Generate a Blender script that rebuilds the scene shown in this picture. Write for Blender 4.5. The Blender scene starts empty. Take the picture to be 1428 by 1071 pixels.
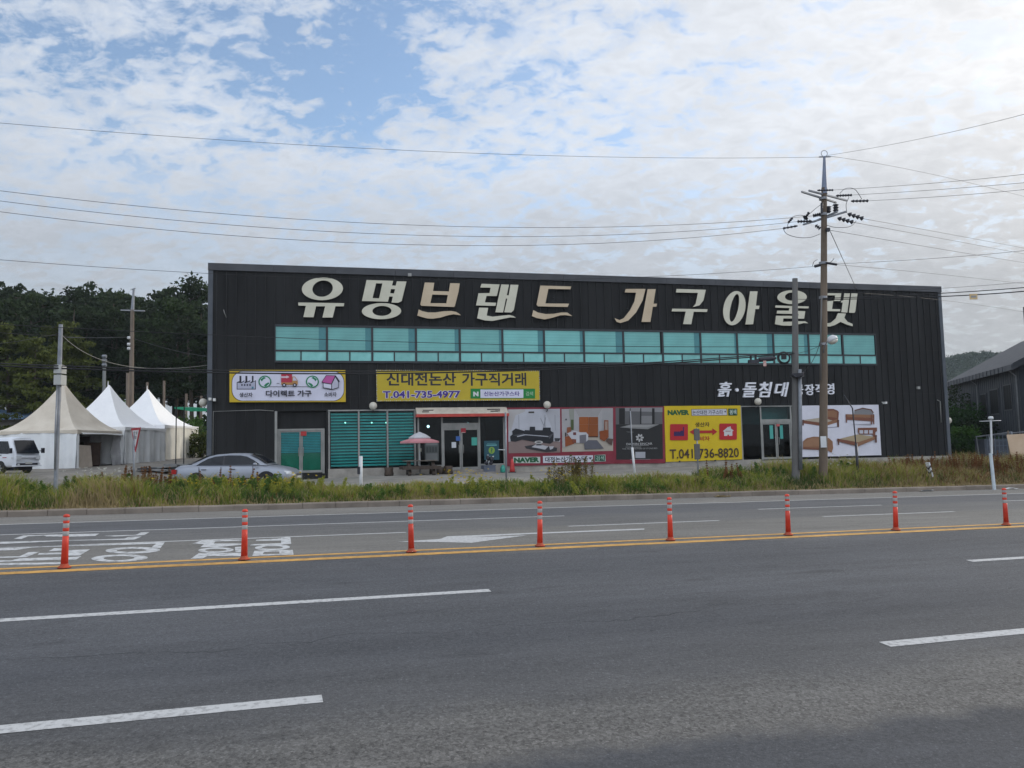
import bpy, math, random
import numpy as np
from mathutils import Vector, Matrix
from mathutils.geometry import tessellate_polygon
R = math.radians
random.seed(7)
rng = np.random.default_rng(11)
scene = bpy.context.scene
COL = scene.collection

# ------------------------------------------------------------------ camera
W, H, F = 1428.0, 1071.0, 1134.9
PIT, ROL = 0.080878, -0.02115
EYE = Vector((0, 0, 1.7))
_c, _s, _cp, _sp = math.cos(ROL), math.sin(ROL), math.cos(PIT), math.sin(PIT)
cd = bpy.data.cameras.new('camera')
cam = bpy.data.objects.new('camera', cd)
COL.objects.link(cam)
cd.sensor_width = 36
cd.lens = F / W * 36
cd.clip_start, cd.clip_end = 0.1, 6000
_r = Vector((_c, -_sp * _s, _cp * _s)); _u = Vector((-_s, -_sp * _c, _cp * _c)); _f = Vector((0, _cp, _sp))
_m = Matrix((_r, _u, -_f)).transposed().to_4x4()
_m.translation = EYE
cam.matrix_world = _m
scene.camera = cam

# ------------------------------------------------------------------ exposure, sky, sun
vs = scene.view_settings
vs.view_transform = 'Standard'; vs.look = 'None'; vs.gamma = 1.0; vs.use_curve_mapping = False
vs.exposure = 0.34
SUN_AZ, SUN_EL = 58.0, 23.0
sun_dir = Vector((math.sin(R(SUN_AZ)) * math.cos(R(SUN_EL)), math.cos(R(SUN_AZ)) * math.cos(R(SUN_EL)), math.sin(R(SUN_EL))))
sl = bpy.data.lights.new('sun', 'SUN')
sl.energy = 1.5; sl.angle = R(12); sl.color = (1.0, 0.93, 0.82)
sun = bpy.data.objects.new('sun', sl); COL.objects.link(sun)
sun.rotation_euler = sun_dir.to_track_quat('Z', 'Y').to_euler()
sun.location = (60, 60, 60)

world = bpy.data.worlds.new('World'); scene.world = world
world.use_nodes = True
wn, wl = world.node_tree.nodes, world.node_tree.links
wn.clear()
def wnode(t, **k):
    n = wn.new(t)
    for a, b in k.items(): setattr(n, a, b)
    return n
def wmath(op, a, b=None, c=None, clamp=False):
    n = wnode('ShaderNodeMath', operation=op); n.use_clamp = clamp
    for i, x in enumerate((a, b, c)):
        if x is None: continue
        if isinstance(x, (int, float)): n.inputs[i].default_value = x
        else: wl.new(x, n.inputs[i])
    return n.outputs[0]
def wramp(x, pts):
    n = wnode('ShaderNodeValToRGB')
    e = n.color_ramp.elements
    while len(e) < len(pts): e.new(0.5)
    for el, (p, c) in zip(e, pts):
        el.position = p
        el.color = (c, c, c, 1) if isinstance(c, (int, float)) else (*c, 1)
    wl.new(x, n.inputs[0])
    return n.outputs[0]
sky = wnode('ShaderNodeTexSky', sky_type='NISHITA')
sky.sun_disc = False; sky.sun_elevation = R(SUN_EL); sky.sun_rotation = R(SUN_AZ)
sky.air_density = 1.0; sky.dust_density = 0.35; sky.ozone_density = 1.5
bg1 = wnode('ShaderNodeBackground'); bg1.inputs[1].default_value = 0.155
wl.new(sky.outputs[0], bg1.inputs[0])
tc = wnode('ShaderNodeTexCoord')
sep = wnode('ShaderNodeSeparateXYZ'); wl.new(tc.outputs['Generated'], sep.inputs[0])
dx, dy, dz = sep.outputs
den = wmath('MAXIMUM', wmath('ADD', dz, 0.30), 0.20)
cx, cy = wmath('DIVIDE', dx, den), wmath('DIVIDE', dy, den)
cmb = wnode('ShaderNodeCombineXYZ'); wl.new(cx, cmb.inputs[0]); wl.new(cy, cmb.inputs[1])
def wnoise(scale, detail, rough, off=(0, 0, 0), dist=0.0, rot=0.0, sc=(1, 1, 1)):
    mp = wnode('ShaderNodeMapping'); wl.new(cmb.outputs[0], mp.inputs[0])
    mp.inputs['Location'].default_value = off
    mp.inputs['Rotation'].default_value = (0, 0, rot)
    mp.inputs['Scale'].default_value = sc
    n = wnode('ShaderNodeTexNoise'); wl.new(mp.outputs[0], n.inputs['Vector'])
    n.inputs['Scale'].default_value = scale; n.inputs['Detail'].default_value = detail
    n.inputs['Roughness'].default_value = rough; n.inputs['Distortion'].default_value = dist
    return n.outputs['Fac']
fine = wnoise(9.5, 10, 0.60, (3.1, 1.7, 0), 0.5, 0.5, (1, 1.35, 1))
puff = wnoise(24.0, 7, 0.58, (7.1, 2.7, 0), 0.5, 0.7, (1, 1.3, 1))
big = wnoise(2.4, 5, 0.55, (5.3, 2.2, 0), 0.4)
# open blue gaps in the altocumulus sheet
def gap(px, py, rx, ry):
    a = wmath('MULTIPLY', wmath('SUBTRACT', cx, px), 1 / rx)
    b = wmath('MULTIPLY', wmath('SUBTRACT', cy, py), 1 / ry)
    d = wmath('ADD', wmath('MULTIPLY', a, a), wmath('MULTIPLY', b, b))
    return wmath('POWER', 2.718, wmath('MULTIPLY', d, -1.0))
cov = wmath('ADD', wmath('MULTIPLY', fine, 0.60), wmath('MULTIPLY', puff, 0.56))
cov = wmath('ADD', cov, wmath('MULTIPLY', big, 0.30))
GAPS = wmath('ADD', wmath('MULTIPLY', gap(-0.24, 1.25, 0.13, 0.16), 0.25), wmath('MULTIPLY', gap(-0.62, 1.10, 0.22, 0.16), 0.09))
GAPS = wmath('ADD', GAPS, wmath('MULTIPLY', gap(-0.09, 1.10, 0.16, 0.07), 0.10))
GAPS = wmath('ADD', GAPS, wmath('MULTIPLY', gap(0.05, 1.3, 0.15, 0.2), 0.03))
cov = wmath('SUBTRACT', cov, GAPS)
cov = wmath('ADD', cov, wmath('MULTIPLY', wmath('MINIMUM', wmath('MAXIMUM', cx, -0.6), 1.0), 0.05))
cfac = wramp(cov, [(0.55, 0.05), (0.65, 0.66), (0.75, 0.98)])
# thin haze veil low down
low = wramp(dz, [(0.0, 0.97), (0.17, 0.90), (0.26, 0.66), (0.38, 0.0)])
cfac = wmath('MAXIMUM', cfac, low)
# cloud light: brighter towards the hidden sun, grey in the thick parts and low down
dot = wnode('ShaderNodeVectorMath', operation='DOT_PRODUCT')
wl.new(tc.outputs['Generated'], dot.inputs[0]); dot.inputs[1].default_value = sun_dir
glow = wmath('POWER', wmath('MAXIMUM', dot.outputs['Value'], 0.0), 5.0)
core = wmath('POWER', wmath('MAXIMUM', dot.outputs['Value'], 0.0), 70.0)
cfac = wmath('MAXIMUM', cfac, wmath('MULTIPLY', glow, 1.25, clamp=True))
shade = wmath('ADD', wmath('MULTIPLY', puff, 0.6), wmath('MULTIPLY', big, 0.55))
thick = wramp(shade, [(0.42, 1.10), (0.70, 0.90)])
lowg = wramp(dz, [(0.0, 0.52), (0.14, 0.58), (0.24, 0.76), (0.34, 0.99), (0.6, 1.06)])
lum = wmath('MULTIPLY', wmath('MULTIPLY', thick, lowg), wmath('ADD', 0.63, wmath('ADD', wmath('MULTIPLY', glow, 0.24), wmath('MULTIPLY', core, 0.10))))
# unseen clouds behind the camera, brightened as an added fill for the shop front
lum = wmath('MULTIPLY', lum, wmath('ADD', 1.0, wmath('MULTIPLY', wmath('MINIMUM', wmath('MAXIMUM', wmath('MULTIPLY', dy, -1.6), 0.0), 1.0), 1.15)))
mixc = wnode('ShaderNodeMixRGB'); wl.new(wmath('MULTIPLY', glow, 1.0, clamp=True), mixc.inputs[0])
mixc.inputs[1].default_value = (0.90, 0.97, 1.08, 1); mixc.inputs[2].default_value = (1.04, 1.0, 0.95, 1)
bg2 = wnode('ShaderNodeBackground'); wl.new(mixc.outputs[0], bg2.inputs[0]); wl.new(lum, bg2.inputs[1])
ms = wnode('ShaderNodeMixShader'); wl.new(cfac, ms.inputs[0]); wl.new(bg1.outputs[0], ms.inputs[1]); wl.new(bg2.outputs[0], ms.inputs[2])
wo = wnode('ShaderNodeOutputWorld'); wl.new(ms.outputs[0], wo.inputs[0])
world.cycles.sampling_method = 'MANUAL'; world.cycles.sample_map_resolution = 512

# ------------------------------------------------------------------ measuring helpers
def ray(px, py):
    x = (px - W / 2) / F; y = -(py - H / 2) / F
    xr = _c * x - _s * y; yr = _s * x + _c * y
    return Vector((xr, _cp - _sp * yr, _sp + _cp * yr))
def at(px, py, Y):
    r = ray(px, py); return EYE + r * (Y / r.y)
# facade frame: s to the right along the shop front, y into the building, z up
FYAW = 1.32945
FU = Vector((math.sin(FYAW), math.cos(FYAW), 0)); FN = Vector((-FU.y, FU.x, 0))
FP = Vector((-15.6, 40.0, 0))
FM = Matrix.Translation(FP) @ Matrix.Rotation(math.pi / 2 - FYAW, 4, 'Z')
def fac(px, py, off=0.0):
    o = FP + FN * off
    r = ray(px, py); t = (o - EYE).dot(FN) / r.dot(FN)
    p = EYE + r * t
    return ((p - FP).dot(FU), p.z)
# road frame: s along, t across (away from the camera), centre line at t = 0
RT = 1.2662
RD = Vector((math.sin(RT), math.cos(RT), 0)); RM = Vector((-RD.y, RD.x, 0))
RO = Vector((0, 14.528, 0)); RZ0 = -0.011; RG = -0.0126; RBN = 0.0682
ROADM = Matrix.Translation(RO) @ Matrix.Rotation(math.pi / 2 - RT, 4, 'Z')
def st(p):
    d = Vector((p[0], p[1], 0)) - RO; return d.dot(RD), d.dot(RM)
def road_z(s, t): return RZ0 + RG * s + (RBN * max(t, -17) if t < 0 else 0)
def rst(px, py):
    for b in (0.0, RBN):
        G = RD * RG + RM * b
        r = ray(px, py)
        # z = RZ0 + G.(p-RO)
        k = (RZ0 + G.dot(EYE - RO) - EYE.z) / (r.z - G.dot(r))
        p = EYE + r * k; s, t = st(p)
        if (b == 0 and t >= 0) or b: return s, t
_cp_ = np.array([(-12.5, 37, -1.38), (-27, 45, -.70), (-28, 52, -.5), (-27, 57, -.3), (-25.5, 63, -.1), (-15, 39.5, -1.2), (-10, 36, -1.35), (0, 38, -1.25), (12, 40, -1.28),
   (25, 44, -1.25), (32, 45, -1.25), (40, 50, -1.2), (-5, 42.5, -1.15), (8, 45.7, -1.14), (18, 48, -1.14), (27, 50.5, -1.14), (0, 90, -1), (-30, 80, 1.5), (-60, 60, .4), (40, 70, -1), (60, 60, -1.2), (-40, 30, -.9), (-22, 34, -1.1)])
def gz_np(X, Y):
    X = np.asarray(X, float); Y = np.asarray(Y, float)
    ddx, ddy = X - RO.x, Y - RO.y
    s = ddx * RD.x + ddy * RD.y; t = ddx * RM.x + ddy * RM.y
    rz = RZ0 + RG * np.clip(s, -60, 60) + np.where(t < 0, RBN * np.maximum(t, -17), 0)
    d2 = (X[..., None] - _cp_[:, 0]) ** 2 + (Y[..., None] - _cp_[:, 1]) ** 2 + 6.0
    w = 1 / d2 ** 2
    L = (w * (_cp_[:, 2] + 1.7)).sum(-1) / w.sum(-1)
    k = np.clip((t - 12.7) / 4.3, 0, 1); k = k * k * (3 - 2 * k)
    return np.where(t < 12.52, rz - 0.03, (rz + 0.12) * (1 - k) + L * k)
def gz(x, y): return float(gz_np(np.array([x]), np.array([y]))[0])
def gp(px, Y):
    """ground point seen at column px, at distance Y"""
    p = at(px, 620, Y); p = Vector((p.x, Y, gz(p.x, Y))); return p

# ------------------------------------------------------------------ materials
MATS = {}
def M(name, c1, c2=None, scale=4.0, rough=0.7, metal=0.0, bump=0.0, bscale=None, stretch=None, spec=0.4, coord='Object', detail=5, lo=0.35, hi=0.65, trans=0.0, rnd=0.0):
    if name in MATS: return MATS[name]
    m = bpy.data.materials.new(name); m.use_nodes = True
    n, l = m.node_tree.nodes, m.node_tree.links
    b = n['Principled BSDF']; b.inputs['Roughness'].default_value = rough; b.inputs['Metallic'].default_value = metal
    b.inputs['Specular IOR Level'].default_value = spec
    b.inputs['Base Color'].default_value = (*c1, 1)
    tcn = n.new('ShaderNodeTexCoord'); mp = n.new('ShaderNodeMapping'); l.new(tcn.outputs[coord], mp.inputs[0])
    if stretch: mp.inputs['Scale'].default_value = stretch
    colout = None
    if c2:
        nz = n.new('ShaderNodeTexNoise'); l.new(mp.outputs[0], nz.inputs['Vector'])
        nz.inputs['Scale'].default_value = scale; nz.inputs['Detail'].default_value = detail; nz.inputs['Roughness'].default_value = 0.6
        rp = n.new('ShaderNodeValToRGB'); l.new(nz.outputs['Fac'], rp.inputs[0])
        rp.color_ramp.elements[0].position = lo; rp.color_ramp.elements[0].color = (*c1, 1)
        rp.color_ramp.elements[1].position = hi; rp.color_ramp.elements[1].color = (*c2, 1)
        colout = rp.outputs[0]
        if rnd:
            oi = n.new('ShaderNodeObjectInfo'); hs = n.new('ShaderNodeHueSaturation')
            mr = n.new('ShaderNodeMapRange'); l.new(oi.outputs['Random'], mr.inputs[0])
            mr.inputs[3].default_value = 1 - rnd; mr.inputs[4].default_value = 1 + rnd
            l.new(mr.outputs[0], hs.inputs['Value']); l.new(colout, hs.inputs['Color']); colout = hs.outputs[0]
        l.new(colout, b.inputs['Base Color'])
    if bump:
        nb = n.new('ShaderNodeTexNoise'); l.new(mp.outputs[0], nb.inputs['Vector'])
        nb.inputs['Scale'].default_value = bscale or scale * 4; nb.inputs['Detail'].default_value = 4
        bp = n.new('ShaderNodeBump'); bp.inputs['Strength'].default_value = bump; bp.inputs['Distance'].default_value = 0.02
        l.new(nb.outputs['Fac'], bp.inputs['Height']); l.new(bp.outputs[0], b.inputs['Normal'])
    if trans:
        tr = n.new('ShaderNodeBsdfTranslucent'); tr.inputs[0].default_value = (*c1, 1)
        if colout: l.new(colout, tr.inputs[0])
        mx = n.new('ShaderNodeMixShader'); mx.inputs[0].default_value = trans
        l.new(b.outputs[0], mx.inputs[1]); l.new(tr.outputs[0], mx.inputs[2])
        l.new(mx.outputs[0], n['Material Output'].inputs[0])
    MATS[name] = m
    return m
def flat(c, rough=0.6):
    nm = 'print_%02x%02x%02x' % tuple(int(min(1, x) * 255) for x in c)
    c2 = tuple(x * 0.9 for x in c)
    return M(nm, c, c2, 1.3, rough, spec=0.3)
def srgb(r, g, b, k=1.0):
    return tuple(k * ((x / 255) / 12.92 if x / 255 <= 0.04045 else ((x / 255 + 0.055) / 1.055) ** 2.4) for x in (r, g, b))
def glass(name, tint, refl=0.10, op=0.0):
    if name in MATS: return MATS[name]
    m = bpy.data.materials.new(name); m.use_nodes = True
    n, l = m.node_tree.nodes, m.node_tree.links; n.clear()
    t = n.new('ShaderNodeBsdfTransparent'); t.inputs[0].default_value = (*tint, 1)
    g = n.new('ShaderNodeBsdfGlossy'); g.inputs['Roughness'].default_value = 0.03
    lw = n.new('ShaderNodeFresnel'); lw.inputs[0].default_value = 1.28
    mx = n.new('ShaderNodeMixShader'); o = n.new('ShaderNodeOutputMaterial')
    l.new(lw.outputs[0], mx.inputs[0]); l.new(t.outputs[0], mx.inputs[1]); l.new(g.outputs[0], mx.inputs[2]); l.new(mx.outputs[0], o.inputs[0])
    MATS[name] = m; return m
def emit(name, c, k):
    if name in MATS: return MATS[name]
    m = bpy.data.materials.new(name); m.use_nodes = True
    b = m.node_tree.nodes['Principled BSDF']; b.inputs['Emission Color'].default_value = (*c, 1); b.inputs['Emission Strength'].default_value = k
    MATS[name] = m; return m

# ------------------------------------------------------------------ mesh helpers
class MB:
    def __init__(self, T=None):
        self.v, self.f, self.m, self.T, self.sm = [], [], [], T, []
    def add(self, vs_, fs, mi=0, smooth=False):
        o = len(self.v)
        for p in vs_:
            p = Vector(p)
            if self.T is not None: p = self.T @ p
            self.v.append(p)
        for f in fs:
            self.f.append([i + o for i in f]); self.m.append(mi); self.sm.append(smooth)
        return self
    def box(self, x0, x1, y0, y1, z0, z1, mi=0, mat=None):
        vs_ = [(x0, y0, z0), (x1, y0, z0), (x1, y1, z0), (x0, y1, z0), (x0, y0, z1), (x1, y0, z1), (x1, y1, z1), (x0, y1, z1)]
        if mat is not None: vs_ = [mat @ Vector(p) for p in vs_]
        return self.add(vs_, [(0, 3, 2, 1), (4, 5, 6, 7), (0, 1, 5, 4), (1, 2, 6, 5), (2, 3, 7, 6), (3, 0, 4, 7)], mi)
    def bar(self, p, q, r, r2=None, n=8, mi=0, cap=True, smooth=True):
        p, q = Vector(p), Vector(q); r2 = r if r2 is None else r2
        d = (q - p)
        if d.length < 1e-6: return self
        d.normalize(); a = d.orthogonal().normalized(); b = d.cross(a)
        vs_ = []
        for c, rr in ((p, r), (q, r2)):
            for i in range(n):
                an = 2 * math.pi * i / n
                vs_.append(c + (a * math.cos(an) + b * math.sin(an)) * rr)
        self.add(vs_, [(i, (i + 1) % n, n + (i + 1) % n, n + i) for i in range(n)], mi, smooth)
        if cap: self.add(vs_, [tuple(range(n - 1, -1, -1)), tuple(range(n, 2 * n))], mi)
        return self
    def tube(self, pts, r, n=6, mi=0, smooth=True):
        pts = [Vector(p) for p in pts]
        vs_ = []; a = None
        for i, p in enumerate(pts):
            d = (pts[min(i + 1, len(pts) - 1)] - pts[max(i - 1, 0)]).normalized()
            if a is None: a = d.orthogonal().normalized()
            a = (a - d * a.dot(d)).normalized(); b = d.cross(a)
            rr = r[i] if isinstance(r, (list, tuple)) else r
            for k in range(n):
                an = 2 * math.pi * k / n
                vs_.append(p + (a * math.cos(an) + b * math.sin(an)) * rr)
        fs = [(i * n + k, i * n + (k + 1) % n, (i + 1) * n + (k + 1) % n, (i + 1) * n + k) for i in range(len(pts) - 1) for k in range(n)]
        fs += [tuple(range(n - 1, -1, -1)), tuple(range((len(pts) - 1) * n, len(pts) * n))]
        return self.add(vs_, fs, mi, smooth)
    def lathe(self, prof, c=(0, 0, 0), n=16, mi=0, axis=None, smooth=True):
        c = Vector(c); q = Vector(axis).to_track_quat('Z', 'Y') if axis is not None else None
        vs_ = []
        for r, z in prof:
            for k in range(n):
                an = 2 * math.pi * k / n
                p = Vector((r * math.cos(an), r * math.sin(an), z))
                vs_.append(c + (q @ p if q else p))
        m_ = len(prof)
        fs = [(i * n + k, i * n + (k + 1) % n, (i + 1) * n + (k + 1) % n, (i + 1) * n + k) for i in range(m_ - 1) for k in range(n)]
        fs += [tuple(range(n - 1, -1, -1)), tuple(range((m_ - 1) * n, m_ * n))]
        return self.add(vs_, fs, mi, smooth)
    def ball(self, c, r, n=14, mi=0, sz=1.0):
        k = n // 2
        return self.lathe([(max(1e-3, r * math.sin(math.pi * i / k)), -r * sz * math.cos(math.pi * i / k)) for i in range(k + 1)], c, n, mi)
    def plate(self, loops, y0, y1=None, mi=0, side=None):
        """polygon (first loop) with holes in the local x-z plane at y0; with y1 a solid slab y0..y1"""
        loops = [[Vector((p[0], p[1], 0)) for p in lp] for lp in loops]
        # orientation: front faces -y
        tri = tessellate_polygon(loops)
        flat_ = [p for lp in loops for p in lp]
        fr = [(p.x, y0, p.y) for p in flat_]
        out = []
        for t in tri:
            a, b, c = (flat_[i] for i in t)
            if (b - a).cross(c - a).z < 0: t = (t[0], t[2], t[1])
            out.append(t)
        self.add(fr, out, mi)
        if y1 is not None:
            bk = [(p.x, y1, p.y) for p in flat_]
            self.add(bk, [tuple(reversed(t)) for t in out], mi)
            o = 0
            for lp in loops:
                n = len(lp)
                area = sum(lp[i].x * lp[(i + 1) % n].y - lp[(i + 1) % n].x * lp[i].y for i in range(n))
                vv = [(p.x, y0, p.y) for p in lp] + [(p.x, y1, p.y) for p in lp]
                ccw = (area > 0) == (o == 0)
                fs = [(i, n + i, n + (i + 1) % n, (i + 1) % n) if ccw else (i, (i + 1) % n, n + (i + 1) % n, n + i) for i in range(n)]
                self.add(vv, fs, mi if side is None else side)
                o += 1
        return self
    def build(self, name, mats, parent=None, origin=None, local=False):
        if not isinstance(mats, (list, tuple)): mats = [mats]
        me = bpy.data.meshes.new(name)
        o = Vector((0, 0, 0))
        if parent is not None and not local:
            q = parent
            while q is not None: o = o + q.location; q = q.parent
        elif origin is not None: o = Vector(origin)
        me.from_pydata([tuple(p - o) for p in self.v], [], self.f)
        for m in mats: me.materials.append(m)
        me.polygons.foreach_set('material_index', self.m)
        me.polygons.foreach_set('use_smooth', self.sm)
        me.update()
        ob = bpy.data.objects.new(name, me); COL.objects.link(ob)
        if parent is not None: ob.parent = parent
        elif origin is not None: ob.location = o
        return ob
def np_mesh(name, verts, faces_flat, nper, mats, midx=None, parent=None, origin=(0, 0, 0), smooth=False):
    """fast mesh of equal-sized faces"""
    me = bpy.data.meshes.new(name)
    verts = np.asarray(verts, np.float32) - np.asarray(origin, np.float32)
    ff = np.asarray(faces_flat, np.int32).ravel()
    nf = len(ff) // nper
    me.vertices.add(len(verts)); me.vertices.foreach_set('co', verts.ravel())
    me.loops.add(len(ff)); me.loops.foreach_set('vertex_index', ff)
    me.polygons.add(nf); me.polygons.foreach_set('loop_start', np.arange(nf, dtype=np.int32) * nper)
    for m in (mats if isinstance(mats, (list, tuple)) else [mats]): me.materials.append(m)
    if midx is not None: me.polygons.foreach_set('material_index', np.asarray(midx, np.int32))
    if smooth: me.polygons.foreach_set('use_smooth', np.ones(nf, bool))
    me.update(calc_edges=True); me.validate()
    ob = bpy.data.objects.new(name, me); COL.objects.link(ob)
    if parent is not None: ob.parent = parent
    else: ob.location = origin
    return ob
def thing(name, label, cat, loc, group=None, rz=0.0):
    o = bpy.data.objects.new(name, None); COL.objects.link(o)
    o.location = Vector(loc); o.rotation_euler = (0, 0, rz); o.empty_display_size = 0.2
    return tag(o, label, cat, group)
def tag(o, label, cat, group=None):
    o['label'] = label; o['category'] = cat
    if group: o['group'] = group
    return o
def struct(o, kind='structure'):
    o['kind'] = kind; return o
_tcache = {}
def text_geo(txt, bold=0.0, shear=0.0):
    k = (txt, bold, shear)
    if k in _tcache: return _tcache[k]
    c = bpy.data.curves.new('t', 'FONT'); c.body = txt; c.offset = bold; c.shear = shear; c.resolution_u = 3
    ob = bpy.data.objects.new('t', c); COL.objects.link(ob)
    dg = bpy.context.evaluated_depsgraph_get(); ev = ob.evaluated_get(dg)
    me = ev.to_mesh()
    V = [v.co.copy() for v in me.vertices]; P = [list(p.vertices) for p in me.polygons]
    ev.to_mesh_clear(); bpy.data.objects.remove(ob); bpy.data.curves.remove(c)
    x0 = min(v.x for v in V); x1 = max(v.x for v in V); y0 = min(v.y for v in V); y1 = max(v.y for v in V)
    V = [((v.x - x0) / (x1 - x0), (v.y - y0) / (y1 - y0)) for v in V]
    _tcache[k] = (V, P); return V, P
def put_text(mb, txt, s0, s1, z0, z1, y, mi=0, bold=0.0, shear=0.0):
    V, P = text_geo(txt, bold, shear)
    fs = []
    for p in P:
        a, b, c = (V[i] for i in p[:3])
        fs.append(p if (b[0] - a[0]) * (c[1] - a[1]) - (b[1] - a[1]) * (c[0] - a[0]) > 0 else p[::-1])
    mb.add([(s0 + (s1 - s0) * x, y, z0 + (z1 - z0) * yy) for x, yy in V], fs, mi)
def solid_text(mb, txt, s0, s1, z0, z1, y0, y1, bold=0.0, shear=0.0):
    V, P = text_geo(txt, bold, shear)
    put_text(mb, txt, s0, s1, z0, z1, y0, 0, bold, shear)
    edges = {}
    for p in P:
        for i in range(len(p)):
            e = (p[i], p[(i + 1) % len(p)]); edges[e] = 1
    for (a, b) in list(edges):
        if (b, a) in edges: continue
        q = [(s0 + (s1 - s0) * V[i][0], z0 + (z1 - z0) * V[i][1]) for i in (a, b)]
        mb.add([(q[0][0], y0, q[0][1]), (q[1][0], y0, q[1][1]), (q[1][0], y1, q[1][1]), (q[0][0], y1, q[0][1])], [(0, 3, 2, 1)], 0)
def ell(cx_, cy_, rx, ry, n=28, sh=0.0, p=2.0):
    o = []
    for i in range(n):
        a = 2 * math.pi * i / n; c, s = math.cos(a), math.sin(a)
        x = math.copysign(abs(c) ** (2 / p), c) * rx; y = math.copysign(abs(s) ** (2 / p), s) * ry
        o.append((cx_ + x - sh * y, cy_ + y))
    return o

# ------------------------------------------------------------------ ground, road, kerb
def grid_np(name, xs, ys, zf, mats, T=None):
    A, B = np.meshgrid(xs, ys, indexing='ij')
    nx, ny = len(xs), len(ys)
    if T is not None:
        P = np.stack([A, B], -1)
        X = RO.x + A * RD.x + B * RM.x; Y = RO.y + A * RD.y + B * RM.y
    else: X, Y = A, B
    Z = zf(X, Y, A, B)
    i = np.arange(nx * ny).reshape(nx, ny)
    q = np.stack([i[:-1, :-1], i[1:, :-1], i[1:, 1:], i[:-1, 1:]], -1).reshape(-1)
    return np_mesh(name, np.stack([X, Y, Z], -1).reshape(-1, 3), q, 4, mats, smooth=True)
def spread(lo, hi, fine_lo, fine_hi, step, n=14):
    a = np.arange(fine_lo, fine_hi + 1e-6, step)
    l = fine_lo - np.geomspace(step, fine_lo - lo, n)[::-1]; r = fine_hi + np.geomspace(step, hi - fine_hi, n)
    return np.concatenate([l, a, r])
m_dirt = M('dirt_lot', (0.16, 0.145, 0.125), (0.27, 0.245, 0.21), 0.7, 0.95, bump=0.4, bscale=14)
gxs = spread(-2500, 2500, -60, 60, 1.0); gts = np.unique(np.concatenate([spread(-2500, 2500, -20, 12, 2.0), np.arange(12.0, 18, 0.26), np.arange(18, 60, 1.0)]))
ground = struct(grid_np('ground', gxs, gts, lambda X, Y, A, B: gz_np(X, Y), m_dirt, True))

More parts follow.
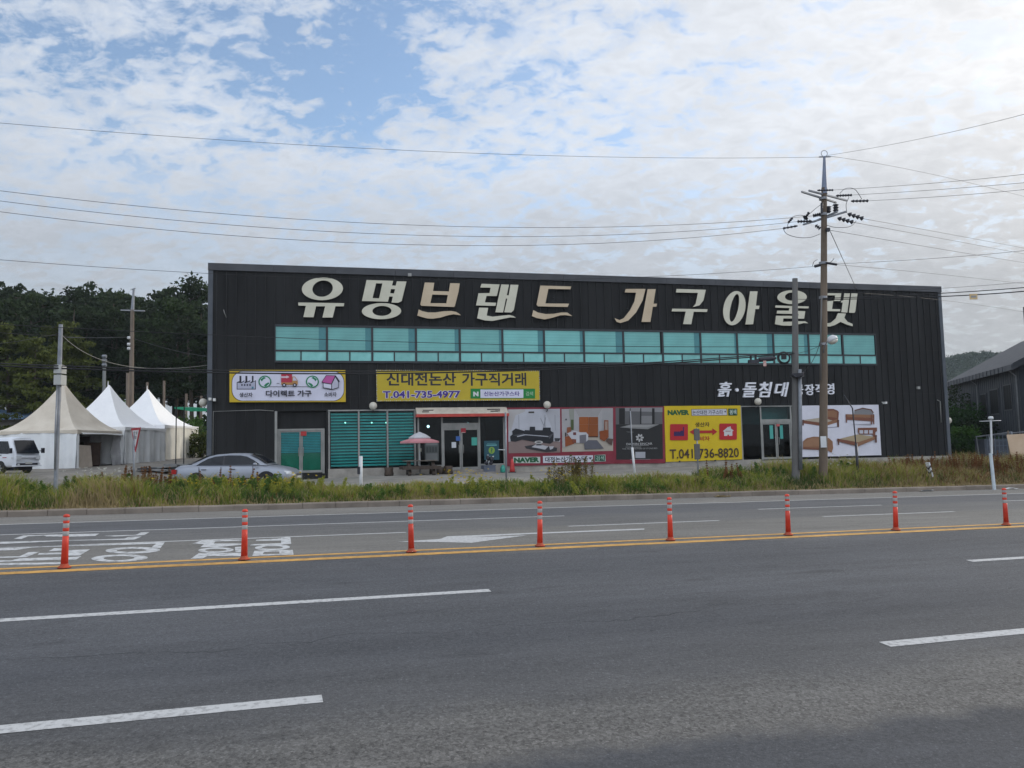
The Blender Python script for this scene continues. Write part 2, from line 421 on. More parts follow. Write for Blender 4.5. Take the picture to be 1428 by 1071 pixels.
# road surface: object space of the road frame (x along, y across) drives the worn strips
def asphalt():
    m = bpy.data.materials.new('asphalt'); m.use_nodes = True
    n, l = m.node_tree.nodes, m.node_tree.links
    b = n['Principled BSDF']; b.inputs['Roughness'].default_value = 0.85; b.inputs['Specular IOR Level'].default_value = 0.3
    tcn = n.new('ShaderNodeTexCoord'); sp = n.new('ShaderNodeSeparateXYZ'); l.new(tcn.outputs['Object'], sp.inputs[0])
    def noise(scale, det=6, rough=0.6, st_=(1, 1, 1)):
        mp = n.new('ShaderNodeMapping'); l.new(tcn.outputs['Object'], mp.inputs[0]); mp.inputs['Scale'].default_value = st_
        z = n.new('ShaderNodeTexNoise'); l.new(mp.outputs[0], z.inputs['Vector'])
        z.inputs['Scale'].default_value = scale; z.inputs['Detail'].default_value = det; z.inputs['Roughness'].default_value = rough
        return z.outputs['Fac']
    def math_(op, a, b_=None):
        k = n.new('ShaderNodeMath'); k.operation = op
        for i, x in enumerate((a, b_)):
            if x is None: continue
            if isinstance(x, (int, float)): k.inputs[i].default_value = x
            else: l.new(x, k.inputs[i])
        return k.outputs[0]
    edge = math_('MULTIPLY', math_('SUBTRACT', noise(0.55, 5), 0.5), 1.1)
    edge2 = math_('MULTIPLY', math_('SUBTRACT', noise(6.0, 3), 0.5), 0.35)
    t = math_('ADD', sp.outputs[1], math_('ADD', edge, edge2))
    rp = n.new('ShaderNodeValToRGB'); rp.color_ramp.interpolation = 'LINEAR'
    mr = n.new('ShaderNodeMapRange'); l.new(t, mr.inputs[0]); mr.inputs[1].default_value = -14; mr.inputs[2].default_value = 13
    l.new(mr.outputs[0], rp.inputs[0])
    stops = [(-14, (.072, .073, .080)), (-8.30, (.072, .075, .083)), (-8.02, (.136, .131, .125)), (-7.3, (.128, .125, .121)), (-6.75, (.098, .099, .103)),
             (-5.2, (.076, .080, .090)), (-3.2, (.098, .102, .112)), (-1.8, (.083, .087, .097)), (-0.5, (.092, .095, .104)), (-0.2, (.13, .128, .125)), (0.3, (.185, .178, .166)), (3.2, (.175, .169, .158)),
             (3.9, (.135, .134, .134)), (6.2, (.13, .13, .133)), (6.6, (.105, .108, .118)), (9.2, (.105, .108, .118)), (9.45, (.20, .193, .182)), (13, (.21, .20, .185))]
    e = rp.color_ramp.elements
    while len(e) < len(stops): e.new(0.5)
    for el, (p, c) in zip(e, stops): el.position = (p + 14) / 27; el.color = (*c, 1)
    # patches, wheel tracks and stone speckle
    g1 = noise(0.6, 6, 0.65, (0.35, 1, 1)); g2 = noise(90, 3, 0.75); g3 = noise(26, 3, 0.7); g4 = noise(2.2, 5, 0.6, (0.15, 1.6, 1))
    f = math_('ADD', math_('ADD', math_('MULTIPLY', g1, 0.66), math_('MULTIPLY', g2, 1.35)), math_('ADD', math_('ADD', math_('MULTIPLY', g3, 0.9), 0.175), math_('MULTIPLY', g4, 0.62)))
    f = math_('MULTIPLY', math_('SUBTRACT', f, 0.94), 0.80)
    # bare coarse stones in the worn strip beside the lane line
    mk = n.new('ShaderNodeValToRGB'); l.new(mr.outputs[0], mk.inputs[0]); me_ = mk.color_ramp.elements
    while len(me_) < 4: me_.new(0.5)
    for el, (p, c) in zip(me_, ((-8.15, .0), (-8.0, 1.0), (-7.2, .8), (-6.5, .0))): el.position = (p + 14) / 27; el.color = (c, c, c, 1)
    vs2 = n.new('ShaderNodeTexVoronoi'); l.new(tcn.outputs['Object'], vs2.inputs['Vector']); vs2.inputs['Scale'].default_value = 38
    stn = math_('SUBTRACT', vs2.outputs['Color'], 0.45)
    f = math_('ADD', f, math_('MULTIPLY', math_('MULTIPLY', stn, mk.outputs[0]), .75))
    f = math_('ADD', f, math_('MULTIPLY', math_('SUBTRACT', g3, 0.5), .35))
    # pale chips and dark tar spots
    vo = n.new('ShaderNodeTexVoronoi'); l.new(tcn.outputs['Object'], vo.inputs['Vector']); vo.inputs['Scale'].default_value = 70
    chip = n.new('ShaderNodeValToRGB'); l.new(vo.outputs['Color'], chip.inputs[0])
    chip.color_ramp.elements[0].position = 0.80; chip.color_ramp.elements[0].color = (0, 0, 0, 1); chip.color_ramp.elements[1].position = 0.95; chip.color_ramp.elements[1].color = (.55, .55, .55, 1)
    f = math_('ADD', f, chip.outputs[0])
    cr = noise(1.1, 8, 0.7, (0.25, 1, 1))
    crk = n.new('ShaderNodeValToRGB'); l.new(math_('ABSOLUTE', math_('SUBTRACT', cr, 0.53)), crk.inputs[0])
    crk.color_ramp.elements[0].position = 0.0; crk.color_ramp.elements[0].color = (.62, .62, .62, 1); crk.color_ramp.elements[1].position = 0.004; crk.color_ramp.elements[1].color = (1, 1, 1, 1)
    f = math_('MULTIPLY', f, crk.outputs[0])
    # long worn joint between two paving passes
    jd = math_('ABSOLUTE', math_('ADD', math_('ADD', sp.outputs[1], math_('MULTIPLY', math_('SUBTRACT', noise(0.5, 6, 0.6, (1, .01, 1)), 0.5), 1.3)), 4.7))
    jr = n.new('ShaderNodeValToRGB'); l.new(math_('ADD', jd, math_('MULTIPLY', noise(1.6, 3, .6, (1, .1, 1)), 0.05)), jr.inputs[0])
    jr.color_ramp.elements[0].position = 0.022; jr.color_ramp.elements[0].color = (.45, .45, .45, 1); jr.color_ramp.elements[1].position = 0.04; jr.color_ramp.elements[1].color = (1, 1, 1, 1)
    f = math_('MULTIPLY', f, jr.outputs[0])
    # oil spots
    oil = n.new('ShaderNodeValToRGB'); l.new(noise(1.7, 2, 0.4, (.6, 1.6, 1)), oil.inputs[0])
    oil.color_ramp.elements[0].position = 0.66; oil.color_ramp.elements[0].color = (1, 1, 1, 1); oil.color_ramp.elements[1].position = 0.80; oil.color_ramp.elements[1].color = (.72, .72, .72, 1)
    f = math_('MULTIPLY', f, oil.outputs[0])
    vm = n.new('ShaderNodeVectorMath'); vm.operation = 'SCALE'; l.new(rp.outputs[0], vm.inputs[0]); l.new(f, vm.inputs['Scale'])
    l.new(vm.outputs[0], b.inputs['Base Color'])
    bp = n.new('ShaderNodeBump'); bp.inputs['Strength'].default_value = 0.55; bp.inputs['Distance'].default_value = 0.012
    l.new(math_('ADD', g2, g3), bp.inputs['Height']); l.new(bp.outputs[0], b.inputs['Normal'])
    return m
def road_local(name, pts_st, mats, dz, thick=None):
    """sheet in the road frame from (s,t) outlines"""
    mb = MB()
    for loops in pts_st:
        if not isinstance(loops[0][0], (tuple, list)): loops = [loops]
        L = [[Vector((p[0], p[1], 0)) for p in lp] for lp in loops]
        fl = [p for lp in L for p in lp]
        fs = []
        for t in tessellate_polygon(L):
            a, b, c = (fl[i] for i in t)
            fs.append(t if (b - a).cross(c - a).z > 0 else (t[0], t[2], t[1]))
        mb.add([(p.x, p.y, road_z(p.x, p.y) + dz) for p in fl], fs)
    ob = mb.build(name, mats); ob.matrix_world = ROADM
    return struct(ob)
m_asph = asphalt()
mb = MB()
ss = [-400, -100, -60, -30, 0, 30, 60, 100, 400]
for t0, t1 in ((-400, -17), (-17, 0), (0, 12.25)):
    for a, b in zip(ss, ss[1:]):
        mb.add([(a, t0, road_z(a, t0)), (b, t0, road_z(b, t0)), (b, t1, road_z(b, t1)), (a, t1, road_z(a, t1))], [(0, 1, 2, 3)])
road = struct(mb.build('road', m_asph)); road.matrix_world = ROADM
m_paint = M('road_paint', (.27, .272, .275), (.43, .435, .44), 16.0, 0.75, bump=0.2, bscale=60, lo=.36, hi=.5)
m_worn = M('worn_road_paint', (.18, .18, .18), (.47, .48, .49), 9.0, 0.8, lo=.33, hi=.52)
m_yel = M('yellow_road_paint', (.33, .18, .05), (.54, .30, .075), 6.0, 0.75, lo=.3, hi=.6)
def strip(s0, s1, t0, t1): return [(s0, t0), (s1, t0), (s1, t1), (s0, t1)]
def long_strip(t0, t1, a=-120, b=150, step=10):
    return [strip(x, min(x + step, b), t0, t1) for x in range(a, b, step)]
road_local('centre_line_marking', long_strip(-.32, -.14) + long_strip(.10, .28), m_yel, .004)
road_local('edge_line_marking', long_strip(9.33, 9.47), m_paint, .004)
far = [strip(-120, rst(781, 718.3)[0], 6.25, 6.39), strip(rst(1059.6, 710.6)[0], rst(1240.7, 705.4)[0], 6.25, 6.39),
       strip(-120, rst(565, 742)[0], 3.39, 3.53), strip(rst(786.5, 732.6)[0], rst(1003, 726)[0], 3.39, 3.53), strip(rst(1157, 721.5)[0], rst(1336.5, 714)[0], 3.39, 3.53)]
for k in range(1, 6):
    far += [strip(rst(1059.6, 710.6)[0] + 9 * k + 0.0, rst(1059.6, 710.6)[0] + 9 * k + 4.5, 6.25, 6.39), strip(rst(1157, 721.5)[0] + 9 * k, rst(1157, 721.5)[0] + 9 * k + 4.5, 3.39, 3.53)]
road_local('lane_marking', far, m_paint, .004)
s1, s2 = rst(685, 825)[0], rst(1348, 781.5)[0]; s3, s4 = rst(450, 976.5)[0], rst(1234, 899)[0]
near = [strip(-90, s1, -3.08, -2.93), strip(s2, s2 + 90, -3.08, -2.93), strip(-90, s3, -6.56, -6.38), strip(s4, s4 + 80, -6.56, -6.38)]
road_local('near_lane_marking', near, m_paint, .004)
# painted words and the arrow of the turn lane, letters lying with their tops to the left
Z1 = lambda q: [rst(0 + x / 6.209, 700 + y / 6.209) for x, y in q]
Z2 = lambda q: [rst(190 + x / 5.492, 690 + y / 5.492) for x, y in q]
Z3 = lambda q: [rst(540 + x / 3.57, 690 + y / 3.57) for x, y in q]
words = [
 [Z1(ell(1035, 488, 242, 32, 24, 1.2)), Z1(ell(1030, 488, 132, 18, 24, 1.2))], [Z1(ell(1150, 420, 235, 29, 24, 1.0)), Z1(ell(1140, 420, 130, 13, 24, 1.0))],
 [Z1([(1310, 396), (1350, 362), (1428, 350), (1390, 400)])],
 [Z1([(115, 322), (205, 290), (860, 275), (825, 295), (640, 302), (400, 300), (380, 291), (240, 300), (185, 322)])],
 [Z1([(-200, 375), (-200, 352), (890, 325), (1080, 318), (1110, 305), (1230, 300), (1160, 328), (620, 336)])],
 [Z1([(890, 295), (1180, 285), (1220, 265), (1295, 262), (1250, 288), (1000, 300)])],
 [Z1([(-200, 428), (-200, 400), (540, 375), (1330, 352), (1420, 345), (1428, 355), (1300, 366), (600, 385), (280, 396), (140, 418)])],
 [Z1([(420, 428), (470, 402), (545, 405), (540, 425)])], [Z1([(-150, 492), (-150, 478), (170, 472), (250, 435), (345, 433), (225, 480)])],
 [Z1([(325, 458), (340, 445), (545, 438), (545, 455)])], [Z1([(545, 432), (615, 418), (780, 412), (690, 465), (560, 468)])],
 [Z1([(-150, 526), (-150, 508), (100, 506), (170, 490), (545, 478), (545, 500), (130, 516)])], [Z1([(-150, 552), (-150, 534), (545, 524), (545, 540)])],
 [Z1([(545, 488), (615, 478), (705, 472), (660, 500), (550, 503)])],
 [Z2([(888, 470), (905, 430), (1198, 423), (1205, 460)]), Z2([(968, 456), (978, 441), (1097, 436), (1095, 455)])],
 [Z2(ell(1043, 405, 134, 23, 24, .8)), Z2(ell(1043, 405, 80, 10, 24, .8))],
 [Z2([(870, 390), (885, 380), (1110, 372), (1110, 352), (915, 354), (920, 346), (1110, 335), (1112, 326), (1180, 326), (1187, 377), (1115, 383)])],
 [Z2([(415, 493), (480, 448), (815, 446), (815, 472), (545, 470), (505, 490)])],
 [Z2(ell(610, 425, 135, 21, 24, .8)), Z2(ell(610, 425, 82, 10, 24, .8))], [Z2([(755, 402), (812, 398), (812, 440), (760, 440)])],
 [Z2([(430, 374), (505, 350), (815, 343), (815, 352), (605, 360), (592, 375), (815, 374), (815, 383), (620, 403), (490, 403), (520, 380)])]]
road_local('lane_lettering_marking', words, m_worn, .004)
road_local('turn_arrow_marking', [Z3([(50, 235), (262, 221), (300, 207), (410, 203), (720, 190), (1280, 168.5), (1280, 174.5), (720, 196), (415, 212), (560, 208), (700, 202), (420, 240), (250, 236)])], m_paint, .004)

# kerb of precast stones
m_conc = M('kerb_concrete', (.14, .118, .098), (.25, .212, .178), 1.2, 0.9, bump=0.3, bscale=30, lo=.3, hi=.7)
mb = MB()
for i in range(-60, 75):
    a, b = i * 1.0 + .006, i * 1.0 + .994
    j = random.uniform(-.006, .006)
    z0, z1 = road_z(a, 0), road_z(b, 0)
    prof = [(12.25, -.05), (12.25, .14), (12.28, .17), (12.5, .175), (12.5, -.05)]
    vv = [(a, t, z0 + z + j) for t, z in prof] + [(b, t, z1 + z + j) for t, z in prof]
    mb.add(vv, [(k, (k + 1) % 5, 5 + (k + 1) % 5, 5 + k) for k in range(5)] + [(4, 3, 2, 1, 0), (5, 6, 7, 8, 9)])
kerb = struct(mb.build('kerb', m_conc)); kerb.matrix_world = ROADM

# concrete forecourt in front of the shop
m_fore = M('forecourt_concrete', (.20, .188, .168), (.30, .28, .25), 1.1, 0.9, bump=0.2, bscale=40)
fs_, ft_ = np.linspace(-9, 75, 110), np.linspace(15.6, 36, 44)
def fz(X, Y, A, B): return gz_np(X, Y) + 0.012
fore = struct(grid_np('forecourt_pavement', fs_, ft_, fz, m_fore, True))


# ------------------------------------------------------------------ furniture store building
SW = 43.83; S0 = .585; ZT = 11.33; ZB = 0.25
m_panel = M('charcoal_cladding', (.0105, .0107, .0113), (.0265, .0268, .0275), 1.3, 0.6, stretch=(1, 1, .12), spec=.12, lo=.25, hi=.75, bump=.05, bscale=6)
m_rib = M('cladding_seam', (.007, .007, .008), (.012, .012, .013), 3.0, 0.6)
m_cap = M('parapet_flashing', (.035, .038, .045), (.055, .058, .066), 1.0, 0.45)
m_trim = M('dark_blue_trim', (.05, .06, .075), (.075, .085, .10), 1.0, 0.5)
m_plinth = M('plinth_concrete', (.22, .205, .185), (.34, .32, .285), 1.6, 0.92, bump=.2, bscale=25)
m_alu = M('aluminium_frame', (.21, .215, .205), (.29, .29, .275), 2.0, 0.45, metal=.3)
m_dkfr = M('dark_window_frame', (.02, .025, .03), (.03, .035, .04), 3, .5)
m_int = M('shop_interior', (.05, .05, .048), (.09, .088, .08), .8, .9)
m_cream = M('faded_cream_paint', (.38, .34, .28), (.52, .47, .40), 2.2, .7, bump=.1)
m_redp = M('faded_red_paint', (.36, .035, .03), (.50, .07, .05), 3.0, .6)
g_shop = glass('shop_glass', (.60, .72, .70)); g_green = glass('green_shop_glass', (.74, .90, .92)); g_dark = glass('dark_shop_glass', (.42, .50, .52))
m_slat = M('green_blind_slat', (.065, .39, .335), (.09, .46, .39), 1.5, .55)
bld = thing('furniture_store', 'wide two storey furniture store clad in charcoal ribbed panels behind the grass verge', 'building', FM @ Vector((SW / 2, 12, .3)))
def fp(px, py, off=0.0): return fac(px, py, off)
def bay(x0, y0, x1, y1):
    ym = (y0 + y1) / 2
    s0, s1 = fac(x0, ym)[0], fac(x1, ym)[0]
    xm = (x0 + x1) / 2
    return s0, s1, fac(xm, y1)[1], fac(xm, y0)[1]
B_left = bay(383, 573, 455, 661); B_blind = bay(458, 573, 580, 655); B_ent = bay(582.5, 574, 704, 655); B_right = bay(1033.5, 567, 1113, 641)
ztop = 0.0
bays = [B_left, B_blind, B_ent, B_right]
# front wall with its openings
xs_ = sorted({S0, SW} | {b[i] for b in bays for i in (0, 1)}); zs_ = sorted({ZB, ZT} | {b[i] for b in bays for i in (2, 3)})
wall = MB(FM)
for a, b in zip(xs_, xs_[1:]):
    for c, d in zip(zs_, zs_[1:]):
        mx_, mz = (a + b) / 2, (c + d) / 2
        if any(q[0] < mx_ < q[1] and q[2] < mz < q[3] for q in bays): continue
        wall.add([(a, 0, c), (b, 0, c), (b, 0, d), (a, 0, d)], [(0, 1, 2, 3)])
D = 24
wall.add([(S0, 0, ZB), (S0, 0, ZT), (S0, D, ZT), (S0, D, ZB)], [(0, 1, 2, 3)])
wall.add([(SW, 0, ZB), (SW, D, ZB), (SW, D, ZT), (SW, 0, ZT)], [(0, 1, 2, 3)])
wall.add([(S0, D, ZB), (S0, D, ZT), (SW, D, ZT), (SW, D, ZB)], [(0, 1, 2, 3)])
wall.build('wall', m_panel, bld)
MB(FM).box(S0 + .02, SW - .02, .02, D - .02, ZT - .6, ZT - .4).build('roof', m_cap, bld)
# upright seams of the cladding, interrupted by windows, bays and boards
wl_ = fac(382.8, 480)[0]; wr_ = fac(1221, 486)[0]; wz0, wz1 = fac(382.8, 504.2)[1], fac(382.8, 453.8)[1]
blocked = [(wl_ - .1, wr_ + .1, wz0 - .1, wz1 + .1)] + [(b[0] - .05, b[1] + .05, b[2], b[3] + .06) for b in bays]
blocked.append((fac(704, 600)[0], fac(1113, 600)[0], 0.5, fac(900, 566)[1])); blocked.append((fac(1113, 600)[0], fac(1230, 600)[0], .5, fac(1170, 566)[1]))
ribs = MB(FM)
for i in range(1, 94):
    s = i * .4675
    if s < S0 + .25: continue
    cuts = sorted((b[2], b[3]) for b in blocked if b[0] < s < b[1])
    z = 0.62
    for a, b in cuts + [(ZT - .36, ZT)]:
        if a > z + .05: ribs.box(s - .016, s + .016, -.045, -.001, z, a)
        z = max(z, b)
ribs.build('cladding_seams', m_rib, bld)
# horizontal laps of the sheets (thin)
lap = MB(FM)
for zz in (ZT - 2.95, 5.0 - .62, ):
    pass
for a, b in ((S0 + .3, wl_ - .1), (wr_ + .1, SW - .2)):
    lap.box(a, b, -.006, -.001, 7.3, 7.315)
lap.box(S0 + .3, SW - .3, -.006, -.001, 4.62, 4.635)
lap.build('sheet_laps', m_rib, bld)
cap = MB(FM)
for i in range(14):
    a, b = S0 + i * (SW - S0) / 14, S0 + (i + 1) * (SW - S0) / 14
    cap.box(a + (.0 if i else -.06), b - .012 + (.072 if i == 13 else 0), -.09, .25, ZT - .34, ZT + .02)
cap.box(S0 - .06, S0 + .25, .25, D, ZT - .34, ZT + .02); cap.box(SW - .25, SW + .06, .25, D, ZT - .34, ZT + .02)
cap.build('parapet_cap', m_cap, bld)
MB(FM).box(S0 - .05, S0 + .18, -.055, .2, ZB, ZT - .341).build('corner_trim', m_trim, bld)
MB(FM).box(SW - .18, SW + .05, -.055, .2, ZB, ZT - .341).build('corner_trim', m_trim, bld)
pl = MB(FM)
pz = .80
edges_ = [(B_left[1] + .05, B_blind[0]), (B_blind[0], B_blind[1]), (B_ent[1], B_right[0])]
pl.box(B_blind[0] - .02, B_ent[0] + 1.55, -.06, .05, ZB, .93); pl.box(fac(683, 650)[0], B_ent[1] + .03, -.06, .05, ZB, .95)
pl.box(B_ent[1] + .03, B_right[0] + 1.2, -.06, -.002, ZB, .86); pl.box(B_right[0] + 1.2, SW + .04, -.07, -.002, ZB, .79)
pl.build('plinth', m_plinth, bld)
st_ = MB(FM); a, b = fac(620, 655)[0], fac(681, 655)[0]
st_.box(a, b, -.95, -.061, ZB, .74); st_.box(a - .25, b + .1, -1.35, -.95, ZB, .60); st_.build('entrance_step', M('step_stone', (.17, .155, .14), (.27, .25, .225), 2.5, .9, bump=.2), bld)

# rooms behind the glass
for b, dep in ((B_left, .5), (B_blind, 1.6), (B_ent, 5.0), (B_right, 4.0)):
    s0, s1, z0, z1 = b
    room = MB(FM)
    room.add([(s0, 0.0, z0), (s1, 0.0, z0), (s1, dep, z0), (s0, dep, z0)], [(0, 1, 2, 3)])
    room.add([(s0, 0.0, z1), (s0, dep, z1), (s1, dep, z1), (s1, 0.0, z1)], [(0, 1, 2, 3)])
    room.add([(s0, 0.0, z0), (s0, dep, z0), (s0, dep, z1), (s0, 0.0, z1)], [(0, 1, 2, 3)])
    room.add([(s1, 0.0, z0), (s1, 0.0, z1), (s1, dep, z1), (s1, dep, z0)], [(0, 1, 2, 3)])
    room.add([(s0, dep, z0), (s1, dep, z0), (s1, dep, z1), (s0, dep, z1)], [(0, 1, 2, 3)])
    room.build('interior', m_int, bld)

# upper window band: fifteen windows, each two lights below a fixed pane with a drawn blind
def blindmat(name, c1, c2):
    m = M(name, c1, c1, 1, .14, spec=.5, bump=.12, bscale=.9); n, l = m.node_tree.nodes, m.node_tree.links
    tcn = n.new('ShaderNodeTexCoord'); sp = n.new('ShaderNodeSeparateXYZ'); l.new(tcn.outputs['Object'], sp.inputs[0])
    k = n.new('ShaderNodeMath'); k.operation = 'MULTIPLY'; l.new(sp.outputs[2], k.inputs[0]); k.inputs[1].default_value = 6.5
    fr = n.new('ShaderNodeMath'); fr.operation = 'FRACT'; l.new(k.outputs[0], fr.inputs[0])
    rp = n.new('ShaderNodeValToRGB'); l.new(fr.outputs[0], rp.inputs[0]); e = rp.color_ramp.elements
    e[0].position = 0.05; e[0].color = (*c2, 1); e[1].position = .16; e[1].color = (*c1, 1)
    oi = n.new('ShaderNodeObjectInfo'); hs = n.new('ShaderNodeHueSaturation'); mr = n.new('ShaderNodeMapRange'); l.new(oi.outputs['Random'], mr.inputs[0])
    mr.inputs[3].default_value = .78; mr.inputs[4].default_value = 1.18; l.new(mr.outputs[0], hs.inputs['Value'])
    nz = n.new('ShaderNodeTexNoise'); nz.inputs['Scale'].default_value = 1.1; l.new(tcn.outputs['Object'], nz.inputs['Vector'])
    mx = n.new('ShaderNodeMixRGB'); mx.blend_type = 'MULTIPLY'; mx.inputs[0].default_value = .35; l.new(rp.outputs[0], mx.inputs[1]); l.new(nz.outputs['Fac'], mx.inputs[2])
    l.new(mx.outputs[0], hs.inputs['Color']); l.new(hs.outputs[0], n['Principled BSDF'].inputs['Base Color'])
    return m
m_blind = blindmat('tinted_pane_over_blind', (.17, .48, .46), (.12, .36, .35)); m_low = M('tinted_low_pane', (.15, .42, .40), (.22, .52, .50), .9, .14, spec=.5, rnd=.22, bump=.1, bscale=.9)
m_tint = M('dark_tint_edge', (.05, .19, .21), (.06, .22, .24), 2, .15)
mpx = [383, 456, 519, 580, 641, 700.5, 758.5, 814, 869, 923.6, 976.5, 1027.5, 1078, 1127, 1174.6, 1221]
ms_ = [fac(x, 480)[0] for x in mpx]
ztr = fac(700, 491.5)[1]
for i in range(15):
    a, b = ms_[i], ms_[i + 1]; mid = (a + b) / 2
    w = bpy.data.objects.new('window', None); COL.objects.link(w); w.parent = bld; w.location = FM @ Vector((mid, 0, wz0)) - bld.location
    fr = MB(FM); k = .055
    fr.box(a, b, -.07, -.002, wz0 - k, wz0 + k); fr.box(a, b, -.07, -.002, wz1 - k, wz1 + k); fr.box(a + k, b - k, -.062, -.002, ztr - .04, ztr + .04)
    fr.box(a, a + k, -.066, -.002, wz0 + k, wz1 - k); fr.box(b - k, b, -.066, -.002, wz0 + k, wz1 - k); fr.box(mid - .03, mid + .03, -.058, -.002, wz0 + k, ztr - .04)
    fr.build('frame', m_dkfr, w)
    dk = (.36, .30, .34, .22, .14, .30, .18, .40, .10, .34, .12, .36, .24, .06, .06)[i]
    MB(FM).box(a + k, b - k - dk, -.03, -.004, ztr + .04, wz1 - k).build('pane', m_blind, w)
    if dk > .1: MB(FM).box(b - k - dk, b - k, -.028, -.004, ztr + .04, wz1 - k).build('bare_glass', m_tint, w)
    MB(FM).box(a + k, mid - .03, -.025, -.004, wz0 + k, ztr - .04).build('opening_light', m_low, w)
    MB(FM).box(mid + .03, b - k, -.025, -.004, wz0 + k, ztr - .04).build('opening_light', m_low, w)

# ground floor glazing
def door_pair(s0, s1, z0, z1, y, frame, pane, transom=None, name='door'):
    mid = (s0 + s1) / 2
    for a, b, hx in ((s0, mid - .012, mid - .12), (mid + .012, s1, mid + .12)):
        d = MB(FM); k = .07
        d.box(a, a + k, y, y + .05, z0, z1); d.box(b - k, b, y, y + .05, z0, z1); d.box(a + k, b - k, y, y + .05, z0, z0 + .12); d.box(a + k, b - k, y, y + .05, z1 - k, z1)
        o = d.build(name, frame, bld)
        MB(FM).box(a + k, b - k, y + .02, y + .03, z0 + .12, z1 - k).build('pane', pane, o)
        MB(FM).tube([(hx, y - .01, z0 + .85), (hx, y - .06, z0 + .88), (hx, y - .06, z0 + 1.25), (hx, y - .01, z0 + 1.28)], .014).build('handle', m_alu, o)
# left bay: closed wall above green backed double doors
s0, s1, z0, z1 = B_left
dl, dr, dzt = fac(389.5, 630)[0], fac(449.5, 630)[0], fac(420, 600.5)[1]
MB(FM).box(s0 + .002, s1 - .002, .22, .26, dzt + .05, z1).build('door_head_panel', m_panel, bld)
MB(FM).box(s0, s0 + .12, -.02, .2, z0, z1 - .002).build('bay_post', m_alu, bld)
fr = MB(FM); fr.box(dl - .12, dl - .004, .16, .3, z0, dzt + .1); fr.box(dr + .004, dr + .12, .16, .3, z0, dzt + .1); fr.box(dl - .004, dr + .004, .16, .3, dzt + .004, dzt + .1)
fr.build('door_frame', m_alu, bld)
door_pair(dl, dr, z0 + .05, dzt, .2, m_alu, g_green)
m_dgreen = M('green_door_backing', (.022, .19, .10), (.032, .24, .13), 1.5, .6); m_teal = M('teal_blind_backing', (.04, .34, .34), (.055, .41, .40), 2, .6)
MB(FM).box(dl + .08, dr - .08, .26, .28, z0 + .1, z0 + 1.05).build('door_backing', m_dgreen, bld)
sl = MB(FM)
for i in range(14): sl.box(dl + .08, dr - .08, .262, .275, z0 + 1.07 + i * .082, z0 + 1.07 + i * .082 + .064)
sl.build('door_blind', m_teal, bld)
# blind bay
s0, s1, z0, z1 = B_blind
bl = MB(FM); n_ = 18; hgt = (z1 - z0 - .25) / n_
for i in range(n_):
    z = z0 + .2 + i * hgt
    for a, b in ((s0 + .12, fac(499, 610)[0]), (fac(502, 610)[0], fac(539, 610)[0]), (fac(542, 610)[0], s1 - .1)):
        q = [(a, .13, z), (b, .13, z), (b, .16, z + hgt * .62), (a, .16, z + hgt * .62)]
        bl.add(q, [(0, 1, 2, 3)]); bl.add([(x, y + .006, zz) for x, y, zz in q], [(3, 2, 1, 0)])
bl.build('window_blind', m_slat, bld)
mull = [s0 + .03, fac(500.5, 610)[0], fac(540.5, 610)[0], s1 - .04]
fr = MB(FM)
for x in mull: fr.box(x - .045, x + .045, .0, .12, z0, z1)
fr.box(s0 - .02, s1 + .02, -.03, .13, z1 - .001, z1 + .07); fr.box(s0, s1, -.01, .10, z0 - .0, z0 + .06)
fr.build('shop_window_frame', m_alu, bld)
for a, b in zip(mull, mull[1:]): MB(FM).box(a + .045, b - .045, .05, .062, z0 + .06, z1).build('shop_window_pane', g_green, bld)
# main entrance
s0, s1, z0, z1 = B_ent
mx_ = [s0 + .04, fac(616.8, 620)[0], fac(669, 620)[0], s1 - .04]
tz0, tz1 = fac(643, 597.6)[1], fac(643, 593)[1]
fr = MB(FM)
for x in mx_: fr.box(x - .04, x + .04, .0, .10, z0, z1)
fr.box(mx_[1] + .04, mx_[2] - .04, -.004, .10, tz0, tz1 + .12); fr.box(mx_[0] + .04, mx_[1] - .04, 0, .09, z0, z0 + .28); fr.box(mx_[2] + .04, mx_[3] - .04, 0, .09, z0, z0 + .28)
fr.build('entrance_frame', m_alu, bld)
for a, b in zip(mx_, mx_[1:]):
    lo_ = tz1 + .12 if a == mx_[1] else z0 + .28
    MB(FM).box(a + .04, b - .04, .04, .05, lo_, z1).build('entrance_pane', g_dark, bld)
door_pair(mx_[1] + .045, mx_[2] - .045, z0 + .02, tz0 - .005, .02, m_alu, g_dark)
# canopy fascia over the entrance
ca, cb = fac(579.5, 575)[0], fac(706, 575)[0]; cz1 = fac(640, 569.5)[1] + .0; czm = fac(640, 577.6)[1]; cz0 = fac(640, 581.6)[1]
c_ = MB(FM); c_.add([(ca, -.55, czm), (cb, -.55, czm), (cb, -.05, cz1 + .05), (ca, -.05, cz1 + .05)], [(0, 1, 2, 3)])
c_.add([(ca, -.55, czm), (ca, -.05, cz1 + .05), (ca, -.05, czm)], [(0, 1, 2)]); c_.add([(cb, -.55, czm), (cb, -.05, czm), (cb, -.05, cz1 + .05)], [(0, 1, 2)])
can = c_.build('canopy', m_cream, bld)
MB(FM).box(ca - .02, cb + .02, -.58, -.05, cz0, czm - .003).build('red_edge', m_redp, can)
st2 = MB(FM)
for sx, w_, zz in ((.35, .55, .55), (.3, .35, .30), (cb - ca - 1.1, .7, .6), (cb - ca - .95, .4, .3), (6.6 - .6, .3, .12), (4.2, .25, .35)):
    z = czm + (cz1 + .05 - czm) * zz; y = -.55 + .5 * zz
    st2.box(ca + sx, ca + sx + w_, y - .022, y + .04, z - .05, z + .04)
st2.build('torn_patches', M('tarry_patch', (.04, .035, .03)), can)
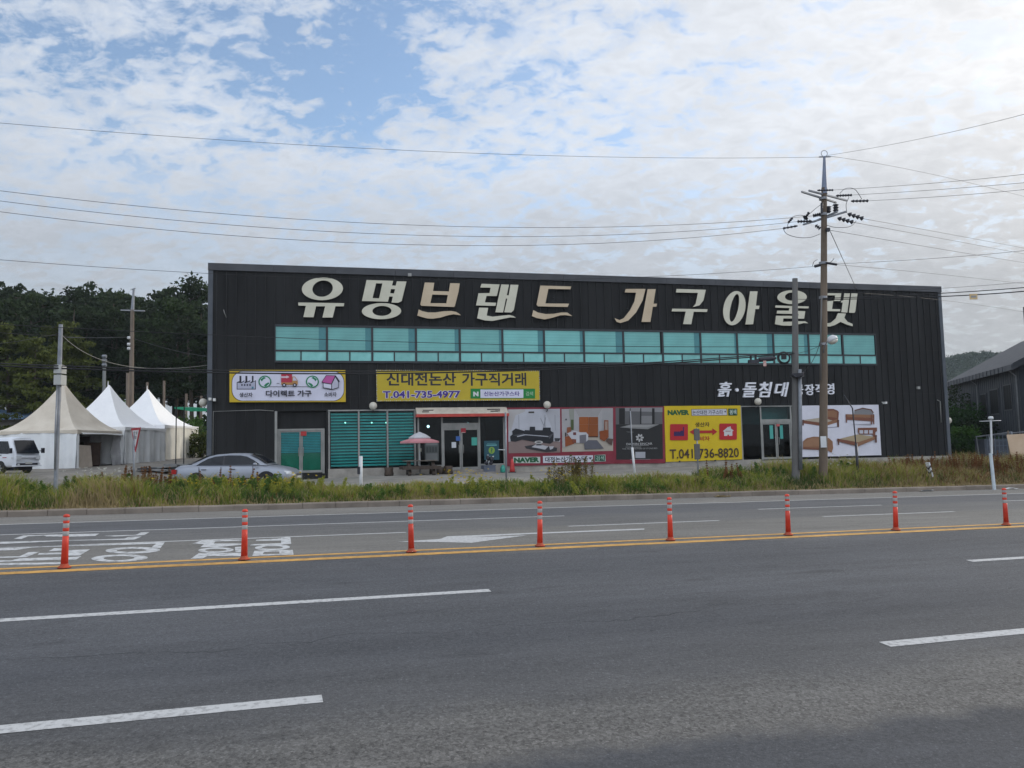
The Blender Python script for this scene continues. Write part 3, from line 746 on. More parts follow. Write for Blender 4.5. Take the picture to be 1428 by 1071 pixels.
# right hand entrance
s0, s1, z0, z1 = B_right
mx2 = [s0 + .04, fac(1062, 605)[0], fac(1104, 605)[0], s1 - .03]; tz = fac(1080, 587.5)[1]
fr = MB(FM)
for x in mx2: fr.box(x - .045, x + .045, -.01, .10, z0, z1)
fr.box(mx2[1] + .045, mx2[2] - .045, -.006, .1, tz - .10, tz + .12); fr.box(s0, s1, -.03, .1, z1 - .002, z1 + .05)
fr.build('side_entrance_frame', m_alu, bld)
MB(FM).box(mx2[0] + .045, mx2[1] - .045, .04, .05, z0, z1 - .002).build('side_entrance_pane', g_dark, bld); MB(FM).box(mx2[1] + .045, mx2[2] - .045, .04, .05, tz + .12, z1 - .002).build('side_entrance_pane', g_green, bld)
MB(FM).box(mx2[2] + .045, mx2[3] - .045, .04, .05, z0, z1 - .002).build('side_entrance_pane', g_dark, bld)
door_pair(mx2[1] + .05, mx2[2] - .05, z0 + .02, tz - .105, .02, m_alu, g_dark)
cv = MB(FM); cv.box(s0 + .1, s1 - .1, .9, 1.3, z1 - 1.0, z1 - .02); cv.build('interior_bulkhead', M('bulkhead_green', (.09, .17, .15), (.12, .2, .18), 1, .8), bld)
# pale conduits on the left wall and small fittings
cn = MB(FM)
a = fac(297.5, 600)[0]; zc = fac(340, 573.5)[1]
cn.tube([(a, -.08, .4), (a, -.08, zc), (a + 2.2, -.08, zc + .05), (B_left[0] - .05, -.08, zc)], .018)
cn.tube([(fac(312, 440)[0], -.05, 9.0), (fac(313, 440)[0], -.09, 8.85), (fac(316, 440)[0], -.05, 8.6)], .02)
q = fac(1309, 560); cn.tube([(q[0] - .15, -.05, q[1] + .1), (q[0], -.12, q[1]), (q[0] + .03, -.06, q[1] - 1.3)], .03)
cn.build('conduit', m_alu, bld)
for px_, py_ in ((571, 384), (1279, 541)):
    q = fac(px_, py_); MB(FM).box(q[0] - .09, q[0] + .09, -.16, -.05, q[1] - .08, q[1] + .08).build('junction_box', M('grey_plastic', (.3, .3, .29)), bld)
for px_, py_ in ((294, 557), (300, 558), (1229.5, 562)):
    q = fac(px_, py_); c_ = MB(FM); c_.bar((q[0], -.03, q[1] + .05), (q[0], -.2, q[1]), .03); c_.box(q[0] - .06, q[0] + .06, -.42, -.16, q[1] - .07, q[1] + .06)
    tag(c_.build('security_camera', M('camera_white', (.62, .62, .60)), None, FM @ Vector((q[0], -.2, q[1]))), {294: 'small white camera on the left corner of the store wall', 300: 'small white camera beside the corner one near the truck sign', 1229.5: 'small white camera at the corner of the bed banner'}[px_], 'camera')

# posters on and behind the glass
def poster(px, py, w, h, col, name, label, y=-.02, extra=None):
    q = fac(px, py); mb = MB(FM); mb.box(q[0] - w / 2, q[0] + w / 2, y - .01, y, q[1] - h / 2, q[1] + h / 2)
    mats = [flat(col)]
    if extra: extra(mb, q, y - .014, mats)
    o = mb.build(name, mats, None, FM @ Vector((q[0], y, q[1] - h / 2))); return tag(o, label, 'poster')
def pal_green(mb, q, y, mats):
    mats.append(flat((.20, .34, .05))); mats.append(flat((.12, .32, .33))); mats.append(flat((.02, .10, .10)))
    mb.plate([ell(q[0], q[1] - .0, .17, .18)], y, None, 1)
    put_text(mb, '?', q[0] - .05, q[0] + .05, q[1] - .12, q[1] + .12, y - .004, 3, .02)
    mb.box(q[0] - .28, q[0] + .28, y - .002, y, q[1] + .24, q[1] + .31, 2); mb.box(q[0] - .2, q[0] + .1, y - .002, y, q[1] - .36, q[1] - .30, 2); mb.box(q[0] - .24, q[0] + .24, y - .002, y, q[1] + .36, q[1] + .38, 2)
poster(685.5, 628, .82, 1.02, (.02, .075, .10), 'poster', 'dark blue poster with a lime disc right of the entrance doors', -.02, pal_green)
poster(638.8, 611.5, .23, .24, (.045, .12, .36), 'poster', 'small blue sticker on the left entrance door leaf', .015)
poster(633, 620.5, .24, .30, (.55, .57, .60), 'poster', 'white paper notice on the left entrance door leaf', .015)
poster(661.5, 615.5, .30, .42, (.06, .33, .27), 'poster', 'mint green notice on the right entrance door leaf', .015)
def red_mark(mb, q, y, mats):
    mats.append(flat((.6, .45, .42))); mb.box(q[0] - .1, q[0] + .1, y - .002, y, q[1] - .12, q[1] - .09, 1)
poster(646.2, 600.3, .26, .24, (.36, .03, .045), 'poster', 'small red square sign at the top of the main entrance doors', -.012, red_mark)
poster(423.4, 604.5, .28, .22, (.40, .04, .04), 'poster', 'small red square sign above the green double doors', .15)
poster(1085.2, 593, .22, .13, (.45, .10, .10), 'poster', 'small red sign on the side entrance door', .012)
poster(1075.8, 602.5, .22, .78, (.07, .33, .29), 'poster', 'tall teal strip notice left on the side entrance door', .012)
poster(1089.8, 602.5, .20, .78, (.06, .30, .27), 'poster', 'tall teal strip notice right on the side entrance door', .012)
def greyp(mb, q, y, mats):
    mats += [flat((.16, .17, .17)), flat((.05, .06, .06))]
    mb.box(q[0] - .3, q[0] + .3, y - .002, y, q[1] - .5, q[1] - .12, 1); mb.box(q[0] - .3, q[0] + .3, y - .002, y, q[1] + .3, q[1] + .44, 1)
    for i in range(4): mb.box(q[0] - .28 + i * .15, q[0] - .18 + i * .15, y - .004, y - .001, q[1] - .05, q[1] + .22, 2)
poster(602, 629, .74, 1.05, (.085, .095, .095), 'poster', 'grey notice board behind the parasol left of the entrance doors', -.02, greyp)
poster(585.5, 627.5, .16, .18, (.30, .30, .24), 'poster', 'tiny pale sticker on the glass behind the parasol pole', -.01)
# lit lamps inside
m_lamp = emit('lit_lamp', (.75, .95, 1.0), 7.0); m_lamp2 = emit('dim_green_lamp', (.45, .95, .75), 1.5)
def inlamp(px, py, y, r, m, label, zcap):
    q = fac(px, py, y); mb = MB(FM); mb.ball((q[0], y, q[1]), r, 10); mb.bar((q[0], y, q[1] + r), (q[0], y, zcap), .006, mi=1)
    tag(mb.build('ceiling_lamp', [m, m_dkfr], None, FM @ Vector((q[0], y, q[1]))), label, 'lamp')
inlamp(597.1, 594.7, .9, .075, m_lamp, 'lit round lamp hanging behind the glass left of the entrance doors', B_ent[3])
inlamp(652.4, 591, .9, .065, m_lamp, 'lit round lamp hanging above the entrance door transom', B_ent[3])
for px_, lab in ((481.5, 'first small lamp glint among the green blinds from the left'), (518.3, 'middle small lamp glint among the green blinds'), (538.5, 'last small lamp glint among the green blinds on the right')):
    inlamp(px_, 589.5, .16, .045, m_lamp2, lab, B_blind[3])
# globe lamps
m_globe = M('opal_globe', (.50, .47, .40), (.60, .57, .50), 3, .35)
for (px_, py_, lab) in ((283.4, 561.3, 'round cream globe lamp at the left end of the store'), (520.3, 566, 'round cream globe lamp over the green blinds'), (763, 564.5, 'round cream globe lamp above the sofa banner'), (1057, 560, 'round cream globe lamp above the side entrance'), (1322.5, 586.5, 'round cream globe lamp at the right end of the store')):
    end = px_ < 300 or px_ > 1300
    yy = .6 if end else -.30
    q = fac(px_, py_, yy)
    t = thing('globe_lamp', lab, 'wall lamp', FM @ Vector((q[0], yy, q[1] - .2)), 'globe lamps along the store front')
    MB(FM).ball((q[0], yy, q[1]), .205, 18).build('globe', m_globe, t)
    a = MB(FM)
    if end:
        sx = S0 if px_ < 300 else SW
        a.tube([(sx, yy, q[1] + .28), ((sx + q[0]) / 2, yy, q[1] + .36), (q[0], yy, q[1] + .3), (q[0], yy, q[1] + .19)], .022)
    else: a.tube([(q[0], -.002, q[1] - .34), (q[0], -.2, q[1] - .36), (q[0], -.3, q[1] - .3), (q[0], -.3, q[1] - .19)], .022)
    a.build('bracket', m_dkfr, t)

# ------------------------------------------------------------------ big roof lettering
m_let = M('cream_letter_face', (.49, .475, .375), (.60, .58, .475), .9, .5, lo=.3, hi=.7)
m_tan = M('tanned_letter_face', (.47, .37, .25), (.55, .45, .32), .9, .5, lo=.3, hi=.7)
m_lside = M('letter_return', (.05, .045, .04))
ZA = lambda q: [(400 + x / 6.491, 375 + y / 6.491) for x, y in q]
ZE = lambda q: [(560 + x / 11.9, 375 + y / 11.9) for x, y in q]
ZBq = lambda q: [(650 + x / 6.491, 380 + y / 6.491) for x, y in q]
ZC = lambda q: [(850 + x / 6.491, 385 + y / 6.491) for x, y in q]
ZD = lambda q: [(1060 + x / 8.925, 385 + y / 8.925) for x, y in q]
LET = [
 ('cream letter ' + '유', m_let, [[ZA(ell(322, 180, 186, 103, 36, .06)), ZA(ell(324, 178, 92, 74, 32, .12))], [ZA([(103, 304), (520, 310), (515, 338), (440, 338), (415, 440), (322, 440), (347, 338), (265, 338), (242, 438), (150, 436), (172, 334), (105, 332)])]]),
 ('cream letter ' + '명', m_let, [[ZA([(722, 100), (963, 108), (952, 150), (985, 152), (996, 112), (1083, 114), (1040, 290), (1010, 306), (948, 304), (960, 250), (928, 250), (915, 297), (680, 290)]), ZA([(808, 130), (865, 132), (835, 266), (776, 264)]), ZA([(943, 182), (980, 184), (970, 222), (935, 220)])],
   [ZA(ell(857, 382, 178, 73, 36, .04)), ZA(ell(861, 380, 86, 45, 30, .06))]]),
 ('tan letter ' + '브', m_tan, [[ZE([(385, 225), (543, 230), (522, 366), (785, 374), (806, 236), (966, 240), (945, 380), (885, 615), (870, 632), (330, 612), (312, 590)]), ZE([(510, 425), (768, 432), (742, 570), (478, 568)])],
   [ZE([(285, 672), (340, 700), (440, 722), (560, 722), (700, 702), (820, 698), (900, 712), (950, 738), (985, 770), (930, 762), (860, 752), (760, 772), (640, 808), (520, 826), (430, 822), (340, 800), (262, 775)])]]),
 ('cream letter ' + '랜', m_let, [[ZBq([(140, 102), (303, 108), (278, 213), (185, 212), (170, 270), (272, 274), (265, 302), (90, 298), (112, 188), (212, 186), (222, 138), (128, 136)])],
   [ZBq([(318, 108), (388, 110), (368, 205), (385, 207), (402, 110), (474, 112), (432, 340), (410, 362), (345, 360), (372, 238), (360, 236), (335, 362), (265, 360)])],
   [ZBq([(118, 318), (200, 320), (186, 390), (240, 400), (330, 390), (390, 384), (430, 395), (452, 410), (400, 406), (330, 420), (240, 438), (170, 434), (100, 415)])]]),
 ('tan letter ' + '드', m_tan, [[ZBq([(672, 118), (952, 126), (945, 152), (745, 148), (718, 280), (932, 282), (920, 312), (650, 306), (638, 290)])],
   [ZBq([(608, 340), (650, 362), (720, 376), (790, 374), (860, 362), (915, 362), (962, 395), (900, 386), (850, 388), (780, 410), (710, 425), (640, 412), (596, 395)])]]),
 ('tan letter ' + '가', m_tan, [[ZC([(146, 116), (326, 116), (300, 220), (240, 330), (170, 402), (100, 425), (65, 415), (45, 380), (90, 398), (130, 380), (185, 310), (225, 230), (240, 150), (138, 148)])],
   [ZC([(345, 118), (418, 118), (398, 250), (430, 250), (424, 276), (392, 278), (370, 415), (290, 415)])]]),
 ('cream letter ' + '구', m_let, [[ZC([(607, 116), (872, 124), (850, 220), (815, 265), (755, 280), (780, 250), (800, 152), (602, 148)])], [ZC([(568, 295), (888, 300), (882, 325), (762, 323), (740, 436), (666, 434), (690, 321), (562, 320)])]]),
 ('cream letter ' + '아', m_let, [[ZC(ell(1130, 290, 100, 155, 36, .13)), ZC(ell(1130, 288, 36, 126, 32, .2))], [ZC([(1272, 138), (1340, 138), (1325, 268), (1358, 268), (1352, 298), (1320, 298), (1300, 436), (1230, 438)])]]),
 ('cream letter ' + '울', m_let, [[ZD(ell(398, 262, 184, 87, 36, .05)), ZD(ell(390, 255, 80, 50, 30, .1))], [ZD([(190, 365), (605, 378), (602, 402), (455, 399), (450, 432), (562, 438), (548, 530), (290, 527), (284, 570), (480, 562), (560, 562), (600, 588), (540, 585), (480, 600), (380, 618), (270, 615), (185, 598), (198, 494), (475, 495), (478, 472), (206, 466), (212, 430), (358, 430), (365, 398), (188, 392)])]]),
 ('cream letter ' + '렛', m_let, [[ZD([(840, 212), (1010, 214), (998, 310), (910, 310), (895, 410), (1000, 412), (995, 438), (830, 436), (822, 400), (840, 312), (925, 305), (935, 240), (838, 240)])],
   [ZD([(1048, 214), (1118, 215), (1085, 455), (1010, 450), (1028, 330), (1005, 328), (1012, 305), (1034, 304)])], [ZD([(1135, 215), (1212, 216), (1185, 440), (1172, 458), (1105, 456)])],
   [ZD([(968, 462), (1068, 466), (1048, 520), (1090, 570), (1150, 595), (1152, 625), (1080, 605), (1000, 570), (930, 610), (870, 628), (820, 626), (815, 590), (880, 580), (940, 530)])]])]
def tosz(loop, off=-.22):
    L = [fac(x, y, off) for x, y in loop]
    return L
q = fac(800, 450)
sgn = thing('rooftop_lettering', 'row of ten big cream and tan slanted letters above the upper windows', 'sign', FM @ Vector((q[0], -.15, q[1])))
for lab, mt, polys in LET:
    mb = MB(FM)
    for k, lp in enumerate(polys): mb.plate([tosz(l) for l in lp], -.22 - k * .002, -.10, 0, 1)
    o = mb.build('letter', [mt, m_lside], sgn); o['label'] = lab
bk = MB(FM)
for lab, mt, polys in LET:
    for lp in polys:
        c = np.mean(np.array(tosz(lp[0])), 0); bk.bar((c[0], -.11, c[1]), (c[0], 0, c[1]), .02)
bk.build('mounting_pins', m_dkfr, sgn)

# ------------------------------------------------------------------ sign boards
class Board:
    """a flat printed board on the facade, art given in pixels of a crop, layered 3 mm apart"""
    def __init__(self, zx, zy, sc, y, mats):
        self.mb = MB(FM); self.zx, self.zy, self.sc, self.y, self.k = zx, zy, sc, y, 0; self.mats = mats; self.idx = {}
        self.ml = []
    def q(self, x, y): return fac(self.zx + x / self.sc, self.zy + y / self.sc, self.y)
    def mi(self, c):
        m = c if not isinstance(c, tuple) else flat(c, .55)
        if m.name not in self.idx: self.idx[m.name] = len(self.ml); self.ml.append(m)
        return self.idx[m.name]
    def poly(self, pts, c, holes=()):
        self.k += 1; y = self.y - .0026 * self.k
        self.mb.plate([[self.q(*p) for p in pts]] + [[self.q(*p) for p in h] for h in holes], y, None, self.mi(c)); return self
    def rect(self, x0, y0, x1, y1, c): return self.poly([(x0, y0), (x0, y1), (x1, y1), (x1, y0)], c)
    def line(self, pts, w, c):
        for (a, b) in zip(pts, pts[1:]):
            d = Vector((b[0] - a[0], b[1] - a[1])); n = Vector((-d.y, d.x)).normalized() * w / 2; e = d.normalized() * w * .4
            self.poly([(a[0] - e.x + n.x, a[1] - e.y + n.y), (a[0] - e.x - n.x, a[1] - e.y - n.y), (b[0] + e.x - n.x, b[1] + e.y - n.y), (b[0] + e.x + n.x, b[1] + e.y + n.y)], c)
            self.k -= 1
        self.k += 1
        return self
    def text(self, t, x0, y0, x1, y1, c, bold=.02, shear=0.0):
        self.k += 1
        a = self.q(x0, (y0 + y1) / 2); b = self.q(x1, (y0 + y1) / 2); lo = self.q((x0 + x1) / 2, y1); hi = self.q((x0 + x1) / 2, y0)
        # follow the slope of the board edges so words run level in the world
        put_text(self.mb, t, a[0], b[0], lo[1], hi[1], self.y - .0026 * self.k, self.mi(c), bold, shear); return self
    def done(self, name, parent): return self.mb.build(name, self.ml, parent)
def board_box(corners, y_front, y_back, mat, name, parent):
    mb = MB(FM); mb.plate([[fac(x, y, y_front) for x, y in corners]], y_front, y_back, 0)
    return mb.build(name, mat, parent)
YEL = (.54, .38, .025); YEL2 = (.58, .42, .012); INK = (.022, .022, .035); WHT = (.62, .62, .74); PURP = (.05, .02, .22); GRN = (.012, .20, .045); DGRN = (.01, .09, .035)
# 1. wide yellow sign with the delivery picture
def sign_thing(name, label, cpx, cpy, y): q = fac(cpx, cpy); return thing(name, label, 'sign', FM @ Vector((q[0], y, q[1])))
t = sign_thing('shop_sign', 'yellow edged white sign with a factory, delivery truck and pink roofed house', 401, 560.5, -.2)
X = lambda x, y: (315 + x / 7.933, 505 + y / 7.933)
board_box([X(40, 85), X(40, 443), X(1326, 440), X(1322, 88)], -.20, -.02, flat(YEL), 'panel', t)
b = Board(315, 505, 7.933, -.201, None)
def rrect(x0, y0, x1, y1, r, n=8):
    o = []
    for cx_, cy_, a0 in ((x0 + r, y0 + r, 180), (x1 - r, y0 + r, 270), (x1 - r, y1 - r, 0), (x0 + r, y1 - r, 90)):
        for i in range(n + 1):
            a = R(a0 + 90 * i / n); o.append((cx_ + r * math.cos(a), cy_ + r * math.sin(a)))
    return o
b.poly(rrect(64, 100, 1310, 432, 120), INK); b.poly(rrect(70, 106, 1304, 426, 116), WHT)
b.poly([(120, 303), (120, 222), (150, 210), (150, 152), (172, 152), (172, 222), (205, 200), (205, 226), (216, 210), (216, 152), (238, 152), (238, 214), (270, 200), (270, 226), (288, 210), (288, 152), (306, 152), (306, 214), (332, 200), (332, 303)], INK)
b.poly([(128, 295), (128, 228), (172, 232), (208, 210), (208, 236), (270, 212), (272, 236), (324, 212), (324, 295)], (.40, .41, .52))
for i in range(4): b.rect(170 + i * 30, 244, 186 + i * 30, 262, INK)
b.rect(286, 272, 306, 292, (.05, .22, .30))
for cx_, fl in ((432, 1), (957, -1)):
    b.poly(ell(cx_, 217, 72, 68), (.012, .19, .085)); b.poly(ell(cx_, 217, 58, 55), WHT)
    b.poly([(cx_ - 50 * fl, 190), (cx_ - 10 * fl, 163), (cx_ + 12 * fl, 175), (cx_ - 20 * fl, 195), (cx_ - 35 * fl, 215)], (.012, .19, .085)); b.poly([(cx_ + 50 * fl, 235), (cx_ + 10 * fl, 272), (cx_ - 12 * fl, 262), (cx_ + 10 * fl, 238), (cx_ + 40 * fl, 225)], (.012, .19, .085))
b.line([(480, 272), (910, 272)], 5, INK)
b.rect(612, 122, 732, 228, (.40, .03, .06)); b.poly([(612, 158), (670, 158), (670, 148), (705, 166), (670, 182), (670, 176), (612, 176)], (.6, .5, .55))
b.poly([(612, 226), (732, 226), (732, 160), (765, 160), (795, 205), (795, 250), (612, 250)], (.42, .22, .08)); b.poly([(742, 168), (762, 168), (788, 206), (742, 206)], (.5, .5, .6))
for cx_ in (645, 762): b.poly(ell(cx_, 254, 22, 20), INK); b.poly(ell(cx_, 254, 10, 9), WHT)
b.line([(565, 236), (592, 236)], 6, INK)
b.poly([(1056, 225), (1108, 145), (1215, 148), (1262, 215), (1248, 225), (1248, 285), (1172, 308), (1072, 288), (1072, 232)], INK)
b.poly([(1064, 222), (1112, 152), (1205, 155), (1165, 240)], (.45, .09, .30)); b.poly([(1080, 236), (1165, 250), (1165, 296), (1080, 280)], WHT); b.poly([(1174, 246), (1210, 170), (1242, 222), (1242, 280), (1174, 300)], (.46, .46, .56))
b.text('다이렉트 가구', 442, 312, 948, 384, INK, .03); b.text('생산자', 150, 338, 296, 388, INK, .025); b.text('소비자', 1088, 332, 1224, 384, INK, .025)
b.done('printed_face', t)
# 2. yellow sign with the telephone number and its border of bulbs
t = sign_thing('shop_sign', 'yellow sign with bulb border, bold black heading and purple phone number over the entrance', 638, 560, -.2)
X = lambda x, y: (520 + x / 5.95, 505 + y / 5.95)
board_box([X(28, 66), X(34, 325), X(1386, 316), X(1380, 72)], -.20, -.02, flat((.47, .36, .03)), 'panel', t)
b = Board(520, 505, 5.95, -.201, None)
b.text('신대전논산', 112, 88, 690, 196, INK, .026); b.text('가구직거래', 738, 88, 1272, 196, INK, .023)
b.text('T.041-735-4977', 80, 236, 728, 302, WHT, .07); b.text('T.041-735-4977', 84, 239, 725, 298, PURP, .03)
b.rect(810, 220, 1345, 302, GRN); b.rect(892, 227, 1248, 297, WHT); b.text('N', 832, 245, 876, 284, (.6, .62, .62), .07); b.text('신논산가구스타', 920, 243, 1216, 282, PURP, .02); b.text('검색', 1268, 244, 1328, 280, (.35, .5, .35), .01)
b.done('printed_face', t)
bm_ = MB(FM); bc = 0
def bulbs(p0, p1, n):
    global bc
    for i in range(n + 1):
        f = i / n; q = fac(*X(p0[0] + (p1[0] - p0[0]) * f, p0[1] + (p1[1] - p0[1]) * f), -.2)
        bm_.ball((q[0], -.212, q[1]), .026, 6, bc % 5); bc += 1
bulbs((28, 68), (1380, 74), 84); bulbs((34, 323), (1384, 314), 84); bulbs((30, 80), (33, 312), 15); bulbs((1380, 84), (1384, 304), 15)
bm_.build('bulb_border', [flat((.6, .6, .62)), flat((.55, .50, .30)), flat((.55, .58, .62)), flat((.5, .36, .25)), flat((.25, .35, .55))], t)
# 3. red framed banners
RED = (.17, .012, .028)
t = sign_thing('picture_banner', 'dark red hoarding with sofa and bedroom pictures and a green search bar', 780, 648, -.12)
X = lambda x, y: (690 + x / 5.492, 540 + y / 5.492)
board_box([X(78, 156), X(95, 604), X(915, 586), X(914, 150)], -.12, -.02, M('red_hoarding', (.15, .011, .024), (.21, .018, .036), 1.2, .6), 'panel', t)
b = Board(700, 560, 10.71, -.121, None)
b.poly([(92, 118), (100, 772), (872, 760), (866, 108)], (.43, .44, .48)); b.poly([(92, 118), (95, 440), (868, 400), (866, 108)], (.44, .45, .50)); b.poly([(92, 118), (350, 118), (340, 150), (200, 210), (140, 420), (95, 450)], (.40, .385, .385))
b.poly([(97, 600), (330, 560), (868, 600), (872, 760), (100, 772)], (.21, .155, .145)); b.poly([(640, 130), (866, 108), (870, 560), (780, 560), (740, 380)], (.38, .385, .42))
for x0 in (250, 640, 790): b.line([(x0, 200), (x0 + 4, 430)], 5, (.17, .18, .2))
b.line([(575, 250), (625, 360)], 5, (.16, .16, .17)); b.line([(650, 240), (625, 380)], 5, (.16, .16, .17))
SF = (.014, .015, .02)
b.poly([(120, 520), (155, 490), (150, 440), (205, 400), (335, 440), (340, 425), (410, 430), (415, 375), (492, 375), (495, 428), (605, 428), (612, 388), (725, 388), (728, 440), (770, 465), (765, 600), (720, 628), (470, 600), (300, 570), (200, 600), (130, 590)], SF)
b.poly([(220, 515), (330, 488), (690, 515), (690, 528), (350, 502), (230, 530)], (.35, .36, .4)); b.poly([(160, 505), (325, 470), (325, 485), (215, 512)], (.05, .052, .06)); b.poly([(690, 515), (765, 470), (768, 480), (705, 560)], (.07, .07, .08))
b.poly([(335, 668), (500, 640), (820, 690), (815, 740), (660, 755), (360, 700)], (.03, .03, .035)); b.poly([(440, 680), (500, 640), (600, 650), (690, 670), (640, 720), (560, 700)], (.42, .42, .45)); b.poly([(700, 668), (770, 668), (760, 700), (715, 720)], (.4, .4, .43))
b.poly(ell(545, 608, 62, 24), (.45, .44, .43)); b.poly(ell(545, 606, 38, 10), (.05, .05, .055)); b.poly([(520, 630), (575, 630), (590, 655), (505, 655)], (.06, .06, .065)); b.poly([(780, 545), (870, 548), (850, 590), (790, 590)], (.03, .03, .035))
b.done('sofa_picture', t)
b = Board(780, 560, 11.9, -.121, None)
b.poly([(38, 125), (45, 835), (892, 818), (888, 108)], (.34, .33, .34)); b.poly([(45, 700), (300, 560), (700, 590), (892, 700), (892, 818), (45, 835)], (.37, .33, .28)); b.poly([(250, 118), (320, 240), (640, 240), (715, 110)], (.29, .28, .28)); b.poly([(715, 110), (888, 108), (892, 700), (700, 590)], (.31, .305, .31))
b.poly([(155, 120), (245, 118), (240, 470), (190, 480)], (.24, .25, .22)); b.rect(190, 300, 235, 470, (.06, .085, .03))
for i in range(2):
    for j in range(2): b.rect(328 + 158 * i, 255 + 125 * j, 483 + 158 * i, 378 + 200 * j, (.27 - .05 * i, .075 - .012 * i, .016))
b.rect(330, 575, 640, 592, (.05, .015, .008)); b.poly([(45, 500), (85, 500), (95, 760), (50, 760)], (.33, .32, .32))
b.poly([(122, 430), (185, 420), (210, 560), (125, 560)], (.22, .075, .035)); b.poly([(90, 585), (200, 560), (240, 610), (240, 700), (95, 750)], (.23, .06, .018)); b.poly([(92, 515), (110, 515), (112, 570), (92, 585)], (.03, .02, .02))
b.poly([(125, 530), (230, 480), (340, 510), (440, 510), (475, 550), (478, 680), (280, 685), (200, 620)], (.44, .44, .47)); b.poly([(330, 560), (440, 545), (442, 690), (332, 690)], (.14, .135, .155)); b.rect(225, 510, 275, 555, (.12, .03, .03)); b.poly([(210, 620), (275, 625), (275, 690), (215, 680)], (.17, .05, .03))
b.poly([(405, 700), (470, 640), (620, 640), (735, 780), (415, 795)], (.10, .10, .12)); b.poly([(740, 310), (808, 310), (808, 480), (740, 480)], (.22, .06, .02)); b.poly([(752, 330), (795, 330), (795, 470), (752, 470)], (.30, .22, .18)); b.poly([(660, 490), (810, 470), (812, 590), (740, 660), (668, 620)], (.22, .055, .016)); b.poly([(780, 610), (890, 620), (860, 730), (770, 660)], (.09, .055, .045)); b.rect(95, 285, 118, 310, (.05, .05, .06))
b.done('bedroom_picture', t)
b = Board(690, 540, 5.492, -.121, None)
b.rect(140, 533, 348, 581, (.45, .5, .46)); b.text('NAVER', 146, 537, 342, 577, DGRN, .07); b.poly([(368, 527), (370, 580), (753, 573), (752, 521)], (.52, .53, .58)); b.text('대전논산가구스타', 385, 530, 700, 572, INK, .02); b.poly([(718, 538), (744, 537), (731, 554)], INK)
b.poly([(763, 520), (765, 570), (848, 567), (846, 516)], (.4, .5, .45)); b.rect(767, 521, 843, 565, (.01, .06, .035)); b.text('검색', 775, 527, 836, 560, (.35, .5, .42), .01)
b.done('search_bar', t)
t = sign_thing('picture_banner', 'black and white banner with a bare bed, a pinwheel emblem and white lettering', 890, 647, -.12)
board_box([X(914.5, 150), X(915.5, 586), X(1306, 582), X(1298, 147)], -.12, -.02, M('red_hoarding', (.15,) * 3), 'panel', t)
b = Board(850, 560, 7.516, -.121, None)
b.poly([(62, 65), (70, 610), (560, 602), (552, 62)], (.018, .018, .019)); b.poly([(62, 65), (64, 240), (555, 235), (552, 62)], (.10, .10, .105)); b.poly([(160, 66), (555, 62), (555, 110), (165, 100)], (.22, .22, .23)); b.poly([(330, 150), (450, 150), (455, 230), (330, 230)], (.19, .19, .195))
for x0, w_ in ((100, 60), (445, 26), (210, 10), (320, 12)): b.rect(x0, 70, x0 + w_, 238, (.012, .012, .013))
b.poly([(105, 270), (220, 240), (520, 238), (400, 290), (240, 282)], (.20, .20, .20)); b.poly([(150, 262), (230, 246), (480, 244), (390, 272)], (.27, .27, .265)); b.poly([(170, 312), (250, 315), (250, 325), (190, 325)], (.08, .08, .08))
for i in range(7):
    a = 2 * math.pi * i / 7; c, s = math.cos(a), math.sin(a)
    P_ = lambda u, v: (314 + (u * c - v * s), 380 + (u * s + v * c))
    b.poly([P_(8, -4), P_(24, -14), P_(44, -8), P_(38, 6), P_(20, 6)], (.42, .42, .42)); b.k -= 1
b.k += 1
b.text('DAWIN EINCAR', 175, 432, 446, 455, (.40, .40, .40), .01); b.text('THE FIRST EMOTION OF STONE BED', 130, 486, 498, 500, (.30, .30, .30), .0); b.rect(232, 458, 410, 462, (.25, .25, .25)); b.rect(165, 474, 330, 480, (.22, .22, .22)); b.rect(268, 527, 372, 592, (.33, .34, .37)); b.rect(215, 603, 425, 607, (.25, .25, .25))
b.done('printed_face', t)
# 4. yellow banner
t = sign_thing('picture_banner', 'bright yellow banner with red icons, double arrow and large phone number', 980, 643, -.12)
X = lambda x, y: (900 + x / 4.2, 500 + y / 4.2)
board_box([X(110, 278), X(120, 606), X(568, 590), X(557, 275)], -.12, -.02, flat(YEL2), 'panel', t)
b = Board(850, 560, 7.516, -.121, None)
BR = (.05, .03, .02)
b.text('NAVER', 608, 88, 836, 142, DGRN, .07); b.poly([(856, 80), (860, 150), (1234, 145), (1230, 74)], BR); b.poly([(860, 84), (864, 146), (1230, 141), (1226, 78)], (.5, .5, .55)); b.text('논산대전 가구스타', 868, 90, 1188, 136, INK, .015); b.poly([(1200, 98), (1222, 98), (1211, 118)], INK)
b.rect(1243, 74, 1338, 146, (.01, .06, .03)); b.text('검색', 1255, 84, 1328, 136, (.42, .5, .44), .03)
b.text('생산자', 895, 216, 1046, 264, BR, .015); b.text('소비자', 890, 364, 1048, 412, (.36, .03, .02), .02)
b.poly([(836, 318), (890, 284), (890, 304), (1076, 302), (1076, 280), (1128, 316), (1076, 354), (1076, 330), (890, 332), (890, 352)], (.38, .02, .02))
b.poly(rrect(632, 236, 820, 406, 12, 3), (.40, .018, .022)); b.poly([(672, 362), (672, 322), (688, 306), (690, 322), (708, 306), (710, 322), (728, 306), (730, 322), (750, 300), (755, 306), (766, 306), (766, 268), (778, 264), (780, 362)], (.035, .015, .08))
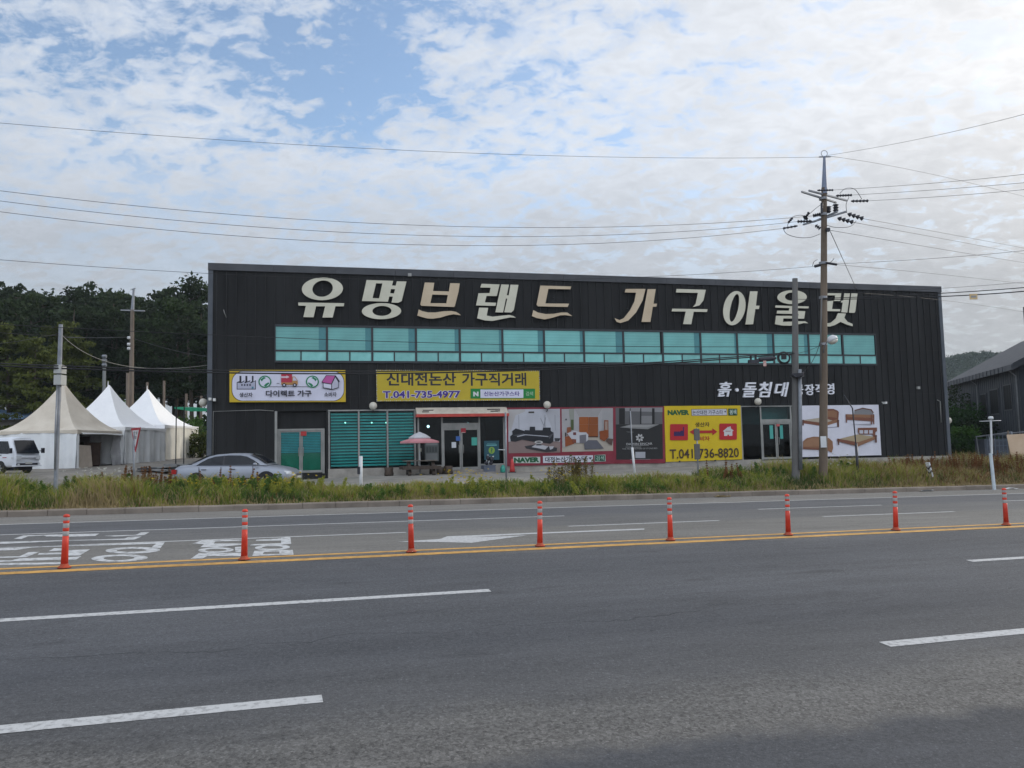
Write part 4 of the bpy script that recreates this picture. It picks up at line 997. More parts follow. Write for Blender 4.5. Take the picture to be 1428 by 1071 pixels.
b.poly(rrect(1148, 230, 1332, 400, 12, 3), (.40, .018, .022)); b.poly([(1184, 312), (1240, 264), (1252, 272), (1252, 262), (1266, 260), (1268, 282), (1300, 306), (1284, 310), (1284, 358), (1250, 360), (1250, 346), (1232, 346), (1232, 360), (1198, 360), (1198, 314)], (.52, .52, .53)); b.rect(1212, 306, 1266, 316, (.35, .2, .2))
b.text('T.041-736-8820', 628, 492, 1352, 592, BR, .012)
b.done('printed_face', t)
# 5. banner with four beds
t = sign_thing('picture_banner', 'white banner showing four carved wooden beds beside the side entrance', 1170, 640, -.12)
X = lambda x, y: (990 + x / 5.712, 515 + y / 5.712)
board_box([X(690, 290), X(694, 700), X(1366, 684), X(1343, 282)], -.12, -.02, flat((.60, .60, .67)), 'panel', t)
b = Board(990, 515, 5.712, -.121, None)
W1, W2, W3, MT = (.17, .065, .04), (.24, .12, .065), (.10, .04, .025), (.38, .33, .26)
def bed_big(f, w1, w2, hi):
    p = lambda u, v: f(u, v)
    b.poly([p(.5, 1.02), p(1.0, .95), p(1.0, 1.0), p(.55, 1.08)], (.28, .28, .33)); b.poly([p(.02, .62), p(.62, .45), p(.98, .55), p(.6, .78)], MT)
    b.poly([p(.6, .12), p(.7, .02), p(.85, .0 + hi), p(.97, .12), p(1.0, .2), p(.98, .72), p(.6, .52)], w1); b.poly([p(.64, .16), p(.85, .1), p(.95, .2), p(.94, .5), p(.64, .42)], w2)
    b.poly([p(0, .62), p(.6, .78), p(.6, .95), p(0, .78)], w1); b.poly([p(.6, .78), p(.98, .55), p(.98, .72), p(.6, .95)], w2); b.poly([p(0, .6), p(.04, .6), p(.04, .9), p(.0, .9)], w3 if False else W3); b.poly([p(.94, .6), p(1.0, .6), p(1.0, .98), p(.95, .98)], W3)
bed_big(lambda u, v: (735 + 292 * u, 312 + 150 * v), W1, W2, .02)
f2 = lambda u, v: (1078 + 226 * u, 308 + 130 * v)
b.poly([f2(.2, 1.02), f2(.95, .95), f2(.9, 1.06)], (.30, .30, .34)); b.poly([f2(.3, .4), f2(.32, .12), f2(.6, .0), f2(.9, .1), f2(1.0, .4), f2(1, .55), f2(.3, .5)], (.19, .19, .20)); b.poly([f2(.3, .14), f2(.6, -.02), f2(.92, .08), f2(1.0, .3), f2(.96, .3), f2(.88, .14), f2(.6, .06), f2(.34, .18)], W3)
b.poly([f2(0, .38), f2(1, .42), f2(1, .6), f2(0, .55)], W2); b.poly([f2(.02, .55), f2(.96, .6), f2(.96, .82), f2(.02, .72)], W1)
for u in (0.0, .88, .96): b.poly([f2(u, .4), f2(u + .05, .4), f2(u + .05, 1.0 if u > .5 else .9), f2(u + .01, 1.0 if u > .5 else .9)], W1)
f3 = lambda u, v: (738 + 240 * u, 536 + 128 * v)
b.poly([f3(.1, .85), f3(.95, 1.0), f3(.6, .95)], (.30, .30, .34)); b.poly([f3(.0, .3), f3(.12, .1), f3(.35, .0), f3(.6, .02), f3(.62, .25), f3(.85, .08), f3(.98, .3), f3(1.0, .7), f3(.95, 1.0), f3(.8, .85), f3(0.0, .78)], W2)
b.poly([f3(.02, .34), f3(.3, .1), f3(.58, .12), f3(.6, .6), f3(.02, .62)], (.28, .15, .085)); b.poly([f3(.6, .3), f3(.82, .15), f3(.84, .8), f3(.62, .76)], W1); b.poly([f3(0, .66), f3(.62, .7), f3(.62, .8), f3(0, .76)], W1)
f4 = lambda u, v: (1008 + 318 * u, 464 + 150 * v)
b.poly([f4(.02, .62), f4(.52, .36), f4(.98, .5), f4(.52, .82)], (.34, .27, .17)); b.poly([f4(.52, .02), f4(1.0, .0), f4(1.0, .2), f4(.96, .24), f4(.96, .5), f4(.9, .5), f4(.9, .36), f4(.58, .36), f4(.55, .36), f4(.52, .2)], W1)
for u in (.56, .68, .8): b.poly([f4(u, .14), f4(u + .09, .14), f4(u + .09, .32), f4(u, .32)], (.44, .44, .49))
b.poly([f4(0, .58), f4(.52, .78), f4(.52, 1.0), f4(0, .72)], W1); b.poly([f4(.52, .78), f4(.98, .46), f4(.98, .6), f4(.52, 1.0)], W2); b.poly([f4(.01, .6), f4(.05, .6), f4(.05, .92), f4(.02, .92)], W3); b.poly([f4(.94, .4), f4(.99, .4), f4(.99, .8), f4(.95, .8)], W3)
b.done('printed_face', t)
# 6. white wall lettering
t = sign_thing('wall_lettering', 'white slanted letters fixed to the cladding above the side entrance', 1080, 554, -.1)
m_wl = M('white_letter', (.64, .65, .70), (.72, .73, .78), 2, .5)
X = lambda x, y: (990 + x / 5.712, 515 + y / 5.712)
for ch, x0, y0, x1, y1, sh in (('흙', 66, 100, 178, 218, .25), ('·', 205, 150, 232, 178, 0), ('돌', 265, 104, 374, 222, .25), ('침', 390, 100, 502, 222, .25), ('대', 515, 103, 634, 218, .25), ('공', 682, 120, 745, 206, 0), ('장', 762, 118, 832, 206, 0), ('직', 842, 116, 908, 202, 0), ('영', 925, 112, 992, 200, 0)):
    a, b_ = fac(*X(x0, (y0 + y1) / 2), -.12), fac(*X(x1, (y0 + y1) / 2), -.12); lo, hi = fac(*X((x0 + x1) / 2, y1), -.12), fac(*X((x0 + x1) / 2, y0), -.12)
    mb = MB(FM)
    if ch == '·': mb.plate([ell((a[0] + b_[0]) / 2, (lo[1] + hi[1]) / 2, .1, .1, 16)], -.12, -.002)
    else: solid_text(mb, ch, a[0], b_[0], lo[1], hi[1], -.12, -.002, .014 if sh else .012, sh)
    mb.build('letter', m_wl, t)

# ------------------------------------------------------------------ bollards on the centre line
m_org = M('orange_plastic', (.50, .034, .017), (.60, .05, .024), 5, .5, lo=.3, hi=.7, rnd=.12); m_band = M('grey_reflective_band', (.27, .265, .26), (.36, .355, .345), 9, .5); m_dirtyorg = M('scuffed_base', (.24, .06, .03), (.40, .06, .025), 9, .8)
def bollard():
    t = thing('lane_bollard', 'x', 'bollard', (0, 0, 0), 'orange lane bollards on the yellow centre line')
    MB().lathe([(.095, 0), (.09, .014), (.062, .03), (.052, .06)], n=20).build('foot', m_dirtyorg, t)
    MB().lathe([(.052, .04), (.045, .36), (.043, .472)], n=18).build('tube', m_org, t)
    for a, b, m in ((.472, .542, m_band), (.542, .592, m_org), (.592, .66, m_band), (.66, .70, m_org), (.70, .75, m_band)):
        MB().lathe([(.0415, a), (.0435, a + .004), (.0435, b - .004), (.0415, b)], n=18).build('reflective_band' if m is m_band else 'ring', m, t)
    MB().lathe([(.044, .75), (.046, .765), (.040, .785), (.02, .795), (.001, .797)], n=18).build('cap', m_org, t)
    return t
bases = [(93, 790), (340.5, 780), (569.5, 767.5), (745.5, 759.5), (927, 752), (1098, 746), (1246, 739), (1393.5, 731.5)]
labs = ['orange bollard nearest the painted lettering at the far left', 'orange bollard between the two painted word groups', 'orange bollard at the tip of the white turn arrow', 'orange bollard halfway along the turn arrow shaft, below the red hoarding',
        'orange bollard in front of the yellow banner', 'orange bollard in front of the concrete pole', 'orange bollard below the leaning white marker post', 'orange bollard at the far right below the white steel post']
b0 = bollard(); s_prev = None
for i, (px_, py_) in enumerate(bases):
    s, _ = rst(px_, py_)
    p = ROADM @ Vector((s, -.02, road_z(s, 0) + .005))
    if i == 0: o = b0
    else:
        o = b0.copy(); COL.objects.link(o)
        for ch in list(b0.children):
            c = ch.copy(); COL.objects.link(c); c.parent = o
    o.location = p; o['label'] = labs[i]
    o.rotation_euler = (R(random.uniform(-1, 1)), R(1.2 + random.uniform(-.9, .9)), R(random.uniform(0, 90)))
# ------------------------------------------------------------------ poles
m_pole = M('weathered_concrete_pole', (.105, .08, .06), (.185, .142, .105), 1.2, .9, stretch=(1, 1, .3), bump=.1); m_gpole = M('grey_concrete_pole', (.10, .097, .094), (.155, .15, .145), 1.2, .9, stretch=(1, 1, .3)); m_galv = M('galvanised_steel', (.17, .185, .21), (.26, .275, .30), 3, .5, metal=.4)
m_blk = M('black_insulator', (.012, .012, .018), (.03, .03, .04), 4, .4); m_wire = M('black_cable', (.012, .012, .014), (.02, .02, .022), 2, .6); m_steel = M('grey_crossarm', (.20, .21, .23), (.30, .31, .33), 3, .6, metal=.3)
m_white = M('white_painted_steel', (.48, .50, .52), (.60, .61, .62), 2.5, .55); m_brn = M('brown_wood_pole', (.12, .095, .075), (.19, .155, .125), 2, .9, stretch=(1, 1, .3))
ZP = 33.0
base = gp(1144.5, ZP); top = at(1149.3, 262, ZP); tip = at(1149.7, 218, ZP)
up = thing('utility_pole', 'tallest brown concrete utility pole carrying crossarms, insulators and power lines', 'utility pole', base)
MB().bar(base - Vector((0, 0, .3)), top, .175, .11, 16).build('shaft', m_pole, up)
MB().bar(top - Vector((0, 0, .25)), tip, .125, .05, 10).build('steel_extension', M('blue_grey_steel', (.14, .17, .24), (.2, .23, .3), 2, .5), up)
mb = MB(); q = tip
mb.tube([q + Vector((.13 * math.cos(a), 0, .12 + .13 * math.sin(a))) for a in np.linspace(-1.2, 4.3, 14)], .014); mb.box(q.x - .22, q.x + .25, q.y - .03, q.y + .03, q.z - .04, q.z + .0); mb.build('top_bracket', m_steel, up)
def arm(pa, Ya, pb, Yb, h=.045):
    a, b = at(*pa, Ya), at(*pb, Yb); z = (a.z + b.z) / 2; a.z = b.z = z
    return a, b, MB().tube([a, b], h, 4, smooth=False).build('crossarm', m_steel, up)
sc_ = ZP / 31
a1 = arm((1118, 268), 30.2 * sc_, (1166, 282), 31.7 * sc_); a2 = arm((1128, 265.5), 30.5 * sc_, (1181, 280), 31.9 * sc_); a3 = arm((1120, 312.5), 31.9 * sc_, (1180, 296), 30.2 * sc_); a4 = arm((1134, 309), 32.0 * sc_, (1168, 295.5), 30.6 * sc_)
def insul(pts, n=4, r=.075, name='insulator', body=.03):
    """string of sheds between two points"""
    a, b = pts; d = b - a; mb = MB(); mb.bar(a, b, body, n=6)
    for i in range(n):
        c = a + d * ((i + .5) / n); e = d.normalized() * (d.length / n * .28)
        mb.bar(c - e, c + e, r * .55, r, 10)
    mb.build(name, m_blk, up)
def px3(px, py, Y): return at(px, py, Y)
for p0, p1, n, r in (((1140, 265.5), (1162, 265), 6, .05), ((1166, 273), (1188, 272), 6, .06), ((1187, 280.5), (1211, 280), 5, .065), ((1182, 298), (1204, 305), 4, .10), ((1168, 304), (1190, 310), 4, .10), ((1132, 308.5), (1112, 309), 5, .07), ((1145, 298.5), (1134, 301), 4, .08), ((1112, 315), (1092, 318.5), 4, .055), ((1137, 314), (1144, 319), 3, .09), ((1122, 305), (1124, 303), 2, .12)):
    insul((px3(*p0, ZP - .4), px3(*p1, ZP - .4)), n, r)
for x_, y0_, y1_ in ((1155.2, 288, 297), (1165.5, 285, 296)): insul((px3(x_, y1_, ZP), px3(x_, y0_, ZP)), 3, .12, 'surge_arrester', .08)
for p0, p1 in (((1122, 306), (1128, 296)), ((1099, 311), (1105, 304))): insul((px3(*p0, ZP - .4), px3(*p1, ZP - .4)), 3, .06, 'fuse_cutout', .035)
mb = MB(); mb.bar(px3(1146, 297, ZP - .26), px3(1146, 283, ZP - .26), .05, n=6); mb.box(*sum(([c - .07, c + .07] for c in px3(1154.5, 320.5, ZP - .2)), [])); mb.build('clamp', m_blk, up)
def jump(pts):
    P = [px3(*p, ZP - .35) for p in pts]; n = len(P); out = []
    for i in range(n - 1):
        p0, p1, p2, p3 = P[max(i - 1, 0)], P[i], P[i + 1], P[min(i + 2, n - 1)]
        for k in range(6):
            t = k / 6; out.append(.5 * ((2 * p1) + (p2 - p0) * t + (2 * p0 - 5 * p1 + 4 * p2 - p3) * t * t + (3 * p1 - p0 - 3 * p2 + p3) * t ** 3))
    MB().tube(out + [P[-1]], .012, 4).build('jumper_wire', m_wire, up)
for pts in ([(1171, 270), (1179, 263), (1192, 264), (1202, 278)], [(1184, 275), (1180, 285), (1181, 297)], [(1092, 318), (1097, 326), (1112, 331), (1130, 331), (1144, 326)], [(1127, 300), (1136, 292), (1145, 285)], [(1098, 315), (1103, 304), (1116, 300), (1124, 303)], [(1153, 314), (1165, 317), (1185, 316), (1194, 308)], [(1160, 288), (1163, 284), (1165, 281)],
            [(1133, 371), (1135, 365), (1140, 362)], [(1157, 367), (1162, 362), (1163, 360)]): jump(pts)
for z_ in (367, 299, 277, 415, 480): c = px3(1147.8, z_, ZP); MB().bar(c - Vector((0, 0, .05)), c + Vector((0, 0, .05)), .165, n=14).build('band', m_steel, up)
mb = MB(); mb.bar(px3(1136, 371.5, ZP - .2), px3(1144, 369.5, ZP - .2), .06, n=6); mb.bar(px3(1152, 366.5, ZP - .2), px3(1167, 369, ZP - .2), .05, n=6); mb.build('low_clamp', m_blk, up)
c = px3(1146, 410, ZP - .2); MB().tube([px3(1144.5, 530, ZP - .21), px3(1144.5, 460, ZP - .21), px3(1146, 412, ZP - .19)], .03).build('riser_conduit', m_gpole, up)
mb = MB(); c = px3(1149, 617, ZP - .22); mb.box(c.x - .13, c.x + .1, c.y - .01, c.y + .02, c.z - .2, c.z + .25); mb.build('number_plate', m_white, up)
# street lamp head on the pole
sl_t = thing('street_lamp', 'white cobra street lamp on a short curved arm from the tall pole', 'street lamp', px3(1148, 487, ZP))
MB().tube([px3(1148, 492, ZP - .15), px3(1149.5, 484, ZP - .3), px3(1153, 477, ZP - .55), px3(1158, 473, ZP - .75)], .022).build('arm', m_steel, sl_t)
c = px3(1160.5, 473, ZP - .85); mb = MB(); mb.lathe([(.02, .16), (.12, .13), (.2, .04), (.21, -.05), (.19, -.10)], c, 14, axis=(-.35, .35, 1)); mb.build('head', m_white, sl_t)
MB().lathe([(.18, -.09), (.15, -.16), (.05, -.2), (.001, -.205)], c, 14, axis=(-.35, .35, 1)).build('lens', m_globe, sl_t)
# concrete pole with steel pipe
b_ = gp(1106.5, 32.6); tp = at(1108.6, 388.5, 32.6)
cp = thing('concrete_pole', 'plain grey concrete pole with cables and a cable coil left of the tall pole', 'utility pole', b_)
MB().bar(b_ - Vector((0, 0, .3)), tp, .165, .108, 14).build('shaft', m_gpole, cp)
MB().tube([at(1116.5, 655, 32.4), at(1116, 590, 32.4), at(1115.3, 515, 32.4)], .075, 8).build('steel_pipe', m_galv, cp)
mb = MB(); c = at(1112, 523, 32.4)
mb.bar(c - Vector((0, 0, .06)), c + Vector((0, 0, .06)), .26, n=10); mb.tube([at(1104, 521, 32.3), at(1110, 526, 32.2), at(1117, 525, 32.2), at(1121, 519, 32.3)], .035); mb.build('clamp', m_blk, cp)
mb = MB(); c = at(1093.5, 499, 32.3)
for k in range(4):
    r = .19 + .02 * k; mb.tube([c + Vector((r * math.cos(a) * 1.05, .02 * k, r * math.sin(a))) for a in np.linspace(0, 2 * math.pi, 22)], .014, 5)
mb.box(c.x - .10, c.x + .08, c.y - .05, c.y + .05, c.z - .06, c.z + .1)
tag(mb.build('cable_coil', m_wire, None, c), 'round coil of black cable hung beside the grey concrete pole', 'cable coil')
c = at(1069, 501.5, 32.3); mb = MB(); mb.bar(c - Vector((.30, 0, 0)), c + Vector((.25, 0, .04)), .10, n=10); mb.bar(c + Vector((.25, 0, .04)), c + Vector((.38, 0, .05)), .05, n=8); mb.bar(c - Vector((.30, 0, 0)), c - Vector((.4, 0, .0)), .05, n=8)
tag(mb.build('splice_closure', m_blk, None, c), 'black cylindrical cable joint hanging on the cable before the coil', 'cable joint')
c = at(1050.5, 504.5, 32.3); mb = MB(); mb.box(c.x - .2, c.x + .2, c.y - .09, c.y + .09, c.z - .07, c.z + .07); mb.box(c.x - .13, c.x - .06, c.y - .03, c.y + .03, c.z + .07, c.z + .24); mb.box(c.x + .06, c.x + .13, c.y - .03, c.y + .03, c.z + .07, c.z + .24)
tag(mb.build('cable_box', m_blk, None, c), 'small flat black cable box hanging left of the cable joint', 'cable box')
c = at(1066.5, 506.5, 32.1); mb = MB(); mb.box(c.x - .06, c.x + .06, c.y - .01, c.y + .01, c.z - .12, c.z + .1)
tag(mb.build('cable_tag', M('pink_tag', (.42, .2, .18), (.55, .4, .36), 8), None, c), 'pale pink tag hanging under the cable joint', 'tag')
# left pole
b_ = gp(79, 25.2)
lp = thing('sign_pole', 'grey steel pole with two white boxes in front of the beige tent', 'pole', b_)
MB().bar(b_ - Vector((0, 0, .2)), at(81.5, 560, 25.2), .068, .064, 12).build('lower_shaft', m_galv, lp); MB().bar(at(81.5, 560, 25.2), at(84.8, 452.5, 25.2), .075, .062, 12).build('upper_shaft', m_galv, lp)
for y0_, y1_ in ((509, 521), (523, 537)):
    c0, c1 = at(77.6, y1_, 25.1), at(88, y0_, 25.1); MB().box(c0.x, c1.x, 24.98, 25.3, c0.z, c1.z).build('box', M('pale_grey_box', (.36, .37, .36), (.44, .44, .43), 2), lp)
mb = MB(); c = at(77.5, 590, 25.2); mb.tube([at(76.5, 655, 25.1), at(77.3, 600, 25.1), at(80, 540, 25.1)], .028); mb.build('conduit', m_galv, lp)
# far utility pole behind the tents and its neighbours
def farpole(px0, py0, px1, py1, Y, r0, r1, m, label, name='utility_pole', cat='utility pole'):
    b_ = gp(px0, Y); t = thing(name, label, cat, b_); MB().bar(b_ - Vector((0, 0, .3)), at(px1, py1, Y), r0, r1, 10).build('shaft', m, t); return t
t = farpole(182, 640, 184.6, 432, 66, .24, .15, m_brn, 'distant brown utility pole with one crossarm behind the white tents')
MB().bar(at(184.5, 434, 66), at(186.6, 403, 66), .15, .08, 8).build('steel_extension', m_galv, t)
MB().tube([at(168.5, 432.5, 66), at(202, 433.5, 66)], .07, 4, smooth=False).build('crossarm', m_steel, t); MB().tube([at(184, 404, 66), at(189, 402, 66)], .06, 4).build('top_bracket', m_steel, t)
for y_ in (471, 480, 486): insul_ = MB().bar(at(178, y_, 65.8), at(181.5, y_, 65.8), .12, n=8).build('insulator', m_white, t)
farpole(177.5, 640, 178, 520, 65, .13, .12, m_brn, 'short brown post leaning against the distant utility pole', 'wooden_post', 'post')
t = farpole(144.5, 640, 145.5, 500, 75, .2, .15, M('pale_pole', (.22, .23, .23)), 'short grey pole with insulators behind the middle tent')
for y_ in (497, 503, 509): MB().bar(at(143, y_, 74.8), at(148.3, y_, 74.8), .16, n=8).build('insulator', m_galv, t)
MB().bar(at(145.5, 500, 75), at(145.6, 495, 75), .18, n=8).build('cap', m_galv, t)
for px_, py_, lab in ((205, 533, 'thin wooden post peeping above the right tent peak'), (228.5, 531, 'wooden post right of the right tent peak'), (259.5, 549, 'wooden post behind the green netting frame'), (280.3, 552, 'thin post at the left corner of the store')):
    farpole(px_, 640, px_ + .3, py_, 68, .12, .10, m_brn, lab, 'wooden_post', 'post')
# small posts in the verge
def post(name, label, cat, px0, Y, pts, r, m, extra=None):
    b_ = gp(px0, Y); t = thing(name, label, cat, b_)
    P = [b_ - Vector((0, 0, .25))] + [at(x, y, Y) for x, y in pts]
    MB().tube(P, r, 8).build('pole', m, t)
    if extra: extra(t, Y)
    return t
post('marker_post', 'short white post in the verge before the green blinds', 'post', 502.8, 30.5, [(503.2, 636)], .065, m_white, lambda t, Y: MB().box(*sum(([c - e, c + e] for c, e in zip(at(500.3, 656, Y - .05), (.05, .03, .14))), [])).build('reflector', m_blk, t))
post('thin_pole', 'thin steel pole in the verge right of the canopy', 'pole', 705, 32.5, [(705, 575)], .038, m_galv, lambda t, Y: MB().tube([at(695, 627, Y), at(706, 627.5, Y)], .018).build('side_arm', m_white, t))
post('thin_pole', 'slim two tone pole before the black banner', 'pole', 884.6, 32.8, [(881.5, 625), (879, 573)], .022, m_galv, lambda t, Y: MB().tube([gp(884.6, Y), at(881.5, 624, Y)], .048).build('white_sleeve', m_white, t))
def edge_sign(t, Y):
    for (x0, y0, x1, y1) in ((969, 598, 974.5, 614), (968.5, 619, 976, 641)):
        a, b = at(x0, y1, Y - .1), at(x1, y0, Y - .1); c = (a + b) / 2; w = (b.x - a.x) / 2
        m4 = Matrix.Translation((c.x, c.y, 0)) @ Matrix.Rotation(R(57), 4, 'Z')
        MB().box(-.30, .30, -.012, .012, a.z, b.z, 0, m4).build('sign_plate', M('sign_back', (.025, .032, .042), (.04, .048, .06), 2, .7), t)
post('traffic_sign', 'grey traffic sign seen edge on before the yellow banner', 'traffic sign', 972, 32.8, [(971.5, 597)], .03, m_galv, edge_sign)
post('bent_pole', 'thin black pole bent at the top before the bed banner', 'pole', 1194.3, 34, [(1193.8, 622), (1188.8, 569.5), (1177, 551)], .028, m_blk, lambda t, Y: MB().tube([gp(1194.3, Y), at(1193.8, 618, Y)], .055).build('sleeve', m_blk, t))
# leaning chevron marker
b_ = gp(1298.5, 34.0); t = thing('marker_post', 'leaning white marker post with black chevrons at the right verge', 'post', b_)
ax = (at(1293.5, 645, 34.0) - b_); ln = ax.length; m4 = Matrix.Translation(b_) @ ax.to_track_quat('Z', 'Y').to_matrix().to_4x4() @ Matrix.Rotation(R(20), 4, 'Z')
MB().box(-.09, .09, -.035, .035, -.2, ln, 0, m4).build('body', m_white, t)
mb = MB()
for z0 in (.22, .42): mb.add([m4 @ Vector(p) for p in ((-.088, -.04, ln - z0), (0, -.04, ln - z0 - .1), (.088, -.04, ln - z0), (.088, -.04, ln - z0 + .09), (0, -.04, ln - z0 - .01), (-.088, -.04, ln - z0 + .09))], [(0, 1, 4, 5), (1, 2, 3, 4)]); mb.add([m4 @ Vector((x, .0 if 0 else y, z)) for x, y, z in ((.094, -.03, ln - z0), (.094, .03, ln - z0), (.094, .03, ln - z0 + .09), (.094, -.03, ln - z0 + .09))], [(0, 1, 2, 3), (3, 2, 1, 0)])
mb.build('chevron', m_blk, t)
# white post with T head at the right
b_ = gp(1382.6, 33.2); t = thing('camera_post', 'white two tone post with a thin T bar at the right edge', 'post', b_)
MB().bar(b_ - Vector((0, 0, .2)), at(1381.3, 632, 33.2), .07, .066, 12).build('lower_post', M('pale_blue_paint', (.42, .48, .52), (.55, .6, .62), 2), t)
MB().bar(at(1383.2, 633, 33.2), at(1381.6, 585, 33.2), .042, .04, 10).build('upper_post', m_white, t)
MB().tube([at(1366, 587.5, 33.2), at(1396, 586.5, 33.2)], .014).build('cross_bar', m_white, t); c = at(1381.6, 583, 33.2); MB().lathe([(.09, -.06), (.1, .0), (.08, .06), (.001, .08)], c, 12).build('head', m_white, t)
MB().tube([at(1385.5, 612, 33.3), at(1384.5, 620, 33.3), at(1386, 634, 33.3)], .03).build('bracket', m_blk, t)
# yield sign
b_ = gp(187.5, 27.0); t = thing('yield_sign', 'white triangular yield sign with red border on a thin pole', 'traffic sign', b_)
MB().tube([b_ - Vector((0, 0, .2)), at(187, 650, 27.0), at(187.6, 606, 27.0)], .035, 8).build('pole', m_galv, t)
c = at(189.5, 608, 26.93); m4 = Matrix.Translation(c) @ Matrix.Rotation(R(-48), 4, 'Z')
def tri_plate(k, y, y1, mi, mb): mb.plate([[(-.47 * k, .27 * k), (.47 * k, .27 * k), (0.0, -.54 * k)][::-1]], y, y1, mi)
mb = MB(m4); tri_plate(1, -.01, .01, 0, mb); tri_plate(.70, -.014, None, 1, mb); put_text(mb, '양 보', -.20, .20, .04, .16, -.018, 2, .02); put_text(mb, 'YIELD', -.12, .12, -.09, .0, -.018, 2, .02)
mb.build('sign_plate', [flat((.38, .025, .04)), flat((.62, .62, .62)), flat((.05, .05, .06))], t)

# ------------------------------------------------------------------ overhead wires
def wire(label, pts, r=.013, name='power_line', cat='cable', group=None, lines=1):
    """smooth cable through 3-D points (parabola through three)"""
    P = [at(*p) for p in pts]
    if len(P) == 2: P = [P[0], (P[0] + P[1]) / 2 - Vector((0, 0, (P[1] - P[0]).length * .006)), P[1]]
    a, m, b = P[0], P[1], P[-1]
    tm = (m - a).length / ((m - a).length + (b - m).length)
    out = []
    for i in range(33):
        t = i / 32
        out.append(a * ((t - tm) * (t - 1) / (tm)) + m * (t * (t - 1) / (tm * (tm - 1))) + b * (t * (t - tm) / (1 - tm)))
    mb = MB(); mb.tube(out, r * .55, 5)
    o = mb.build(name, m_wire, None, out[16]); tag(o, label, cat, group); return o
ZL = 24
wire('topmost thin wire crossing the whole sky to the pole tip', [(-40, 168, ZL), (714, 215.5, 29), (1147, 219, ZP)], .012)
wire('upper of the three power lines coming from the left', [(-40, 261, ZL), (700, 317, 29), (1134, 301, ZP - .4)], .014)
wire('middle one of the three power lines coming from the left', [(-40, 275, ZL), (700, 330, 29), (1112, 309, ZP - .4)], .014)
wire('lowest of the three power lines coming from the left', [(-40, 290, ZL), (700, 342.5, 29), (1092, 318.5, ZP - .4)], .014)
wire('thin wire running just along the store roof edge', [(-40, 359, ZL), (580, 390.5, 29), (1137, 371.5, ZP - .2)], .013)
wire('thin wire passing in front of the upper windows', [(-40, 450, ZL), (600, 478, 29.5), (1144, 483, ZP - .2)], .02)
wire('upper strand of the black cable bundle over the shop signs', [(-40, 505, ZL), (560, 517.5, 29), (1106, 491, 32.5)], .038)
wire('lower strand of the black cable bundle over the shop signs', [(-40, 508.5, ZL), (560, 520.5, 29), (1106, 493, 32.5)], .046)
wire('cable from the coil rising to the tall pole', [(1098, 493, 32.4), (1120, 491, 32.6), (1146, 480, ZP - .2)], .016)
wire('cable sagging down the tall pole to the pipe top', [(1146, 440, ZP - .2), (1135, 500, 32.7), (1117, 522, 32.4)], .022)
wire('wire from the pole tip up to the right edge', [(1152, 217, ZP), (1300, 190, 26), (1470, 148, 20)], .011)
wire('wire from the pole tip falling away to the right', [(1155, 217.5, ZP), (1300, 243, 46), (1470, 285, 60)], .016)
wire('top line of the three running up right', [(1162, 265, ZP - .4), (1300, 255.5, 29), (1470, 238, 24)], .013)
wire('middle line of the three running up right', [(1188, 272, ZP - .4), (1300, 265, 29), (1470, 251, 24)], .013)
wire('bottom line of the three running up right', [(1211, 280, ZP - .4), (1320, 273.5, 29), (1470, 260, 24)], .013)
wire('line from the upper dark insulator string falling right', [(1204, 305, ZP - .4), (1310, 324, 41), (1470, 354, 55)], .017)
wire('line from the lower dark insulator string falling right', [(1190, 310, ZP - .4), (1310, 332, 41), (1470, 362, 55)], .017)
wire('line from the black clamp falling right', [(1157, 321, ZP), (1310, 347, 41), (1470, 373, 55)], .017)
wire('line from the low clamp rising slightly right', [(1165, 368, ZP - .2), (1300, 360.5, 29), (1470, 345, 24)], .012)
wire('line from the low clamp falling slightly right', [(1166, 369, ZP - .2), (1300, 381.5, 40), (1470, 401, 52)], .014)
q = FM @ Vector((fac(1196, 396)[0], .1, 11.0)); mb = MB(); mb.tube([at(1158, 323, ZP), q], .014, 5); tag(mb.build('guy_wire', m_wire, None, q), 'steep guy wire from the tall pole to the roof edge', 'cable')
wire('upper bundle strand running behind the last roof letter to the right edge', [(1148, 416, ZP - .2), (1313, 409, 29), (1470, 397, 24)], .028)
wire('lower bundle strand running behind the last roof letter to the right edge', [(1148, 417.5, ZP - .2), (1313, 413.5, 29), (1470, 402, 24)], .034)
wire('thin pale wire leaving the right roof corner upward', [(1180, 409, ZP - .1), (1314, 402, 31), (1470, 389, 26)], .010)
wire('thin wire dropping from the right roof corner', [(1200, 409, ZP + 1), (1317, 419, 44), (1470, 442, 56)], .013)
wire('cable between the grey concrete pole and the tall pole', [(1108, 417, 32.6), (1128, 417.5, 32.8), (1148, 417, ZP - .2)], .018)
wire('wire from the left pole to the left picture edge, upper', [(-30, 460, 20), (30, 466, 23), (83, 468, 25.2)], .010)
wire('wire from the left pole to the left picture edge, lower', [(-30, 480, 20), (30, 475, 23), (83, 465, 25.2)], .010)
wire('pale rope sagging from the left pole to the store corner', [(86, 467, 25.2), (225, 514, 36), (291, 509, 40.3)], .022).data.materials[0] = M('pale_rope', (.22, .22, .20), (.3, .3, .27), 4)
wire('thin wire from the left pole to the distant pole', [(90, 470, 26), (140, 471, 45), (178, 470, 65)], .03)
wire('thin wire from the distant pole to the store', [(186, 472, 66), (240, 488, 58), (290, 497, 50)], .03)
c = at(1357.5, 413.5, 27.2); mb = MB(); mb.box(c.x - .13, c.x + .13, c.y - .01, c.y + .01, c.z - .10, c.z + .09); mb.box(c.x - .09, c.x + .09, c.y - .013, c.y - .0101, c.z - .04, c.z + .03, 1)
tag(mb.build('cable_marker', [M('yellow_tag', (.52, .36, .17), (.6, .45, .25), 8), flat((.3, .3, .3))], None, c), 'small yellow marker plate hanging on the cables at the right', 'tag')

